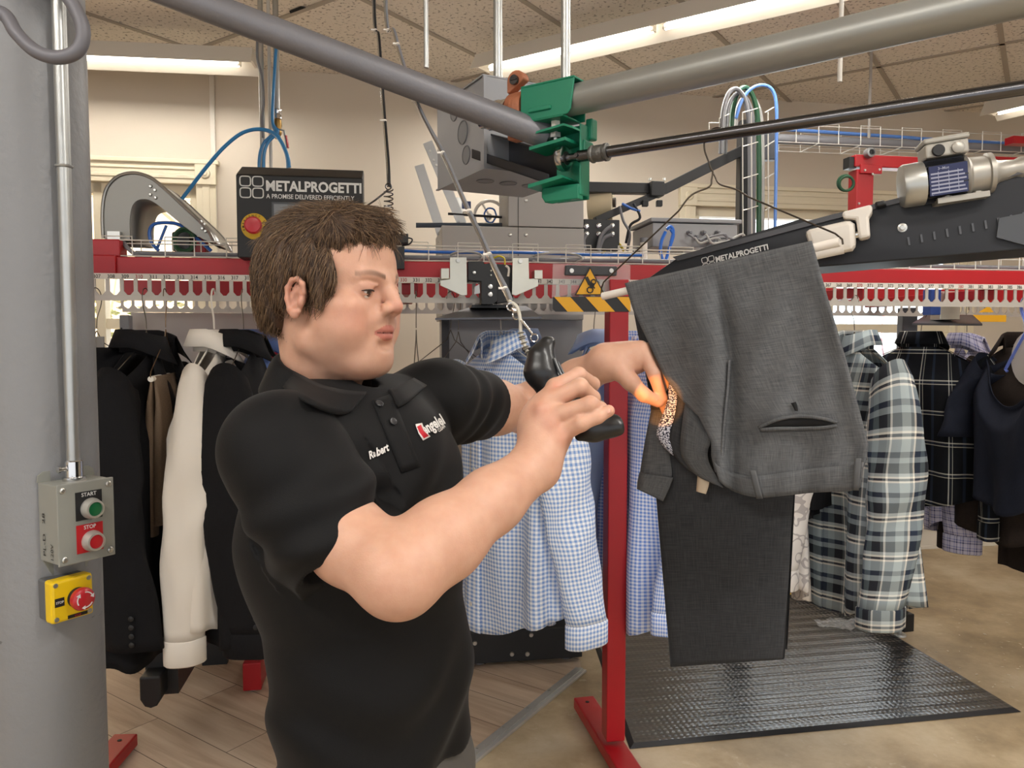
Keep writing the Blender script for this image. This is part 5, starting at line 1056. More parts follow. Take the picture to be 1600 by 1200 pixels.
def garment(nm, label, cat, loc, rz, m, S=1.2, L=.74, hw=(.19, .235, .25), hd=(.022, .085, .075), fold=.012, kf=7, seed=1, sleeve='long', sl=.62, srad=(.08, .07, .05), sbend=.04, collar='shirt', placket=True, buttons=0, cuff=True, neck=0, group=None, hemcurve=.04, btm=None, pm=None, sspread=.0, collar_m=None):
    R = np.random.RandomState(seed); ph = R.rand(8)*6.28
    t = thing(nm, label, cat, loc, group); t.rotation_euler = (0, 0, rz)
    zN = -.135; NR, NC = 30, 72
    sh = lambda x: zN - .005 - .50*max(0, abs(x)-.045)
    def w3(tr, v): return lerp(tr[0], tr[1], min(1, v/.22)) if v < .22 else lerp(tr[1], tr[2], (v-.22)/.78)
    def bp(th, v):
        a, b = w3(hw, v), w3(hd, v); c, s = math.cos(th), math.sin(th)
        if neck and v < .2: b = max(b, .05*(1-v/.2))
        f = fold*min(1, v*1.3)*(math.sin(kf*th + ph[0] + 1.5*v) + .6*math.sin((kf+4)*th + ph[1] - 2*v) + .5*math.sin(3*th + ph[2] + 3*v))
        x = a*math.copysign(abs(c)**.85, c); y = b*math.copysign(abs(s)**.8, s)
        x += f*c*.7; y += f*s*1.5 + .01*v*math.sin(4*v+ph[3])
        zt = sh(x)
        if neck and abs(x) < .095: zt -= (neck if s > 0 else .02)*math.sqrt(max(0, 1-(x/.095)**2))
        zh = -L + zN + hemcurve*(math.cos(2*th)) + .008*math.sin(5*th+ph[4])
        return Vector((x, y, lerp(zt, zh, v)))
    pts = []; uv = []
    for i in range(NR+1):
        v = i/NR; row = [bp(2*PI*j/NC, v)*S for j in range(NC)]; pts.append(row)
    arc = [0]
    mid = pts[NR//2]
    for j in range(NC): arc.append(arc[-1] + (mid[(j+1) % NC]-mid[j]).length)
    uv = [[(arc[j], -row[j % NC].z) for j in range(NC+1)] for row in pts]
    mb = MB(); mb.grid(pts, closed_u=True, uv=uv); gbuild(mb, 'body', m, t, angle=180, solid=.003)
    if placket:
        rows = []; uvp = []
        for i in range(2, NR+1):
            v = i/NR; r_ = []
            for q in (-1, -.4, .4, 1):
                p = bp(PI/2 - q*.075*(1.0 if v > .1 else .7), v); p.y += .004; r_.append(p*S)
            rows.append(r_); uvp.append([(q*.02*S + .3, -r_[0].z) for q in (-1, -.4, .4, 1)])
        mb = MB(); mb.grid(rows, uv=uvp); pk = gbuild(mb, 'placket', pm or m, t, angle=180, solid=.004)
        for k in range(buttons):
            v = .1 + .8*k/max(1, buttons-1); p = bp(PI/2, v); p.y += .008; mb = MB(); mb.lathe(p*S, (0, 1, 0), [(0, .006*S), (.002, .006*S), (.003, .004*S)], 12); gbuild(mb, 'button', btm or PRINTW, t)
    if collar:
        rows = []; uvp = []; n = 28; rx, ry = (.062, .05) if collar == 'shirt' else (.075, .06)
        prof = [(0, -.02), (0, .02), (.003, .035), (.008, .036), (.014, .02), (.024, -.008)]
        for i, (dr, dz_) in enumerate(prof):
            r_ = []
            for j in range(n+1):
                a = -PI/2 + lerp(-.86, .86, j/n)*PI     # back centre at -pi/2, open at the front
                fr_ = max(0, math.cos(a - PI/2)); pt_ = 0
                dzz = dz_ - (.03*fr_**2 if i >= 4 else 0) - .02*fr_
                k = dr*(1 + .9*fr_ if i >= 4 else 1)
                r_.append(Vector(((rx + k)*math.cos(a), (ry + k)*math.sin(a), zN + dzz + .01))*S)
            rows.append(r_); uvp.append([(j/n*.36*S, i*.02*S) for j in range(n+1)])
        mb = MB(); mb.grid(rows, uv=uvp); gbuild(mb, 'collar', collar_m or m, t, angle=180, solid=.004)
    if collar == 'jacket':
        for sg in (-1, 1):
            poly = [(.05, .02), (.10, -.06), (.085, -.075), (.10, -.09), (.02, -.33), (.005, -.34), (.02, -.15)]
            rows = []
            mb = MB(); n = 12; rr = []
            for i in range(n+1):
                v = i/n; z = zN + lerp(.02, -.33, v); xo = curve1([(0, .055), (.22, .10), (.3, .10), (1, .012)], v); xi = curve1([(0, .045), (.5, .02), (1, .004)], v)
                vv = max(0.02, min(1, (zN - z + .0)/L)); rr.append([Vector((sg*lerp(xi, xo, q), w3(hd, vv)*.98 + .012 + .006*math.sin(q*PI), z))*S for q in (0, .33, .66, 1)])
            mb.grid(rr); gbuild(mb, 'lapel', m, t, angle=180, solid=.004)
    if sleeve:
        for sg in (-1, 1):
            n = 22 if sleeve == 'long' else 8; ln = sl if sleeve == 'long' else .2
            x0 = hw[0] - .015; z0 = sh(x0) - .035
            rows = []; uvp = []; m2 = 28
            for i in range(n+1):
                v = i/n; e = min(1, v/.32)
                c = Vector((sg*(x0 + .055*math.sin(e*PI/2) + sspread*v), sbend*v*v*1.3 + .006*math.sin(5*v+ph[5]), z0 + .02*(1-e) - ln*v))
                ry_ = lerp(srad[0], srad[1], min(1, v*2)) if v < .5 else lerp(srad[1], srad[2], (v-.5)*2)
                rx_ = lerp(.055, .032, e); r_ = []
                if v == 0: rx_ *= .8
                ry_ *= lerp(.5, 1, e**.7)
                for j in range(m2):
                    a = 2*PI*j/m2; f = 1 + .05*math.sin(3*a + 9*v + ph[6]) + .035*math.sin(5*a - 14*v + ph[7])
                    wr = .006*math.sin(22*v + 2*a + ph[5])*math.exp(-((v-.5)/.25)**2)
                    r_.append((c + Vector((rx_*f*math.cos(a) + wr, (ry_*f)*math.sin(a), (.05 if sg*math.cos(a) > 0 else -.02)*(1-e)*abs(math.cos(a)))))*S)
                rows.append(r_); uvp.append([(2*PI*.06*S*j/m2, v*ln*S) for j in range(m2+1)])
            mb = MB(); mb.grid(rows, closed_u=True, uv=uvp, flip=sg < 0); s_ = gbuild(mb, 'sleeve', m, t, angle=180, solid=.003)
            if cuff and sleeve == 'long':
                rr = []; uvc = []
                for i in range(5):
                    q = [0, .05, .5, .95, 1][i]; r_ = []
                    for j in range(m2):
                        p = rows[-1][j]; cpt = sum(rows[-1], Vector())/m2; d = p - cpt; sc_ = (.98 if i in (0, 4) else 1.06); r_.append(Vector((cpt.x + d.x*sc_, cpt.y + d.y*sc_, p.z - q*.062*S + .004)))
                    rr.append(r_); uvc.append([(2*PI*.06*S*j/m2 + .013, q*.06*S) for j in range(m2+1)])
                mb = MB(); mb.grid(rr, closed_u=True, uv=uvc, flip=sg < 0); gbuild(mb, 'cuff', m, t, angle=180, solid=.003)
            if cat == 'jacket':
                for k in range(4):
                    p = rows[-1][m2//4 if True else 0] + Vector((sg*.004, -.012, .02 + .02*k))*S; p.y = rows[-2][3*m2//4].y*0 + p.y; mb = MB(); mb.lathe(Vector((rows[-2][0].x + sg*.003, p.y - .045*S, p.z)), (sg, 0, 0), [(0, .008), (.003, .008), (.004, .005)], 12); gbuild(mb, 'sleeve_button', BLACKPL, t)
    return t
def hung_trousers(nm, label, loc, rz, m, S=1.2, L=.55, w=.19, seed=3, top=-.225, cat='trousers', waist=False):
    R = np.random.RandomState(seed); ph = R.rand(6)*6.28
    t = thing(nm, label, cat, loc); t.rotation_euler = (0, 0, rz)
    for leg, (yo, ll) in enumerate(((.012, L), (-.012, L*.93))):
        rows = []; uvp = []; NC = 40
        for i in range(21):
            v = i/20; r_ = []
            for j in range(NC):
                a = 2*PI*j/NC; c, s = math.cos(a), math.sin(a); ww = lerp(w, w*.9, v)
                y = (.006 + .012*min(1, v*3))*math.copysign(abs(s)**.6, s) + yo*min(1, v*4+.3) + .012*v*math.sin(3*c+ph[leg]) + .004*math.sin(9*c+ph[2]+3*v)*v
                r_.append(Vector((ww*math.copysign(abs(c)**.5, c), y, top - ll*v + (.006 if v == 0 else 0)))*S)
            rows.append(r_); uvp.append([(j/NC*4*w*S, v*ll*S) for j in range(NC+1)])
        mb = MB(); mb.grid(rows, closed_u=True, uv=uvp); mb.f.append(tuple(range(NC))[::-1]); gbuild(mb, 'trouser_leg', m, t, angle=60)
    return t
GL = weave('wool_black', '#09090b', '#141418'); GL2 = weave('wool_black2', '#0c0c0f', '#18181b'); WHITEC = mat('cotton_white', '#e4ded4', .85, bump=.1, bscale=25)
TAN = weave('twill_tan', '#6d5b49', '#8a7663'); NAVY = weave('knit_navy', '#11141f', '#1c2130'); BROWN = weave('wool_brown', '#211a17', '#332a25'); BLUES = mat('cotton_blue', '#4d659c', .85)
GING = plaid('gingham', [(0, '#eef2f8'), (.5, '#7d9fd6')], [(0, '#eef2f8'), (.5, '#7d9fd6')], .0138, .0138)
GING2 = plaid('gingham_fine', [(0, '#e9eefa'), (.5, '#6f93dc')], [(0, '#e9eefa'), (.5, '#6f93dc')], .0125, .0125)
PALEB = mat('cotton_pale_blue', '#a9bce0', .85); GREYB = mat('cotton_grey_blue', '#6f7f9c', .85)
FLAN = plaid('flannel', [(0, '#23262f'), (.18, '#5d6468'), (.24, '#dfe0da'), (.28, '#858f94'), (.45, '#b9c5c6'), (.62, '#858f94'), (.68, '#e8e2d6'), (.72, '#2b3648'), (.86, '#5d6a70')],
     [(0, '#1d1d20'), (.26, '#b4bcbd'), (.34, '#f3eee2'), (.39, '#3a3a3e'), (.45, '#f3eee2'), (.5, '#9eabb0'), (.74, '#262d3d'), (.86, '#949fa3')], .15, .13)
DPLAID = plaid('dark_plaid', [(0, '#0d0f15'), (.3, '#cfd0c8'), (.33, '#141824'), (.40, '#b5b6ac'), (.42, '#0d0f15'), (.7, '#2a3548'), (.8, '#0d0f15')],
     [(0, '#0b0d12'), (.42, '#d5d3c6'), (.46, '#1b2130'), (.54, '#cfccbd'), (.57, '#0b0d12')], .13, .13)
PCHECK = plaid('purple_check', [(0, '#c2c0d4'), (.5, '#7a7eb0'), (.66, '#c2c0d4'), (.82, '#4a4c76')], [(0, '#c2c0d4'), (.5, '#7a7eb0'), (.66, '#c2c0d4'), (.82, '#4a4c76')], .03, .03)
hookz = zc0 + .018
def hp(px, t=-.02, z=None):
    s = Q(px, 480, t)[0]; return W(s, t, hookz if z is None else z)
hz2 = zk0 + .016
R_ = math.radians
def hang(px, t, rz, label, z=None, **k): 
    l = hp(px, t, z); wire_hanger(l, rz + (0), label, **k); return l
# left of the person
l = hp(150); wire_hanger(l, R_(80), 'wire hanger of the dark jacket beside the column')
garment('leather_jacket', 'dark jacket with pale inner label hanging closest to the column', 'jacket', l, R_(70), GL2, S=1.2, collar=None, placket=False, seed=5, hd=(.03, .10, .10), L=.55, sl=.5)
mb = MB(); a = P(146, 548, 2.45); mb.box((0, 0, 0), (.07, .004, .09)); 
for i in range(len(mb.v)): mb.v[i] = mb.v[i] + a
o = mb.build('care_tag', mat('tag_grey', '#8f8d88', .7), smooth=False); tag(o, 'grey paper tag clipped to the dark jacket beside the column', 'tag')
l = hp(228); wire_hanger(l, R_(273), 'wire hanger of the black suit jacket')
garment('suit_jacket', 'black suit jacket with four sleeve buttons hanging by the column', 'jacket', l, R_(273), GL, S=1.26, L=.75, collar='jacket', placket=False, seed=2, hw=(.2, .23, .24), hd=(.03, .075, .07), srad=(.08, .074, .062), sl=.575, fold=.006, hemcurve=.01, cuff=False)
l = hp(258, -.03); wire_hanger(l, R_(103), 'bronze wire hanger holding the brown trousers', mat('wire_bronze', '#75604a', .4, .9), S=1.15, w=.19)
hung_trousers('trousers', 'brown folded trousers on a wire hanger in front of black suit jacket', l, R_(103), TAN, S=1.15, L=.42, w=.17)
d_ = Vector((math.cos(R_(103)), math.sin(R_(103)), 0)); c_ = l - UPZ*.225*1.15; mb = MB(); mb.cyl(c_ - d_*.225, c_ + d_*.225, .0085, seg=14); tag(mb.build('cardboard_tube', mat('tube_white', '#ddd8cd', .6)), 'white cardboard tube on the hanger of the brown trousers', 'tube')
l = hp(334); wire_hanger(l, R_(276), 'white plastic covered hanger of the white dress shirt', WHITEPL, r=.003)
garment('dress_shirt', 'white dress shirt with long hanging sleeve left of the person', 'shirt', l, R_(276), WHITEC, S=1.24, L=.70, seed=4, sl=.585, srad=(.062, .052, .045), sbend=-.02, buttons=0, fold=.008)
l = hp(380, -.02); wire_hanger(l, R_(278), 'thin wire hanger of the second black jacket')
garment('jacket', 'plain black jacket hanging directly behind the person', 'jacket', l, R_(278), GL2, S=1.24, L=.72, collar='shirt', placket=False, seed=7, hd=(.03, .09, .09), srad=(.085, .08, .068), sl=.575, fold=.008, cuff=True, hemcurve=.01)
l = hp(402, .3, hookz); wire_hanger(l, R_(-80), 'wire hanger of the blue shirt behind the second black jacket')
garment('shirt', 'plain blue shirt half hidden behind the second black jacket', 'shirt', l, R_(-70), BLUES, S=1.2, seed=8)
# middle, behind the arms
l = hp(783, -.02); wire_hanger(l, R_(128), 'white wire hanger of the large blue gingham shirt', mat('wire_white', '#d5d3cb', .4, .3), r=.002)
garment('gingham_shirt', 'blue and white gingham shirt hanging behind the raised arms', 'shirt', l, R_(128), GING, S=1.27, L=.715, seed=11, sl=.585, srad=(.085, .08, .06), sbend=-.05, buttons=6, fold=.014, sspread=.05)
l = hp(812, .22, hookz); wire_hanger(l, R_(100), 'wire hanger of the slate shirt behind the gingham shirt')
garment('shirt', 'slate blue shirt behind the collar of the gingham shirt', 'shirt', l, R_(110), GREYB, S=1.15, seed=12, L=.6, sl=.5)
for px, rz, lab in ((650, 95, 'empty wire hanger just right of the face'), (704, 60, 'empty wire hanger left of the gingham shirt')):
    wire_hanger(hp(px), R_(rz), lab, S=1.15)
l = hp(716, .1, hookz); wire_hanger(l, R_(75), 'wire hanger of the beige trousers behind the elbow')
hung_trousers('trousers', 'beige trousers seen between the shirt front and gingham shirt', l, R_(75), weave('twill_beige', '#8a7660', '#a8947c'), S=1.2, L=.42, w=.17)
l = hp(928, .35, hookz); wire_hanger(l, R_(70), 'wire hanger of the pale blue shirt behind the red post')
garment('shirt', 'plain pale blue shirt behind the red post', 'shirt', l, R_(80), PALEB, S=1.15, L=.66, seed=14, sl=.56)
# right of the post
l = hp(1000, .04, hookz); wire_hanger(l, R_(125), 'wire hanger of the fine blue gingham shirt')
garment('gingham_shirt', 'fine blue gingham shirt hanging between the red post and grey trousers', 'shirt', l, R_(120), GING2, S=1.25, L=.76, seed=15, sl=.6, srad=(.08, .07, .055), buttons=5, fold=.018, sspread=-.02)
l = hp(1075, .3, hookz); wire_hanger(l, R_(70), 'wire hanger of the white shirt hidden behind the grey trousers')
garment('shirt', 'off white shirt mostly hidden behind the grey trousers', 'shirt', l, R_(60), WHITEC, S=1.2, L=.68, seed=16, sl=.56)
PATT = bpy.data.materials.new('camo_white'); PATT.use_nodes = True; nt = PATT.node_tree; tc = nt.nodes.new('ShaderNodeTexCoord'); n = nt.nodes.new('ShaderNodeTexNoise'); n.inputs['Scale'].default_value = 18; n.inputs['Detail'].default_value = 1; nt.links.new(tc.outputs['Object'], n.inputs['Vector'])
nt.links.new(ramp_node(nt, [(0, '#e8e4e0'), (.5, '#b9b4b4'), (.56, '#e8e4e0')], n.outputs[0]), nt.nodes['Principled BSDF'].inputs['Base Color'])
l = hp(1225, .15, hookz); wire_hanger(l, R_(85), 'wire hanger of the grey patterned garment behind the trousers')
garment('shirt', 'white and grey patterned garment edge right of the grey trousers', 'shirt', l, R_(85), PATT, S=1.25, L=.76, seed=17, sl=.55, hw=(.17, .17, .17), hd=(.02, .06, .06))
l = hp(1290, .02, hookz); wire_hanger(l, R_(70), 'wire hanger of the black trousers behind the grey waistband')
hung_trousers('trousers', 'black folded trousers behind the waistband of the grey trousers', l, R_(60), GL, S=1.2, L=.43, w=.19)
l = hp(1336, -.02); wire_hanger(l, R_(98), 'thin wire hanger of the pale plaid flannel shirt')
garment('flannel_shirt', 'pale green, white and navy plaid flannel shirt at right', 'shirt', l, R_(98), FLAN, S=1.22, L=.76, seed=21, sl=.615, srad=(.09, .085, .066), sbend=.05, buttons=0, fold=.02, kf=5, hd=(.03, .1, .11), sspread=.03)
l = hp(1440, .42, hookz); wire_hanger(l, R_(-46), 'wire hanger of the dark plaid shirt')
garment('flannel_shirt', 'dark navy plaid shirt seen from its back before the right window', 'shirt', l, R_(-46), DPLAID, S=1.20, L=.55, seed=22, sl=.50, srad=(.085, .075, .06), sbend=-.05, placket=False, fold=.012, sspread=.03)
l = hp(1512, .55, hookz); wire_hanger(l, R_(228), 'thin wire hanger of the purple check shirt')
garment('check_shirt', 'purple and white small check shirt left of the navy top', 'shirt', l, R_(228), PCHECK, S=1.26, L=.66, seed=23, sl=.55, srad=(.07, .065, .055), fold=.014)
l = hp(1604, -.02); wire_hanger(l, R_(98), 'blue plastic hanger in the neck of the navy top', mat('hanger_blue', '#6a7fd0', .35), r=.006, S=1.2, w=.07, bar=False)
tn = garment('knit_top', 'navy short sleeved knit top with pale neck opening at right edge', 'top', l, R_(98), NAVY, S=1.3, L=.46, seed=24, sleeve='short', srad=(.085, .08, .075), collar=None, placket=False, neck=.17, hd=(.03, .08, .08), fold=.008, hw=(.15, .16, .16), hemcurve=.03)
mb = MB(); mb.prism([(.075*math.cos(k*PI/12)*1.2, -.215 + .085*math.sin(k*PI/12)*1.25) for k in range(24)], (0, -.02, 0), (1, 0, 0), (0, 0, 1), .003)
gbuild(mb, 'back_lining', mat('lining_pale', '#cfc9c2', .8), tn, smooth=False)
l = hp(1602, .12, hookz); wire_hanger(l, R_(95), 'wire hanger of the dark brown coat')
garment('coat', 'long dark brown coat hanging behind the navy top', 'coat', l, R_(100), BROWN, S=1.25, L=.60, seed=25, sl=.56, collar='shirt', placket=False, hd=(.03, .10, .10))
l = hp(1640, .05, hookz); wire_hanger(l, R_(100), 'wire hanger of the dark trousers at the right edge')
hung_trousers('trousers', 'dark brown trousers reaching lowest at the right edge', l, R_(100), BROWN, S=1.25, L=.6, w=.16, top=-.28)
# ================================================================ person
import openvdb
class SDF:
    """Solid built from smooth unions; meshed through a sparse level set."""
    def __init__(s): s.ops = []
    def ell(s, c, r, R=None, k=.01, op='u'):
        c = np.array(c, float); r = np.array(r, float); Rm = None if R is None else np.array(R, float)
        def f(p):
            q = p - c
            if Rm is not None: q = q @ Rm
            a = np.sqrt(((q/r)**2).sum(1)); b = np.sqrt(((q/(r*r))**2).sum(1)); return a*(a-1)/np.maximum(b, 1e-9)
        s.ops.append((f, c, r.max(), k, op)); return s
    def rc(s, a, b, ra, rb, k=.01, op='u', sc=None):
        """tapered capsule; sc=(axis, factor) squeezes space along an axis"""
        a = np.array(a, float); b = np.array(b, float); d = b - a; L2 = max(1e-9, (d*d).sum()); 
        def f(p):
            t = np.clip(((p-a) @ d)/L2, 0, 1); q = p - a - t[:, None]*d
            if sc is not None:
                ax, fac = sc; h = q @ ax; q = q + np.outer(h*(fac-1), ax)
            return np.sqrt((q*q).sum(1)) - (ra + (rb-ra)*t)
        R = np.sqrt(L2)/2 + max(ra, rb)*(1 if sc is None else max(1, 1/sc[1])); s.ops.append((f, (a+b)/2, R, k, op)); return s
    def chain(s, pts, rs, k=.008, op='u', sc=None):
        for i in range(len(pts)-1): s.rc(pts[i], pts[i+1], rs[i], rs[i+1], k if i == 0 else min(k, .6*min(rs[i], rs[i+1])), op, sc)
        return s
    def fn(s, f, c, r, k=.003, op='s'): s.ops.append((f, np.array(c, float), r, k, op)); return s
    def ev(s, p, bc=None, hb=0):
        d = np.full(len(p), .2)
        for f, c, r, k, op in s.ops:
            if bc is not None and r < 50 and np.linalg.norm(bc - c) - r - hb > k + .012: continue
            e = f(p)
            if op == 'u':
                if k > 0: h = np.clip(.5 + .5*(d-e)/k, 0, 1); d = d*(1-h) + e*h - k*h*(1-h)
                else: d = np.minimum(d, e)
            elif op == 's':
                h = np.clip(.5 - .5*(d+e)/k, 0, 1); d = d*(1-h) - e*h + k*h*(1-h)
            elif op == 'i':
                h = np.clip(.5 - .5*(e-d)/k, 0, 1); d = d*(1-h) + e*h + k*h*(1-h) if False else np.maximum(d, e)
            else: d = d + e
        return d
    def mesh(s, vox, n=16):
        us = [(c-r, c+r) for f, c, r, k, op in s.ops if op == 'u']; lo = np.min([a for a, b in us], 0) - 4*vox; hi = np.max([b for a, b in us], 0) + 4*vox
        hb = n*vox*math.sqrt(3)/2; nb = np.ceil((hi-lo)/(n*vox)).astype(int)
        ii = np.stack(np.meshgrid(*[np.arange(x) for x in nb], indexing='ij'), -1).reshape(-1, 3); ctr = lo + (ii + .5)*n*vox
        d = np.concatenate([s.ev(ctr[i:i+20000]) for i in range(0, len(ctr), 20000)])
        g = openvdb.FloatGrid(.05); sel = np.abs(d) < hb*1.25 + .006
        loc = np.stack(np.meshgrid(*[np.arange(n)]*3, indexing='ij'), -1).reshape(-1, 3)*vox
        for q in ii[(~sel) & (d < 0)]: g.fill(tuple(int(x) for x in q*n), tuple(int(x) for x in q*n + n - 1), -.05, True)
        for q, c in zip(ii[sel], ctr[sel]):
            a = s.ev(lo + q*n*vox + loc, c, hb).astype(np.float32); g.copyFromArray(np.clip(a, -.05, .05).reshape(n, n, n), ijk=tuple(int(x) for x in q*n))
        v, f = g.convertToQuads(0.0); return np.asarray(v, float)*vox + lo, np.asarray(f)[:, ::-1] if FLIPQ else np.asarray(f)
FLIPQ = False
def np_mesh(name, v, f, m, parent, loc, col=None, keep=True):
    # keep the biggest shells only is unnecessary: the solids are connected
    me = bpy.data.meshes.new(name); me.vertices.add(len(v)); me.vertices.foreach_set('co', (v - np.array(loc)).astype(np.float32).ravel())
    me.loops.add(f.size); me.loops.foreach_set('vertex_index', f.astype(np.int32).ravel()); me.polygons.add(len(f)); me.polygons.foreach_set('loop_start', np.arange(0, f.size, 4, dtype=np.int32)); me.polygons.foreach_set('loop_total', np.full(len(f), 4, np.int32)) if False else None
    me.update(calc_edges=True); me.validate(); me.shade_smooth(); me.materials.append(m)
    if col is not None:
        a = me.color_attributes.new('tone', 'FLOAT_COLOR', 'POINT'); a.data.foreach_set('color', np.c_[col, np.ones(len(col))].astype(np.float32).ravel())
    o = bpy.data.objects.new(name, me); C.objects.link(o); o.parent = parent; return o
V3 = lambda p: np.array(tuple(p), float)
# ---- head frame: x his right (towards the camera), y forward, z up
HY_ = math.radians(-23); HP = math.radians(-4); HR = math.radians(0)
hF = Vector((math.cos(HY_), math.sin(HY_), 0)); hR = Vector((hF.y, -hF.x, 0)); hU = Vector((0, 0, 1))
rot = Matrix.Rotation(HP, 3, hR); hF = rot @ hF; hU = rot @ hU
HO = P(514, 480, 1.10)
HM = np.array([tuple(hR), tuple(hF), tuple(hU)]).T; HS = 1.0
def H(x, y, z): return V3(HO) + HM @ np.array([x, y, z])*HS
def toH(p): return ((p - V3(HO)) @ HM)/HS
B = SDF()
def he(c, r, k=.01, op='u', R=None):
    RR = HM if R is None else HM @ R
    B.ell(H(*c), np.array(r)*HS, RR, k, op)
def hc(a, b, ra, rb, k=.01, op='u', sc=None): B.rc(H(*a), H(*b), ra*HS, rb*HS, k, op, sc)
he((0, -.012, .052), (.074, .096, .084), 0)
he((0, .035, .06), (.064, .057, .056), .03)          # forehead
he((0, .040, -.012), (.062, .052, .075), .02)        # mid face
for s_ in (-1, 1):
    hc((s_*.050, .008, -.048), (s_*.026, .066, -.071), .020, .0215, .03)     # jaw
    he((s_*.042, .054, -.022), (.028, .034, .034), .022)                   # cheek
    he((s_*.046, .062, .004), (.020, .022, .016), .016)                    # cheek bone
    hc((s_*.012, .0905, .0440), (s_*.040, .078, .0450), .0085, .0075, .012)        # brow
    he((s_*.0325, .0985, .0265), (.0195, .0165, .0125), .012, 's')          # socket
    he((s_*.0325, .0765, .0270), (.0152, .0150, .0140), .004)              # eye mound
    he((s_*.0335, .0895, .0238), (.0130, .0045, .0012), .0025, 's')         # lid slit
    hc((s_*.020, .0900, .0335), (s_*.044, .0830, .0325), .0022, .0022, .004)   # upper lid fold
he((0, .0800, -.0710), (.028, .0200, .0200), .02)        # chin
he((0, .022, -.081), (.044, .046, .019), .02)        # under chin
hc((0, .089, .042), (0, .102, .022), .0085, .0090, .012)   # nose
hc((0, .102, .022), (0, .1105, .0075), .0085, .0100, .008)
for s_ in (-1, 1):
    he((s_*.0125, .1015, .0025), (.0080, .0110, .0080), .006)
    he((s_*.0075, .1070, -.0050), (.0036, .0056, .0036), .003, 's')
    hc((s_*.017, .097, .003), (s_*.030, .086, -.024), .0020, .0014, .008, 's')       # smile fold
he((0, .0880, -.0145), (.029, .013, .016), .012)      # moustache area
he((0, .0905, -.0250), (.0235, .0108, .0056), .006)   # lips
he((0, .0890, -.0355), (.0205, .0112, .0066), .006)
he((0, .0800, -.050), (.030, .0160, .026), .014)
for s_ in (-1, 1): hc((0, .1025, -.0302), (s_*.0205, .0925, -.0308), .0011, .0010, .002, 's')
he((0, .0985, -.0480), (.016, .007, .0055), .008, 's')
hc((0, .103, -.0125), (0, .1025, -.019), .0020, .002, .004, 's')
# ears
for s_ in (-1, 1):
    Re = np.array(Matrix.Rotation(math.radians(-12*s_), 3, 'Z') @ Matrix.Rotation(math.radians(-14), 3, 'X'))
    ec = np.array([s_*.0785, .008, .011])
    def E(x, y, z): return tuple(ec + Re @ (np.array([s_*x, y, z])*np.array([.9, .80, .76])))
    he(tuple(ec), (.0060, .0135, .022), .006, 'u', Re)
    ring = [E(.003, .012, -.022), E(.006, .004, -.030), E(.006, -.006, -.026), E(.008, -.015, -.008), E(.009, -.018, .010), E(.008, -.012, .026), E(.007, .000, .032), E(.005, .011, .026), E(.002, .014, .012)]
    for a, b in zip(ring, ring[1:]): hc(a, b, .0036, .0036, .003)
    hc(E(.004, .004, -.026), E(.004, .006, -.031), .0065, .005, .004)
    he(E(.008, .002, -.004), (.0070, .0068, .0098), .003, 's', Re); he(E(.0085, -.004, .014), (.0042, .0058, .0076), .003, 's', Re)
    he(E(.004, .0135, -.006), (.0045, .004, .007), .004, 'u', Re)
# neck and trunk core
NB = V3(P(515, 650, 1.115))
B.rc(H(0, -.022, -.03), NB + [0, 0, -.03], .054, .054, .02)
BY_ = math.radians(-29); bF = np.array([math.cos(BY_), math.sin(BY_), 0]); bR = np.array([bF[1], -bF[0], 0]); bU = np.array([0, 0, 1.])
SRp, SLp = V3(P(432, 706, .95)), V3(P(683, 630, 1.27))
CH = np.array([-.222, 1.105, 1.26]); WA = np.array([-.2, 1.10, 1.02]); HI = np.array([-.2, 1.10, .86])
B.rc(CH + [0, 0, .04], WA, .085, .09, .04, 'u', (bR, .75)); B.rc(WA, HI, .09, .10, .04, 'u', (bR, .75)); B.rc(NB + [0, 0, -.03], CH + [0, 0, .04], .045, .07, .02)
# arms
ER, WR = V3(P(622, 898, .86)), V3(P(836, 728, .995))
EL, WL = V3(P(822, 640, 1.54)), V3(P(948, 566, 1.40))
B.rc(CH + [0, 0, .04], SRp, .06, .042, .03); B.rc(CH + [0, 0, .04], SLp, .06, .045, .03)
def mix(a, b, t): return a + (b-a)*t
B.chain([SRp, V3(P(548, 848, .905)), ER], [.045, .046, .0440], .03)
fa_ = mix(ER, WR, .3)
B.chain([ER, fa_, mix(ER, WR, .65), WR], [.0445, .0465, .0385, .0315], .03)
B.chain([SLp, mix(SLp, EL, .6), EL], [.052, .048, .043], .03)
B.chain([EL, mix(EL, WL, .3), mix(EL, WL, .65), WL], [.043, .0435, .036, .0300], .03)
# right hand: fist around the lamp handle, little finger laid along it
def hand_pts(lst): return [V3(P(*q)) for q in lst]
def finger(lst, rs, k=.004):
    p = hand_pts(lst); B.chain(p, rs, k)
mc = {}
pal = [(858, 640, 1.012), (870, 612, 1.03), (862, 648, 1.012), (866, 668, 1.004), (876, 688, 1.0)]
for i, (q, r0, r1) in enumerate((((868, 606, 1.035), .022, .0135), ((860, 630, 1.018), .022, .0138), ((866, 655, 1.008), .021, .0132), ((880, 678, 1.005), .020, .0120))):
    B.rc(WR, V3(P(*q)), r0+.004, r1, .016)
B.ell(V3(P(850, 668, 1.025)), (.036, .026, .042), None, .02)
finger([(868, 606, 1.035), (904, 586, 1.055), (926, 600, 1.085), (918, 622, 1.10)], [.0125, .0108, .0098, .0085])           # index
finger([(858, 628, 1.015), (906, 604, 1.010), (926, 622, 1.030), (914, 645, 1.055)], [.0130, .0112, .0102, .0088])          # middle
finger([(862, 652, 1.003), (922, 632, .985), (938, 640, 1.005), (930, 655, 1.035)], [.0128, .0110, .0098, .0085])           # ring
finger([(878, 676, 1.000), (908, 662, .982), (934, 651, .982), (951, 642, .988)], [.0125, .0102, .0090, .0080])           # little
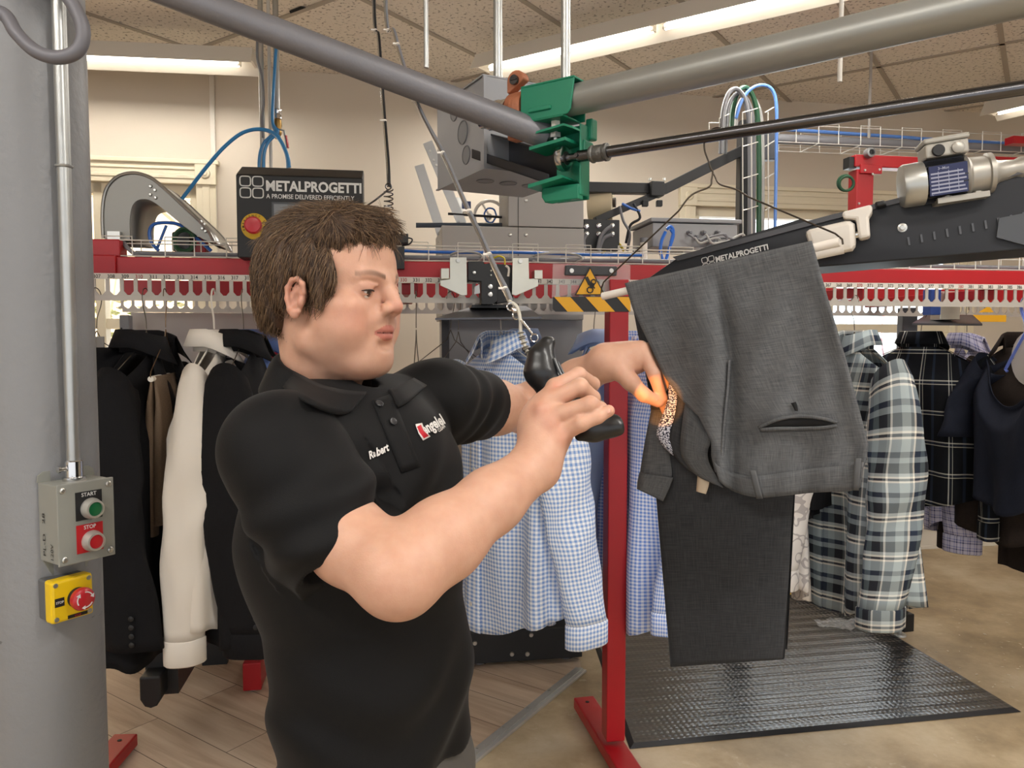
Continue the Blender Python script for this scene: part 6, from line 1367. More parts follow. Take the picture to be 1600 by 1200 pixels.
finger([(840, 690, 1.035), (852, 640, 1.085), (880, 610, 1.105), (905, 608, 1.110)], [.019, .0145, .0115, .0095], .01)           # thumb behind
for q, r in (((846, 640, 1.0), .006), ((861, 662, .992), .006), ((878, 684, .990), .006)): B.ell(V3(P(*q)), (r, r, r), None, .012)
# left hand: bent at the wrist, thumb and fingers pinching the trouser fly
for q, r0, r1 in (((1000, 545, 1.385), .024, .0140), ((1012, 548, 1.405), .024, .0140), ((1022, 553, 1.425), .023, .0130), ((1030, 560, 1.44), .020, .0120)):
    B.rc(WL, V3(P(*q)), r0+.003, r1, .018)
B.ell(V3(P(985, 562, 1.40)), (.036, .03, .026), None, .02)
finger([(1003, 546, 1.385), (1022, 585, 1.372), (1034, 622, 1.378), (1040, 642, 1.392)], [.0140, .0115, .0102, .0082])       # index
finger([(1014, 550, 1.405), (1036, 585, 1.400), (1046, 615, 1.405), (1050, 640, 1.415)], [.0138, .0115, .0102, .0085])       # middle
finger([(1023, 556, 1.425), (1044, 590, 1.425), (1052, 620, 1.430), (1054, 640, 1.435)], [.0130, .0110, .0098, .0082])
finger([(1030, 562, 1.44), (1050, 592, 1.45), (1056, 615, 1.455), (1056, 632, 1.46)], [.0120, .0098, .0088, .0075])
finger([(962, 572, 1.38), (985, 596, 1.362), (1006, 617, 1.362), (1028, 628, 1.372)], [.0215, .0150, .0125, .0098], .012)       # thumb
# legs inside the trousers
LGs = []
for s_ in (-1, 1):
    hip = HI + bR*s_*.085 + [0, 0, -.02]; kn = np.array([hip[0]+.02, hip[1]+.0, .47]) + bR*s_*.015; an_k = np.array([kn[0]-.02, kn[1], .09])
    B.chain([hip, kn, an_k], [.075, .05, .036], .03); LGs.append((hip, kn, an_k))
# ---- cull and mesh
pv, pf = B.mesh(.0017)
# skin tones: lips, cheeks, stubble, knuckles (pigment), dark line along the mouth groove
hl = toH(pv); col = np.tile(np.array(lin('#cfa38b')[:3]), (len(pv), 1))
def blend(c, wgt, anyw=False):
    global col
    w_ = np.clip(wgt, 0, 1)[:, None]*(1 if anyw else head[:, None]); col = col*(1-w_) + np.array(lin(c)[:3])*w_
g3 = lambda p, c, r: np.exp(-(((p-np.array(c))/np.array(r))**2).sum(1))
head = (np.abs(hl) < .16).all(1)
for s_ in (-1, 1):
    blend('#c9826e', .5*g3(hl, (s_*.05, .07, -.012), (.022, .03, .022)))
    blend('#c98a78', .55*g3(hl, (s_*.09, .006, .015), (.022, .03, .04)))
    blend('#b98370', .45*g3(hl, (s_*.0325, .09, .027), (.02, .02, .011)))
    blend('#8a6a58', .40*g3(hl, (s_*.050, .045, -.065), (.025, .045, .028)))
blend('#8a6a58', .42*g3(hl, (0, .085, -.076), (.035, .035, .022))); blend('#8c6b5c', .5*g3(hl, (0, .105, -.015), (.028, .016, .008)))
blend('#c98676', .5*g3(hl, (0, .120, .006), (.016, .02, .014)))
lipz = np.abs(hl[:, 2] + .0302); lw = np.clip(1 - (np.abs(hl[:, 0])/.0245)**2, 0, 1)
lipm = (np.abs(hl[:, 0]) < .0235) & (hl[:, 1] > .085) & (lipz < .0105*lw + .001) & (hl[:, 2] > -.043)
blend('#b8685f', .75*lipm.astype(float)); blend('#5b2f2b', .8*((hl[:, 1] > .083) & (np.abs(hl[:, 2] + .0304) < .0012) & (np.abs(hl[:, 0]) < .0205)).astype(float))
for q in ((846, 641, 1.0), (861, 662, .992), (878, 685, .99), (870, 606, 1.02), (955, 640, .99)): blend('#cf8a76', .5*g3(pv, V3(P(*q)), (.012,)*3), True)
for s_ in (-1, 1):   # brows
    t_ = np.clip((np.abs(hl[:, 0]) - .014)/.034, 0, 1); bz = .0455 + .006*np.sin(t_*PI*.75) - .003*t_
    bm = np.exp(-((hl[:, 2] - bz)/.0036)**4)*((hl[:, 1] > .06) & (np.sign(hl[:, 0]) == s_) & (np.abs(hl[:, 0]) > .013) & (np.abs(hl[:, 0]) < .051))*(1-.5*t_)
    blend('#5a4030', .85*bm)
SKIN = bpy.data.materials.new('skin'); SKIN.use_nodes = True; nt = SKIN.node_tree; b = nt.nodes['Principled BSDF']; at = nt.nodes.new('ShaderNodeAttribute'); at.attribute_name = 'tone'
tc = nt.nodes.new('ShaderNodeTexCoord'); n = nt.nodes.new('ShaderNodeTexNoise'); n.inputs['Scale'].default_value = 45; n.inputs['Detail'].default_value = 5; nt.links.new(tc.outputs['Object'], n.inputs['Vector'])
mx = nt.nodes.new('ShaderNodeMix'); mx.data_type = 'RGBA'; mx.blend_type = 'MULTIPLY'; mx.inputs[0].default_value = .3; nt.links.new(at.outputs['Color'], mx.inputs[6]); nt.links.new(ramp_node(nt, [(.3, '#d8bfb4'), (.7, '#ffffff')], n.outputs[0], 'LINEAR'), mx.inputs[7]); nt.links.new(mx.outputs[2], b.inputs['Base Color'])
b.inputs['Roughness'].default_value = .48; b.inputs['Subsurface Weight'].default_value = .18; b.inputs['Subsurface Radius'].default_value = (.010, .004, .002); b.inputs['Subsurface Scale'].default_value = 1.0; b.inputs['Specular IOR Level'].default_value = .4
n2 = nt.nodes.new('ShaderNodeTexNoise'); n2.inputs['Scale'].default_value = 420; nt.links.new(tc.outputs['Object'], n2.inputs['Vector']); bp = nt.nodes.new('ShaderNodeBump'); bp.inputs['Strength'].default_value = .18; bp.inputs['Distance'].default_value = .001; nt.links.new(n2.outputs[0], bp.inputs['Height']); nt.links.new(bp.outputs[0], b.inputs['Normal'])
PL0 = Vector((-.2, 1.1, 0))
person = thing('person', 'man in black polo shirt holding a lamp tool and checking grey trousers', 'person', PL0)
body = np_mesh('body', pv, pf, SKIN, person, PL0, col)
# eyes
EYEW = mat('eye_white', '#d8d0c8', .2, coat=.5); IRIS = mat('iris', '#3b2a1e', .2, coat=.6)
for s_ in (-1, 1):
    c = H(s_*.0330, .0770, .0245); mb = MB(); gz = HM @ np.array([.0, .97, -.16]); gz = Vector(gz).normalized()
    mb.lathe(Vector(c), gz, [(-.0128, .001)] + [(-.0128*math.cos(a*PI/10), .0128*math.sin(a*PI/10)) for a in range(1, 10)] + [(.0128, .001)], 24); e_ = mb.build('eye', EYEW, person)
    mb = MB(); mb.lathe(Vector(c), gz, [(.0117, .0057), (.0129, .003), (.0132, .0005)], 20, caps=False); mb.build('iris', IRIS, e_)
for s_ in (-1, 1):
    mb = MB(); pts = [Vector(H(s_*(.0335 + .0135*u), .0925 - .0050*u*u - .0010*(1+u), .0247 + .0016*(1-u*u))) for u in (-1, -.6, -.2, .2, .6, 1)]
    mb.tube(spline(pts, 4), [.0003] + [.0011]*19 + [.0004], 6) if False else mb.tube(pts, [.0004, .0010, .0013, .0014, .0013, .0005], 6); mb.build('eyelash', mat('lash', '#2a1c14', .6), person)
# finger nails
NAIL = mat('nail', '#d9a590', .25, coat=.3)
def nail(p, n_, d_, L_=.009, w_=.0062):
    n_ = Vector(n_).normalized(); d_ = Vector(d_); d_ = (d_ - n_*d_.dot(n_)).normalized(); x_ = d_.cross(n_); rows = []
    for i in range(6):
        v = i/5; ww = w_*math.sqrt(max(.12, 1-(2*v-1)**4*.75)); rows.append([Vector(p) + d_*(v-.5)*L_ + x_*ww*u*.95 - n_*(u*u*.0018) for u in (-1, -.5, 0, .5, 1)])
    mb = MB(); mb.grid(rows); mb.build('nail', NAIL, person, angle=180, solid=.0006)
nail(P(948, 640, .980), P(948, 640, 0.8) - P(948, 640, 1.0) + Vector((0, 0, .12)), P(956, 640, .985) - P(930, 652, .98))
nail(P(1024, 622, 1.362), Vector((-.1, -.5, .6)), P(1028, 628, 1.37) - P(1006, 617, 1.36))
# ---- hair
HA = SDF()
def ha(c, r, k=.01, op='u', R=None): HA.ell(H(*c), np.array(r)*HS, HM if R is None else HM @ R, k, op)
ha((0, -.016, .053), (.085, .095, .086), 0)
ha((0, -.040, .005), (.074, .062, .075), .03)
ha((0, .026, .100), (.066, .056, .030), .03)
ha((.010, .052, .110), (.056, .030, .028), .02)
ha((-.008, .066, .110), (.044, .020, .024), .015)
for s_ in (-1, 1): ha((s_*.073, .026, .03), (.012, .034, .05), .012)
def hairline(p):
    q = toH(p); x, y, z = np.abs(q[:, 0]), q[:, 1], q[:, 2]
    # front edge y as a function of height: sideburn, temple corner, forehead top
    yl = np.interp(z, [-.10, -.06, -.003, .001, .012, .026, .045, .07, .088, .092, .15], [-.050, -.045, -.030, .046, .051, .055, .062, .072, .080, .30, .30])
    yl = yl + .000*x
    d = (y - yl)*.75
    low = -(z + .032 + .25*np.maximum(0, y + .06))          # nape
    return np.maximum(d, low - .0)
HA.fn(lambda p: -hairline(p), H(0, 0, 0), 99, .006, 's')
for s_ in (-1, 1):
    HA.ell(H(s_*.090, .010, .004), np.array([.03, .026, .040]), HM, .006, 's')
def hairdisp(p):
    q = toH(p); x, y, z = q[:, 0], q[:, 1], q[:, 2]
    top = np.clip((z-.08)/.05, 0, 1); a = np.arctan2(x, y + .02)
    u = np.where(z > .09, x*90 + 12*np.sin(y*25), np.arctan2(y+.01, np.abs(x)+.01)*14 + 10*z)
    w_ = .0022*np.sin(u) + .0015*np.sin(u*2.3 + z*40) + .003*top*np.sin(x*60 + 2) * np.clip((y-.02)/.06, 0, 1)
    return w_
HA.fn(hairdisp, H(0, 0, 0), 99, 0, 'd')
hv, hf = HA.mesh(.0022)
HAIRM = bpy.data.materials.new('hair'); HAIRM.use_nodes = True; nt = HAIRM.node_tree; b = nt.nodes['Principled BSDF']; b.inputs['Roughness'].default_value = .55; b.inputs['Specular IOR Level'].default_value = .35
tc = nt.nodes.new('ShaderNodeTexCoord'); n = nt.nodes.new('ShaderNodeTexNoise'); n.inputs['Scale'].default_value = 60; n.inputs['Detail'].default_value = 4; nt.links.new(tc.outputs['Object'], n.inputs['Vector']); nt.links.new(ramp_node(nt, [(.3, '#2e2119'), (.7, '#5b4330')], n.outputs[0], 'LINEAR'), b.inputs['Base Color'])
hair = np_mesh('hair', hv, hf, HAIRM, person, PL0)
me = hair.data; nv = len(me.vertices); no = np.zeros(nv*3, np.float32); me.vertices.foreach_get('normal', no) if False else None
no = np.array([tuple(x.vector) for x in me.vertex_normals]); ql = toH(hv); nl = no @ HM
outer = nl[:, 0]*ql[:, 0] + nl[:, 1]*(ql[:, 1]+.02) + nl[:, 2]*(ql[:, 2]-.04) > .02
cand = np.where(outer)[0]; NS = 15000; pick = rng.choice(cand, NS)
NP_ = 7; pts = np.zeros((NS, NP_, 3)); q = ql[pick].copy(); nn = nl[pick]; rz_ = rng.normal(0, 1, (NS, 3))
top = np.clip((q[:, 2]-.075)/.05, 0, 1)[:, None]; front = np.clip((q[:, 1]-.0)/.09, 0, 1)[:, None]
down = np.c_[np.zeros(NS), -.25*np.ones(NS), -np.ones(NS)]; fwd = np.c_[-.25*np.ones(NS), np.ones(NS), .35*np.ones(NS)]; back = np.c_[np.sign(q[:, 0])*.5, -.9*np.ones(NS), -.2*np.ones(NS)]
fl = down*(1-top) + top*(fwd*front + back*(1-front)) + .11*rz_
fl -= nn*(fl*nn).sum(1)[:, None]; fl /= np.linalg.norm(fl, axis=1)[:, None] + 1e-6
ln = (.015 + .011*rng.random(NS) + .004*(top*front)[:, 0])[:, None]
for i in range(NP_):
    t_ = i/(NP_-1); pts[:, i] = q + fl*ln*t_ + nn*(.0006 + .0035*t_*(1-t_)*1.5 + .003*t_*(top*front) - .0035*t_*t_*(1-top)) + .0012*t_*rz_[:, [2, 0, 1]]
wp = (pts.reshape(-1, 3)*HS) @ HM.T + V3(HO) - np.array(PL0)
hc_ = bpy.data.hair_curves.new('hair_strands'); hc_.add_curves([NP_]*NS); hc_.attributes['position'].data.foreach_set('vector', wp.astype(np.float32).ravel())
ra_ = hc_.attributes.get('radius') or hc_.attributes.new('radius', 'FLOAT', 'POINT'); ra_.data.foreach_set('value', np.tile(np.linspace(.00038, .00012, NP_), NS).astype(np.float32))
STR = bpy.data.materials.new('hair_strand'); STR.use_nodes = True; nt = STR.node_tree; b = nt.nodes['Principled BSDF']; b.inputs['Roughness'].default_value = .42
hi_ = nt.nodes.new('ShaderNodeHairInfo'); nt.links.new(ramp_node(nt, [(0, '#35271c'), (.5, '#5a4531'), (1, '#866b4e')], hi_.outputs['Random'], 'LINEAR'), b.inputs['Base Color'])
hc_.materials.append(STR); ho = bpy.data.objects.new('hair_strands', hc_); C.objects.link(ho); ho.parent = hair
# ---- polo shirt
PO = SDF()
bz = lambda x, y, z: None
HR0 = V3(P(542, 868, .925)); HRd = (HR0 - SRp); HRd /= np.linalg.norm(HRd)
PO.chain([SRp, mix(SRp, HR0, .5), HR0 + HRd*.03], [.0665, .0700, .0700], .04)
HL0 = V3(P(753, 634, 1.395)); HLd = HL0 - SLp; HLd /= np.linalg.norm(HLd)
PO.chain([SLp, HL0 + HLd*.03], [.068, .062], .045)
rel = lambda p, o: p - o
# hems: cut planes
PO.fn(lambda p: -((p - HR0) @ HRd) + 0*p[:, 0] if True else 0, HR0 + HRd*.05, .12, .003, 's') if False else None
def cutR(p):
    d = (p - HR0) @ HRd; r_ = np.linalg.norm(p - (HR0 + HRd*.05), axis=1) - .115; return np.maximum(-d, r_)
PO.fn(cutR, HR0 + HRd*.05, .13, .002, 's')
def cutL(p):
    d = (p - HL0) @ HLd; r_ = np.linalg.norm(p - (HL0 + HLd*.05), axis=1) - .11; return np.maximum(-d, r_)
PO.fn(cutL, HL0 + HLd*.05, .13, .002, 's')
# hollow sleeves and hem, neck opening
PO.rc(HR0 - HRd*.05, HR0 + HRd*.06, .054, .0635, .004, 's'); PO.rc(HL0 - HLd*.05, HL0 + HLd*.05, .050, .055, .004, 's')
PO.rc(CH + bF*.004 + [0, 0, .055], CH + [-.004, .002, -.04], .128, .137, .0, 'u', (bR, .80))
PO.rc(CH + [-.004, .002, -.04], WA + [.0, 0, 0], .137, .122, .05, 'u', (bR, .80)); PO.rc(WA, HI + [0, 0, .045], .122, .126, .04, 'u', (bR, .78))
PO.rc(NB + [-.015, .003, .002], SRp + [.01, .01, .005], .050, .050, .065); PO.rc(NB + [0, 0, -.004], SLp, .050, .056, .05)
PO.ell(NB + [-.03, .02, -.03], (.09, .09, .07), None, .05)
PO.fn(lambda p: p[:, 2] - .912 - .006*np.sin(p[:, 0]*40), HI, .3, .003, 's') if False else PO.fn(lambda p: p[:, 2] - .908, HI + [0, 0, -.06], .35, .003, 's')
PO.rc(HI + [0, 0, -.1], HI + [0, 0, .09], .110, .112, .004, 's', (bR, .78))
PO.rc(NB + [.008, -.004, -.02], NB + [.0, 0, .12], .050, .066, .006, 's')
nk = NB + bF*.062 + [0, 0, -.03]
PO.rc(nk + bF*.020 + [0, 0, -.035], nk + [0, 0, .06], .006, .026, .01, 's')
def folds(p):
    f = 0
    q = p - CH; u = q @ bR; v = q @ bF; z = q[:, 2]
    # belly wrinkles near the hem, diagonal pulls across the chest, sleeve rings
    f = f + .0050*np.sin(z*55 + 3*np.sin(u*18) + v*14)*np.clip((-.16 - z)/.10, 0, 1)*np.clip(.5 + .5*np.sin(u*9+1), 0, 1)
    f = f + .0055*np.sin((z*.75 + u*.9)*52 + 1.2*np.sin(z*20))*np.exp(-((z-.03)/.10)**2)*np.clip(v/.1, 0, 1)
    t_ = (p - SRp) @ HRd; dr = np.linalg.norm(p - SRp - np.outer(t_, HRd), axis=1)
    f = f + .0045*np.sin(t_*70 + 2.5*np.sin(p[:, 2]*22))*np.exp(-((t_-.10)/.06)**2)*(dr < .1)
    tl = (p - SLp) @ HLd; dl = np.linalg.norm(p - SLp - np.outer(tl, HLd), axis=1)
    f = f + .0035*np.sin(tl*110 + 3*np.sin(p[:, 2]*25))*np.exp(-((tl-.05)/.05)**2)*(dl < .09)
    return f
PO.fn(folds, CH, 99, 0, 'd')
sv, sf = PO.mesh(.0028)
POLO = bpy.data.materials.new('polo_black'); POLO.use_nodes = True; nt = POLO.node_tree; b = nt.nodes['Principled BSDF']; b.inputs['Base Color'].default_value = lin('#0d0d0e'); b.inputs['Roughness'].default_value = .7; b.inputs['Specular IOR Level'].default_value = .2
b.inputs['Sheen Weight'].default_value = .04; b.inputs['Sheen Roughness'].default_value = .5
tc = nt.nodes.new('ShaderNodeTexCoord'); n = nt.nodes.new('ShaderNodeTexNoise'); n.inputs['Scale'].default_value = 700; nt.links.new(tc.outputs['Object'], n.inputs['Vector']); bp = nt.nodes.new('ShaderNodeBump'); bp.inputs['Strength'].default_value = .25; bp.inputs['Distance'].default_value = .001; nt.links.new(n.outputs[0], bp.inputs['Height']); nt.links.new(bp.outputs[0], b.inputs['Normal'])
polo = np_mesh('polo_shirt', sv, sf, POLO, person, PL0)
def on_polo(px, py, off=.001):
    """point on the shirt surface seen at a pixel, with its normal"""
    d = np.array(tuple(ray(px, py).normalized())); o = np.array(tuple(CAM)); t_ = .6
    for _ in range(120):
        e = PO.ev((o + d*t_)[None])[0]
        if abs(e) < 2e-4: break
        t_ += e*.7
        if t_ > 1.6: t_ = 1.06/d[1]; break
    p = o + d*t_; h = .002; g = np.array([PO.ev((p + v_)[None])[0] - PO.ev((p - v_)[None])[0] for v_ in np.eye(3)*h]); g /= np.linalg.norm(g); return p + g*off, g
# collar: stand and turned-down leaf around the neck opening
cn = Vector(NB + np.array([.004, -.002, .052])); cF = Vector(bF); cR = Vector(bR); rows = []
prof = [(-.002, -.022, 0), (-.004, .010, 0), (-.002, .028, 0), (.004, .030, .0), (.010, .020, .0), (.016, -.002, .2), (.022, -.018, 1)]
n = 40
for dr, dz_, pt_ in prof:
    r_ = []
    for j in range(n+1):
        a = lerp(-.93, .93, j/n)*PI; fr_ = max(0, -math.cos(a)); # a=0 back
        x = math.sin(a); y = -math.cos(a); rr = .070 + dr*1.25 + (.014*pt_*fr_) + .010*(.5 - .5*math.cos(a))*min(1, max(0, (.02 - dz_)/.03))
        z = dz_ - .048*(.5 - .5*math.cos(a))**1.2 + .012*(.5+.5*math.cos(a)) - .030*pt_*fr_**3
        r_.append(cn + cR*(x*rr*1.02) + cF*(y*rr*1.04) + Vector((0, 0, z)))
    rows.append(r_)
mb = MB(); mb.grid(rows); mb.build('collar', POLO, person, angle=180, solid=.0028, sub=1)
def leaf(tp, bt, nm):
    a = [Vector(on_polo(x, y, .003)[0]) for x, y in tp]; b = [Vector(on_polo(x, y, .0045)[0]) for x, y in bt]; a, b = spline(a, 5), spline(b, 5); rows = []
    for k in range(6):
        q = k/5; rows.append([p.lerp(r_, q) + (CAM - p).normalized()*(.004*math.sin(q*PI) + .001) for p, r_ in zip(a, b)])
    mb = MB(); mb.grid(rows); mb.build(nm, POLO, person, angle=180, solid=.0028)
leaf([(452, 578), (490, 600), (524, 611), (552, 615), (572, 616)], [(434, 602), (470, 629), (506, 646), (532, 651), (548, 646)], 'collar_leaf')
leaf([(606, 612), (622, 606), (645, 594)], [(620, 640), (640, 628), (664, 606)], 'collar_leaf')
# placket with buttons
def strip(pixels, wpx, nm, m, off=.0012, par=None):
    rows = []
    for (x, y) in pixels:
        rows.append([Vector(on_polo(x + u*wpx, y - u*wpx*.35, off)[0]) for u in (-1, -.5, 0, .5, 1)])
    mb = MB(); mb.grid(rows); return mb.build(nm, m, par or person, angle=180, solid=.002)
pkp = [(596 + 46*t_/10, 622 + 112*t_/10) for t_ in range(11)]
strip(pkp, 15, 'placket', POLO)
for x, y in ((583, 634), (604, 661)):
    p, g = on_polo(x+8, y, .004); mb = MB(); mb.lathe(Vector(p), Vector(g), [(0, .0052), (.0015, .0055), (.002, .0045), (.0016, .003)], 18); mb.build('button', mat('button_dark', '#2b2b2d', .3), person)
# embroidered name and logo
def chest_text(s, px0, py0, px1, py1, h_px, nm, m, dy=0, bold=.02, slant=0):
    v, f = text_geo(s, bold); wd = v[:, 0].max(); mb = MB(); dx, dyy = px1-px0, py1-py0; L_ = math.hypot(dx, dyy); ux, uy = dx/L_, dyy/L_; vs = []
    for a in v:
        u = a[0]/wd*L_ + slant*a[1]*h_px; w_ = a[1]*h_px; vs.append(Vector(on_polo(px0 + ux*u + uy*w_, py0 + uy*u - ux*w_, .0022)[0]))
    mb.add(vs, f); return mb.build(nm, m, person, smooth=False)
THREAD = mat('thread_white', '#dedbd6', .7); THREADR = mat('thread_red', '#c11d2c', .6)
chest_text('Robert', 577, 718, 607, 704, 17, 'name_embroidery', THREAD, bold=.03, slant=.25)
chest_text('engelel', 663, 680, 694, 662, 24, 'logo_embroidery', THREAD, bold=.03)
chest_text('CLEAN', 684, 676, 694, 668, 7, 'logo_line', THREAD, bold=.03)
rows = [[Vector(on_polo(x, y, .0022)[0]) for x, y in r_] for r_ in (((650, 668), (656, 665)), ((654, 677), (660, 674)), ((661, 686), (668, 682)))]
mb = MB(); mb.grid(rows); mb.build('logo_red_letter', THREADR, person, angle=180, solid=.001)
rows = [[Vector(on_polo(x, y, .0018)[0]) for x, y in r_] for r_ in (((648, 664), (658, 662)), ((653, 678), (662, 673)), ((660, 689), (671, 683)))]
mb = MB(); mb.grid(rows); mb.build('logo_outline', THREAD, person, angle=180, solid=.001)
# trousers, belt line and shoes
TR = SDF()
TR.rc(HI + [0, 0, .06], HI + [0, 0, -.04], .117, .122, .03, 'u', (bR, .78))
for hip, kn, ak in LGs: TR.chain([hip + [0, 0, -.0], kn, ak + [0, 0, -.01]], [.095, .072, .064], .03)
TR.fn(lambda p: p[:, 2] - .05, HI, 99, .004, 's')
TR.fn(lambda p: .003*np.sin(p[:, 2]*45 + p[:, 0]*30), HI, 99, 0, 'd')
tv_, tf_ = TR.mesh(.005); np_mesh('work_trousers', tv_, tf_, weave('denim_grey', '#4b4948', '#67645f', su=200, sv=200), person, PL0)
for hip, kn, ak in LGs:
    SH = SDF(); a = np.array([ak[0], ak[1], .045]); SH.rc(a - bF*.04, a + bF*.15 + [0, 0, -.008], .042, .036, 0, 'u'); SH.rc(a, a + [0, 0, .06], .045, .043, .02); SH.fn(lambda p: -(p[:, 2] - .012)*-1 if False else (p[:, 2]*-1 + .0)*-1 - 0 if False else -(p[:, 2] - .004), a, 99, .003, 's') if False else None
    SH.fn(lambda p: p[:, 2] - .004, a, 99, .003, 's')
    v_, f_ = SH.mesh(.004); np_mesh('shoe', v_, f_, mat('shoe_black', '#1a1a1b', .4), person, PL0)
# ================================================================ lamp tool in the right hand
TLB = mat('tool_black', '#17181a', .38, coat=.15)
TO = SDF()
tp_ = [(853, 536, 1.085), (846, 556, 1.08), (846, 580, 1.078), (866, 610, 1.075), (896, 644, 1.065), (925, 664, 1.055), (955, 664, 1.05)]
TO.chain([V3(P(*q)) for q in tp_], [.009, .0165, .0225, .0205, .0185, .0190, .0150], .012)
TO.rc(V3(P(861, 534, 1.088)), V3(P(848, 560, 1.085)), .006, .010, .008); TO.rc(V3(P(930, 672, 1.052)), V3(P(964, 664, 1.046)), .016, .0115, .008)
TO.rc(V3(P(905, 682, 1.05)), V3(P(966, 668, 1.043)), .006, .0085, .01)
tip = V3(P(971, 663, 1.045)); tdir = V3(P(1034, 624, 1.385)) - tip; tdir /= np.linalg.norm(tdir)
TO.fn(lambda p: np.maximum(-((p - tip) @ np.array([.93, .3, .15])), np.linalg.norm(p-tip, axis=1)-.05), tip, .06, .002, 's')
v_, f_ = TO.mesh(.0020)
tl = thing('handheld_lamp', 'black curved handheld lamp tool gripped in the right hand', 'lamp', P(870, 620, 1.07))
np_mesh('body', v_, f_, TLB, tl, tl.location)
mb = MB(); c = P(938, 634, 1.075); mb.lathe(c, (.6, .5, .6), [(-.008, .009), (0, .0095), (.004, .008), (.006, .005)], 18); mb.build('knurled_knob', mat('knurl', '#8e8a80', .35, .9, .3, 300, .8, 500), tl)
mb = MB(); mb.tube(spline([P(866, 560, 1.066), P(876, 584, 1.058), P(893, 612, 1.052)], 6), .0022, 8); mb.tube(spline([P(872, 566, 1.066), P(882, 586, 1.058), P(898, 612, 1.052)], 6), .0016, 8); mb.build('ridge', mat('tool_ridge', '#3a3c3e', .3), tl)
tipV = Vector(tip); mb = MB(); mb.lathe(tipV + Vector((-.004, .010, 0)), Vector(tdir), [(-.004, .0055), (.002, .0055), (.003, .0045)], 20); mb.build('lens', mat('lamp_lens', '#ff8a2a', .3, emit='#ff7a1a', estr=6), tl)
sl = bpy.data.lights.new('tool_beam', 'SPOT'); sl.energy = 7; sl.color = (1, .36, .06); sl.spot_size = math.radians(17); sl.spot_blend = .25; sl.shadow_soft_size = .003
so = bpy.data.objects.new('tool_beam', sl); C.objects.link(so); so.location = tipV + Vector(tdir)*.012; so.rotation_euler = Vector(tdir).to_track_quat('-Z', 'Y').to_euler()
# strain relief spring, swivel hook and link
tsp = thing('suspension_hook', 'metal swivel link and ring above the lamp tool', 'hook', P(820, 505, 1.09))
mb = MB(); mb.torus(P(835, 528, 1.083), (.3, -1, .1), .0055, .0010, 20, 6); mb.build('ring', CHROME, tsp)
mb = MB(); mb.tube(spline([P(832, 522, 1.085), P(824, 512, 1.085), P(817, 503, 1.085), P(814, 500, 1.085)], 4), .0017, 8); mb.build('link', CHROME, tsp)
mb = MB(); mb.torus(P(806, 493, 1.09), (.6, -.7, .2), .0055, .0012, 20, 6); mb.build('ring', CHROME, tsp)
mb = MB(); mb.torus(P(799, 479, 1.095), (.1, -1, .3), .0060, .0014, 20, 6); mb.lathe(P(803, 484, 1.092), P(806, 490, 1.09) - P(801, 480, 1.095), [(-.004, .003), (0, .004), (.004, .003)], 12); mb.build('swivel', CHROME, tsp)
cab = [P(600, -20, 1.7), P(615, 52, 1.62), P(645, 150, 1.50), P(690, 240, 1.37), P(735, 340, 1.24), P(772, 420, 1.14), P(795, 470, 1.10)]
def pair(pts, nm, lab, cat, r1, r2, m1, m2, ties, top):
    t = thing(nm, lab, cat, pts[-1]); up = Vector((pts[0].x, pts[0].y, HZ)); sp = spline([up] + pts, 10)
    mb = MB(); mb.tube(sp, r1, 8); mb.build('steel_cord', m1, t); mb = MB(); mb.tube([p + Vector((.0042, 0, .0015*math.sin(i*.5))) for i, p in enumerate(sp)], r2, 8); mb.build('cable', m2, t)
    for i in ties:
        p = sp[i]; d = sp[i+1] - sp[i-1]; mb = MB(); mb.lathe(p + Vector((.002, 0, 0)), d, [(-.0015, .0048), (.0015, .0048)], 12); mb.box(p + Vector((-.004, -.003, .001)), (.006, .003, .003)); mb.build('cable_tie', WHITEPL, t)
    return t
t = pair(cab, 'tool_cable', 'lamp tool cable and steel cord slanting down from the ceiling', 'cable', .0022, .0026, CHROME, GREYC, (14, 22, 31, 40, 49, 57, 66), 0)
st = spline([P(795, 470, 1.10), P(808, 480, 1.095), P(813, 500, 1.09), P(814, 520, 1.088), P(822, 545, 1.085), P(832, 562, 1.083)], 8)
mb = MB(); mb.tube(st, .0026, 8); mb.build('lead', mat('lead_beige', '#b9b4a6', .5), t)
for k in range(9):
    i = 24 + round(k*1.7); i = min(i, len(st)-2); mb = MB(); mb.lathe(st[i], st[i+1]-st[i-1], [(-.0012, .0036), (0, .0056), (.0012, .0036)], 12); mb.build('strain_relief', mat('relief', '#8f8b80', .5), t)
hc2 = [P(582, -20, 1.75), P(590, 60, 1.7), P(597, 160, 1.65), P(604, 250, 1.6), P(606, 292, 1.58)]
t = pair(hc2, 'tool_cable', 'second hanging cable ending in a spring behind the head', 'cable', .002, .0022, CHROME, BLACKC, (14, 24, 33), 0)
mb = MB(); c = P(607, 296, 1.58); mb.tube([c + Vector((.009*math.cos(k*.6), .009*math.sin(k*.6), -k*.0009)) for k in range(90)], .0014, 6); mb.build('spring', STEEL, t)
mb = MB(); mb.torus(c + Vector((0, 0, .006)), (0, 1, 0), .006, .0014, 16, 6); mb.tube(spline([c, P(596, 305, 1.58), P(583, 315, 1.58), P(560, 330, 1.6)], 6), .002, 8); mb.build('hook', STEEL, t)
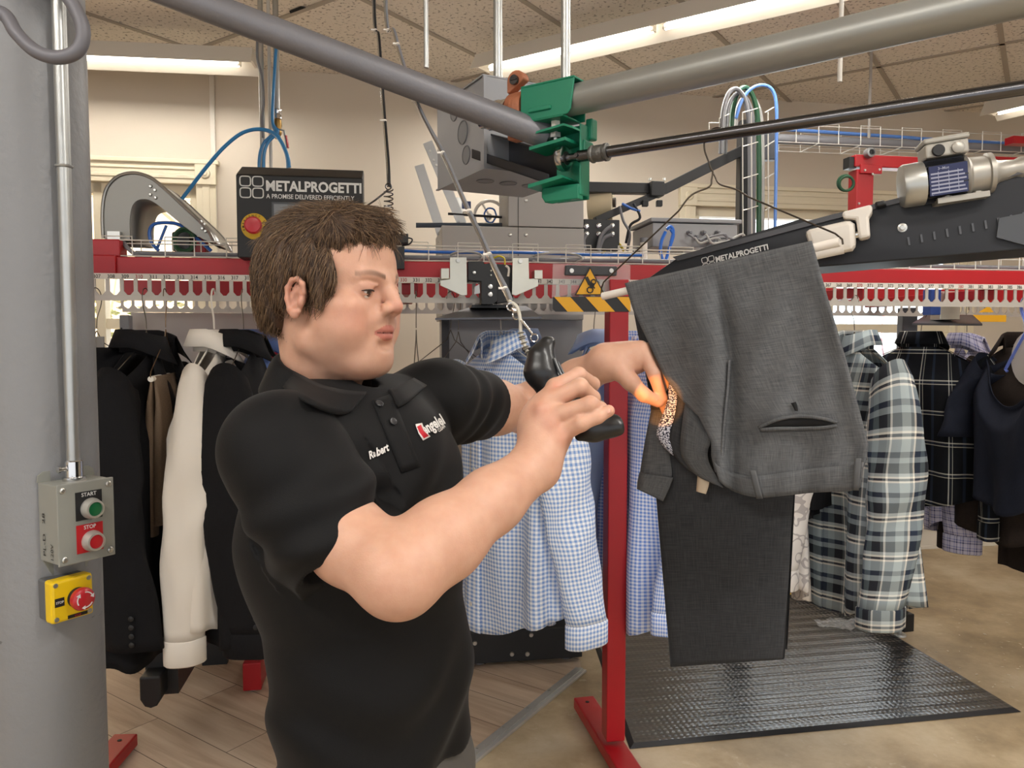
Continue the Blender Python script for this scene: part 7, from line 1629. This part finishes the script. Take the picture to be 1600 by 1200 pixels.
# ================================================================ grey trousers on a wire hanger
BL, BR = P(942, 463, 1.455), P(1312, 378, 1.195); bd_ = (BR - BL); barL = bd_.length; bd_.normalize()
ph_ = Vector((bd_.x, bd_.y, 0)).normalized(); pn = Vector((ph_.y, -ph_.x, 0)); pn = pn if pn.y < 0 else -pn
PO_ = BL
def pp(px, py, off=0.0): return PPL(px, py, PO_ + pn*off, pn)
SUIT = weave('suit_grey', '#47484a', '#666768', su=700, sv=700, bump=.1); SUIT2 = weave('suit_grey_shaded', '#2c2d2f', '#404143', su=700, sv=700, bump=.1)  # SUIT2 is a darker copy of the same cloth, shade put into its colour
hkp = P(1110, 205, 1.0); tt_ = (zr + .012 - CAM.z)/(ray(1110, 204).z); hk0 = CAM + ray(1110, 204)*tt_
hg_ = thing('wire_hanger', 'dark wire hanger with white tube holding the grey trousers on the thin rod', 'hanger', hk0)
def onr(px, py, k): # depth interpolated between the hook and the bar
    q = pp(px, py); d0 = hk0.y; Yb = q.y; return P(px, py, lerp(d0, Yb, k))
mb = MB(); wp_ = [onr(1128, 201, 0), onr(1118, 200, 0), onr(1107, 207, 0), onr(1101, 218, .05), onr(1101, 235, .1), onr(1107, 252, .2), onr(1110, 262, .25), onr(1114, 268, .3)]
mb.tube(spline(wp_, 6), .0015, 8)
mb.tube(spline([onr(1114, 268, .3), onr(1112, 280, .4), onr(1108, 292, .45), onr(1080, 305, .5), onr(1060, 330, .6)], 6) + [onr(943, 441, .95), onr(940, 450, 1), onr(939, 463, 1)], .0015, 8)
mb.tube(spline([onr(1110, 262, .25), onr(1117, 275, .3), onr(1125, 288, .4), onr(1150, 296, .5), onr(1170, 308, .55)], 6) + [onr(1305, 365, .95), onr(1316, 374, 1), onr(1317, 382, 1)], .0015, 8)
mb.build('wire', mat('wire_dark', '#4c443b', .4, .85), hg_)
mb = MB(); mb.cyl(BL, BL + bd_*barL*1.0, .0072, seg=20); mb.build('tube', WHITEPL, hg_)
# --- waist half, folded to the front
tw = thing('grey_trousers', 'grey wool dress trousers hanging folded in front of the person', 'trousers', PO_)
topL, topR = (978, 445), (1268, 381)
left = [(0, (977, 443)), (.10, (990, 485)), (.25, (1014, 535)), (.42, (1040, 590)), (.56, (1066, 625)), (.66, (1092, 650)), (.76, (1112, 690)), (.86, (1112, 712)), (1, (1118, 738))]
right = [(0, (1268, 377)), (.2, (1294, 470)), (.45, (1322, 565)), (.65, (1343, 645)), (.8, (1356, 695)), (.88, (1352, 722)), (1, (1344, 742))]
def c2(pts, v): return (curve1([(a, b[0]) for a, b in pts], v), curve1([(a, b[1]) for a, b in pts], v))
def front_px(u, v):
    a, b = c2(left, v), c2(right, v); x, y = lerp(a[0], b[0], u), lerp(a[1], b[1], u)
    y += (14*math.sin(PI*u)**2*(1-u*.6))*max(0, (v-.7)/.3)          # waist sags in the middle
    return x, y
gs = lambda x, m, s_: math.exp(-((x-m)/s_)**2)
def fdisp(x, y, v):
    """drape of the cloth: pleat from the fly, hip folds, pocket bulge (metres towards the camera)"""
    f = 0
    lx = 1112 + (y-420)*.10 + 12*math.sin((y-420)/90)
    w_ = min(1, max(0, (y-425)/60))
    f += .015*w_*gs(x, lx-26, 24) - .014*w_*gs(x, lx+4, 9) + .006*w_*gs(x, lx+34, 26)
    l2 = 1200 + (y-420)*.03; f += .006*w_*gs(x, l2, 34) - .005*w_*gs(x, l2+48, 22)
    l3 = 1062 + (y-450)*.22; f += .006*w_*gs(x, l3, 18)
    l4 = 1268 + (y-450)*.24; f += -.004*w_*gs(x, l4, 16) + .005*w_*gs(x, l4+28, 18)
    f += .010*gs(y, 650, 26)*gs(x, 1240, 60) - .006*gs(y, 690, 16)*gs(x, 1170, 22)
    f += .004*math.sin((x*.6 + y)*.045)*w_*(1-gs(x, 1240, 70)) + .012*gs(x, 1090, 24)*gs(y, 700, 50) - .012*gs(x, 1112, 12)*gs(y, 725, 30)
    f += .0015*math.sin(x*.11 + y*.04)*w_
    return f + .012*v
NU, NV = 64, 56; rows = []; uvs = []
for i in range(NV+1):
    v = i/NV; r_ = []; uu = []
    bell = min(1, v/.035)**.5; bell = (1 - (1-bell)**2)
    for j in range(NU+1):
        u = j/NU; x, y = front_px(u, v); off = .0098*bell + fdisp(x, y, v) + .010*math.sin(PI*min(1, (1-u)*8)/2)*v
        r_.append(pp(x, y, off)); uu.append((u*.27, v*.36))
    for j in range(NU, -1, -2):
        u = j/NU; x, y = front_px(u, v); off = -.0085*bell - .045*math.sin(PI*min(1, max(0, v-.02)*1.0)/2)*min(1, .25 + 3*(1-u))*min(1, .3 + 4*u)
        y2 = y + (0 if v < .9 else -4)
        r_.append(pp(x, y2, off)); uu.append((.3 + (1-u)*.27, v*.36))
    rows.append(r_); uvs.append(uu + [(.6, v*.36)])
mb = MB(); mb.grid(rows, closed_u=True, uv=uvs, flip=True); mb.build('front_half', SUIT, tw, angle=180, solid=.0022)
# waistband
rows = []; uvs = []
wb_t = [(1116, 722), (1130, 733), (1160, 742), (1190, 743), (1225, 738), (1262, 733), (1300, 729), (1330, 727), (1349, 722)]
wb_b = [(1124, 752), (1140, 764), (1166, 774), (1194, 777), (1228, 774), (1264, 770), (1300, 768), (1328, 767), (1344, 762)]
st_, sb_ = spline([(x, y, 0) for x, y in wb_t], 6), spline([(x, y, 0) for x, y in wb_b], 6)
for k in range(5):
    q = k/4; r_ = []
    for a, b in zip(st_, sb_):
        x, y = lerp(a.x, b.x, q), lerp(a.y, b.y, q); r_.append(pp(x, y, .0085 + fdisp(x, min(y, 742), 1)*.9 + .0145 + .002*math.sin(q*PI)))
    rows.append(r_); uvs.append([(i_*.005, q*.04) for i_ in range(len(st_))])
mb = MB(); mb.grid(rows, uv=uvs, flip=True); wb = mb.build('waistband', SUIT, tw, angle=180, solid=.0035)
for (x0, y0, x1, y1) in ((1176, 735, 1187, 779), (1341, 716, 1337, 766)):
    rows = []
    for k in range(7):
        q = k/6; x, y = lerp(x0, x1, q), lerp(y0, y1, q); o = .0085 + fdisp(x, min(y, 742), 1)*.9 + .019 + .004*math.sin(q*PI)
        rows.append([pp(x + d, y, o - .001*abs(d)/5) for d in (-5, -2, 2, 5)])
    mb = MB(); mb.grid(rows, flip=True); mb.build('belt_loop', SUIT, tw, angle=180, solid=.002)
# back pocket: two welts around a dark slit, small dart
def strip_px(poly_top, poly_bot, nm, m, off, th=.002, par=None):
    a, b = spline([(x, y, 0) for x, y in poly_top], 6), spline([(x, y, 0) for x, y in poly_bot], 6); rows = []
    for k in range(4):
        q = k/3; rows.append([pp(lerp(p.x, s_.x, q), lerp(p.y, s_.y, q), .0085 + fdisp(lerp(p.x, s_.x, q), lerp(p.y, s_.y, q), .8) + .010 + off + .0012*math.sin(q*PI)) for p, s_ in zip(a, b)])
    mb = MB(); mb.grid(rows, uv=[[(i_*.005, k*.003) for i_ in range(len(a))] for k in range(4)], flip=True); return mb.build(nm, m, par or tw, angle=180, solid=th)
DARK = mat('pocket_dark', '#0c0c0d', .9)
pk = strip_px([(1188, 667), (1215, 656), (1248, 652), (1282, 655), (1306, 661)], [(1188, 670), (1215, 668), (1248, 668), (1282, 667), (1306, 664)], 'back_pocket', DARK, -.0005)
strip_px([(1184, 667), (1214, 653), (1248, 648), (1284, 651), (1310, 659)], [(1187, 670), (1215, 658), (1248, 653), (1283, 656), (1307, 662)], 'welt', SUIT, .0015, .002, pk)
strip_px([(1187, 669), (1215, 667), (1248, 667), (1283, 666), (1307, 663)], [(1188, 674), (1215, 673), (1248, 672), (1283, 671), (1309, 667)], 'welt', SUIT, .0015, .002, pk)
strip_px([(1236, 630), (1240, 636), (1243, 642)], [(1243, 628), (1245, 634), (1246, 642)], 'tuck', DARK, .0005)
strip_px([(1138, 562), (1136, 600), (1131, 650), (1127, 700), (1125, 738)], [(1142, 562), (1140, 600), (1135, 650), (1131, 700), (1129, 738)], 'side_seam', SUIT, .000, .002)
# open fly: patterned lining, dark facing, tab of the other side
LINP = bpy.data.materials.new('lining_pattern'); LINP.use_nodes = True; nt = LINP.node_tree; b = nt.nodes['Principled BSDF']; uv = nt.nodes.new('ShaderNodeUVMap'); vo = nt.nodes.new('ShaderNodeTexVoronoi'); vo.inputs['Scale'].default_value = 260; vo.inputs['Randomness'].default_value = .55; nt.links.new(uv.outputs[0], vo.inputs['Vector'])
nt.links.new(ramp_node(nt, [(0, '#d9d9e0'), (.42, '#d9d9e0'), (.5, '#23253a')], vo.outputs['Distance']), b.inputs['Base Color']); b.inputs['Roughness'].default_value = .8
def strip3(pts_l, pts_r, nm, m, offs, par=tw, th=.002, n=6, uvw=.02):
    a, b = spline([(x, y, o) for (x, y), o in zip(pts_l, offs)], n), spline([(x, y, o) for (x, y), o in zip(pts_r, offs)], n); rows = []; uvs = []
    for i_, (p, q) in enumerate(zip(a, b)):
        rows.append([pp(lerp(p.x, q.x, k/4), lerp(p.y, q.y, k/4), lerp(p.z, q.z, k/4) + .003*math.sin(k/4*PI)) for k in range(5)]); uvs.append([(k/4*uvw, i_*.006) for k in range(5)])
    mb = MB(); mb.grid(rows, uv=uvs, flip=True); return mb.build(nm, m, par, angle=180, solid=th)
strip3([(1046, 598), (1044, 622), (1036, 648), (1026, 676), (1034, 694), (1046, 706)], [(1054, 594), (1058, 620), (1054, 650), (1046, 680), (1050, 700), (1052, 712)], 'lining', LINP, [.004, .006, .012, .014, .012, .008], uvw=.03)
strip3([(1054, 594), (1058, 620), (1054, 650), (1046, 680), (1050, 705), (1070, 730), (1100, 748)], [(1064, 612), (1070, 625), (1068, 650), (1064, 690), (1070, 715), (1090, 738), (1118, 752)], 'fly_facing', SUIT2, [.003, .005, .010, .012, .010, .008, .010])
strip3([(1064, 610), (1070, 626), (1067, 655), (1063, 695), (1068, 718), (1088, 742), (1116, 756)], [(1092, 645), (1104, 668), (1112, 685), (1106, 705), (1108, 722), (1118, 742), (1130, 762)], 'waistband_end', SUIT, [.008, .010, .020, .022, .018, .014, .016], uvw=.05)
strip3([(1041, 578), (1046, 590), (1052, 600)], [(1046, 574), (1054, 586), (1060, 598)], 'lining_tab', mat('lining_tan', '#b98a62', .7), [.004, .006, .006])
strip3([(1018, 640), (1008, 690), (1000, 740), (996, 758)], [(1044, 640), (1044, 690), (1050, 738), (1046, 752)], 'fly_flap', SUIT, [-.02, -.018, -.016, -.014], uvw=.06)
strip3([(1000, 738), (997, 752), (996, 764)], [(1052, 746), (1046, 762), (1036, 783)], 'tab_end', SUIT, [-.010, -.009, -.008], th=.004, uvw=.06)
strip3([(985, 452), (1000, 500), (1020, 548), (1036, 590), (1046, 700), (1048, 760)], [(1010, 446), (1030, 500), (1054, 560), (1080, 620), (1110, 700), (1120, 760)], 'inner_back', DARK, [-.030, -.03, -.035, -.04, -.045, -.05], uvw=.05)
strip3([(1090, 742), (1089, 756), (1088, 768)], [(1109, 748), (1107, 760), (1103, 772)], 'care_label', mat('label_cream', '#c5b49b', .7), [.006, .008, .009], th=.0008)
strip3([(1093, 750), (1092, 760)], [(1105, 753), (1104, 764)], 'label_print', mat('label_ink', '#8a7a66', .7), [.0095, .0105], th=.0004) if False else None
# --- legs, folded behind
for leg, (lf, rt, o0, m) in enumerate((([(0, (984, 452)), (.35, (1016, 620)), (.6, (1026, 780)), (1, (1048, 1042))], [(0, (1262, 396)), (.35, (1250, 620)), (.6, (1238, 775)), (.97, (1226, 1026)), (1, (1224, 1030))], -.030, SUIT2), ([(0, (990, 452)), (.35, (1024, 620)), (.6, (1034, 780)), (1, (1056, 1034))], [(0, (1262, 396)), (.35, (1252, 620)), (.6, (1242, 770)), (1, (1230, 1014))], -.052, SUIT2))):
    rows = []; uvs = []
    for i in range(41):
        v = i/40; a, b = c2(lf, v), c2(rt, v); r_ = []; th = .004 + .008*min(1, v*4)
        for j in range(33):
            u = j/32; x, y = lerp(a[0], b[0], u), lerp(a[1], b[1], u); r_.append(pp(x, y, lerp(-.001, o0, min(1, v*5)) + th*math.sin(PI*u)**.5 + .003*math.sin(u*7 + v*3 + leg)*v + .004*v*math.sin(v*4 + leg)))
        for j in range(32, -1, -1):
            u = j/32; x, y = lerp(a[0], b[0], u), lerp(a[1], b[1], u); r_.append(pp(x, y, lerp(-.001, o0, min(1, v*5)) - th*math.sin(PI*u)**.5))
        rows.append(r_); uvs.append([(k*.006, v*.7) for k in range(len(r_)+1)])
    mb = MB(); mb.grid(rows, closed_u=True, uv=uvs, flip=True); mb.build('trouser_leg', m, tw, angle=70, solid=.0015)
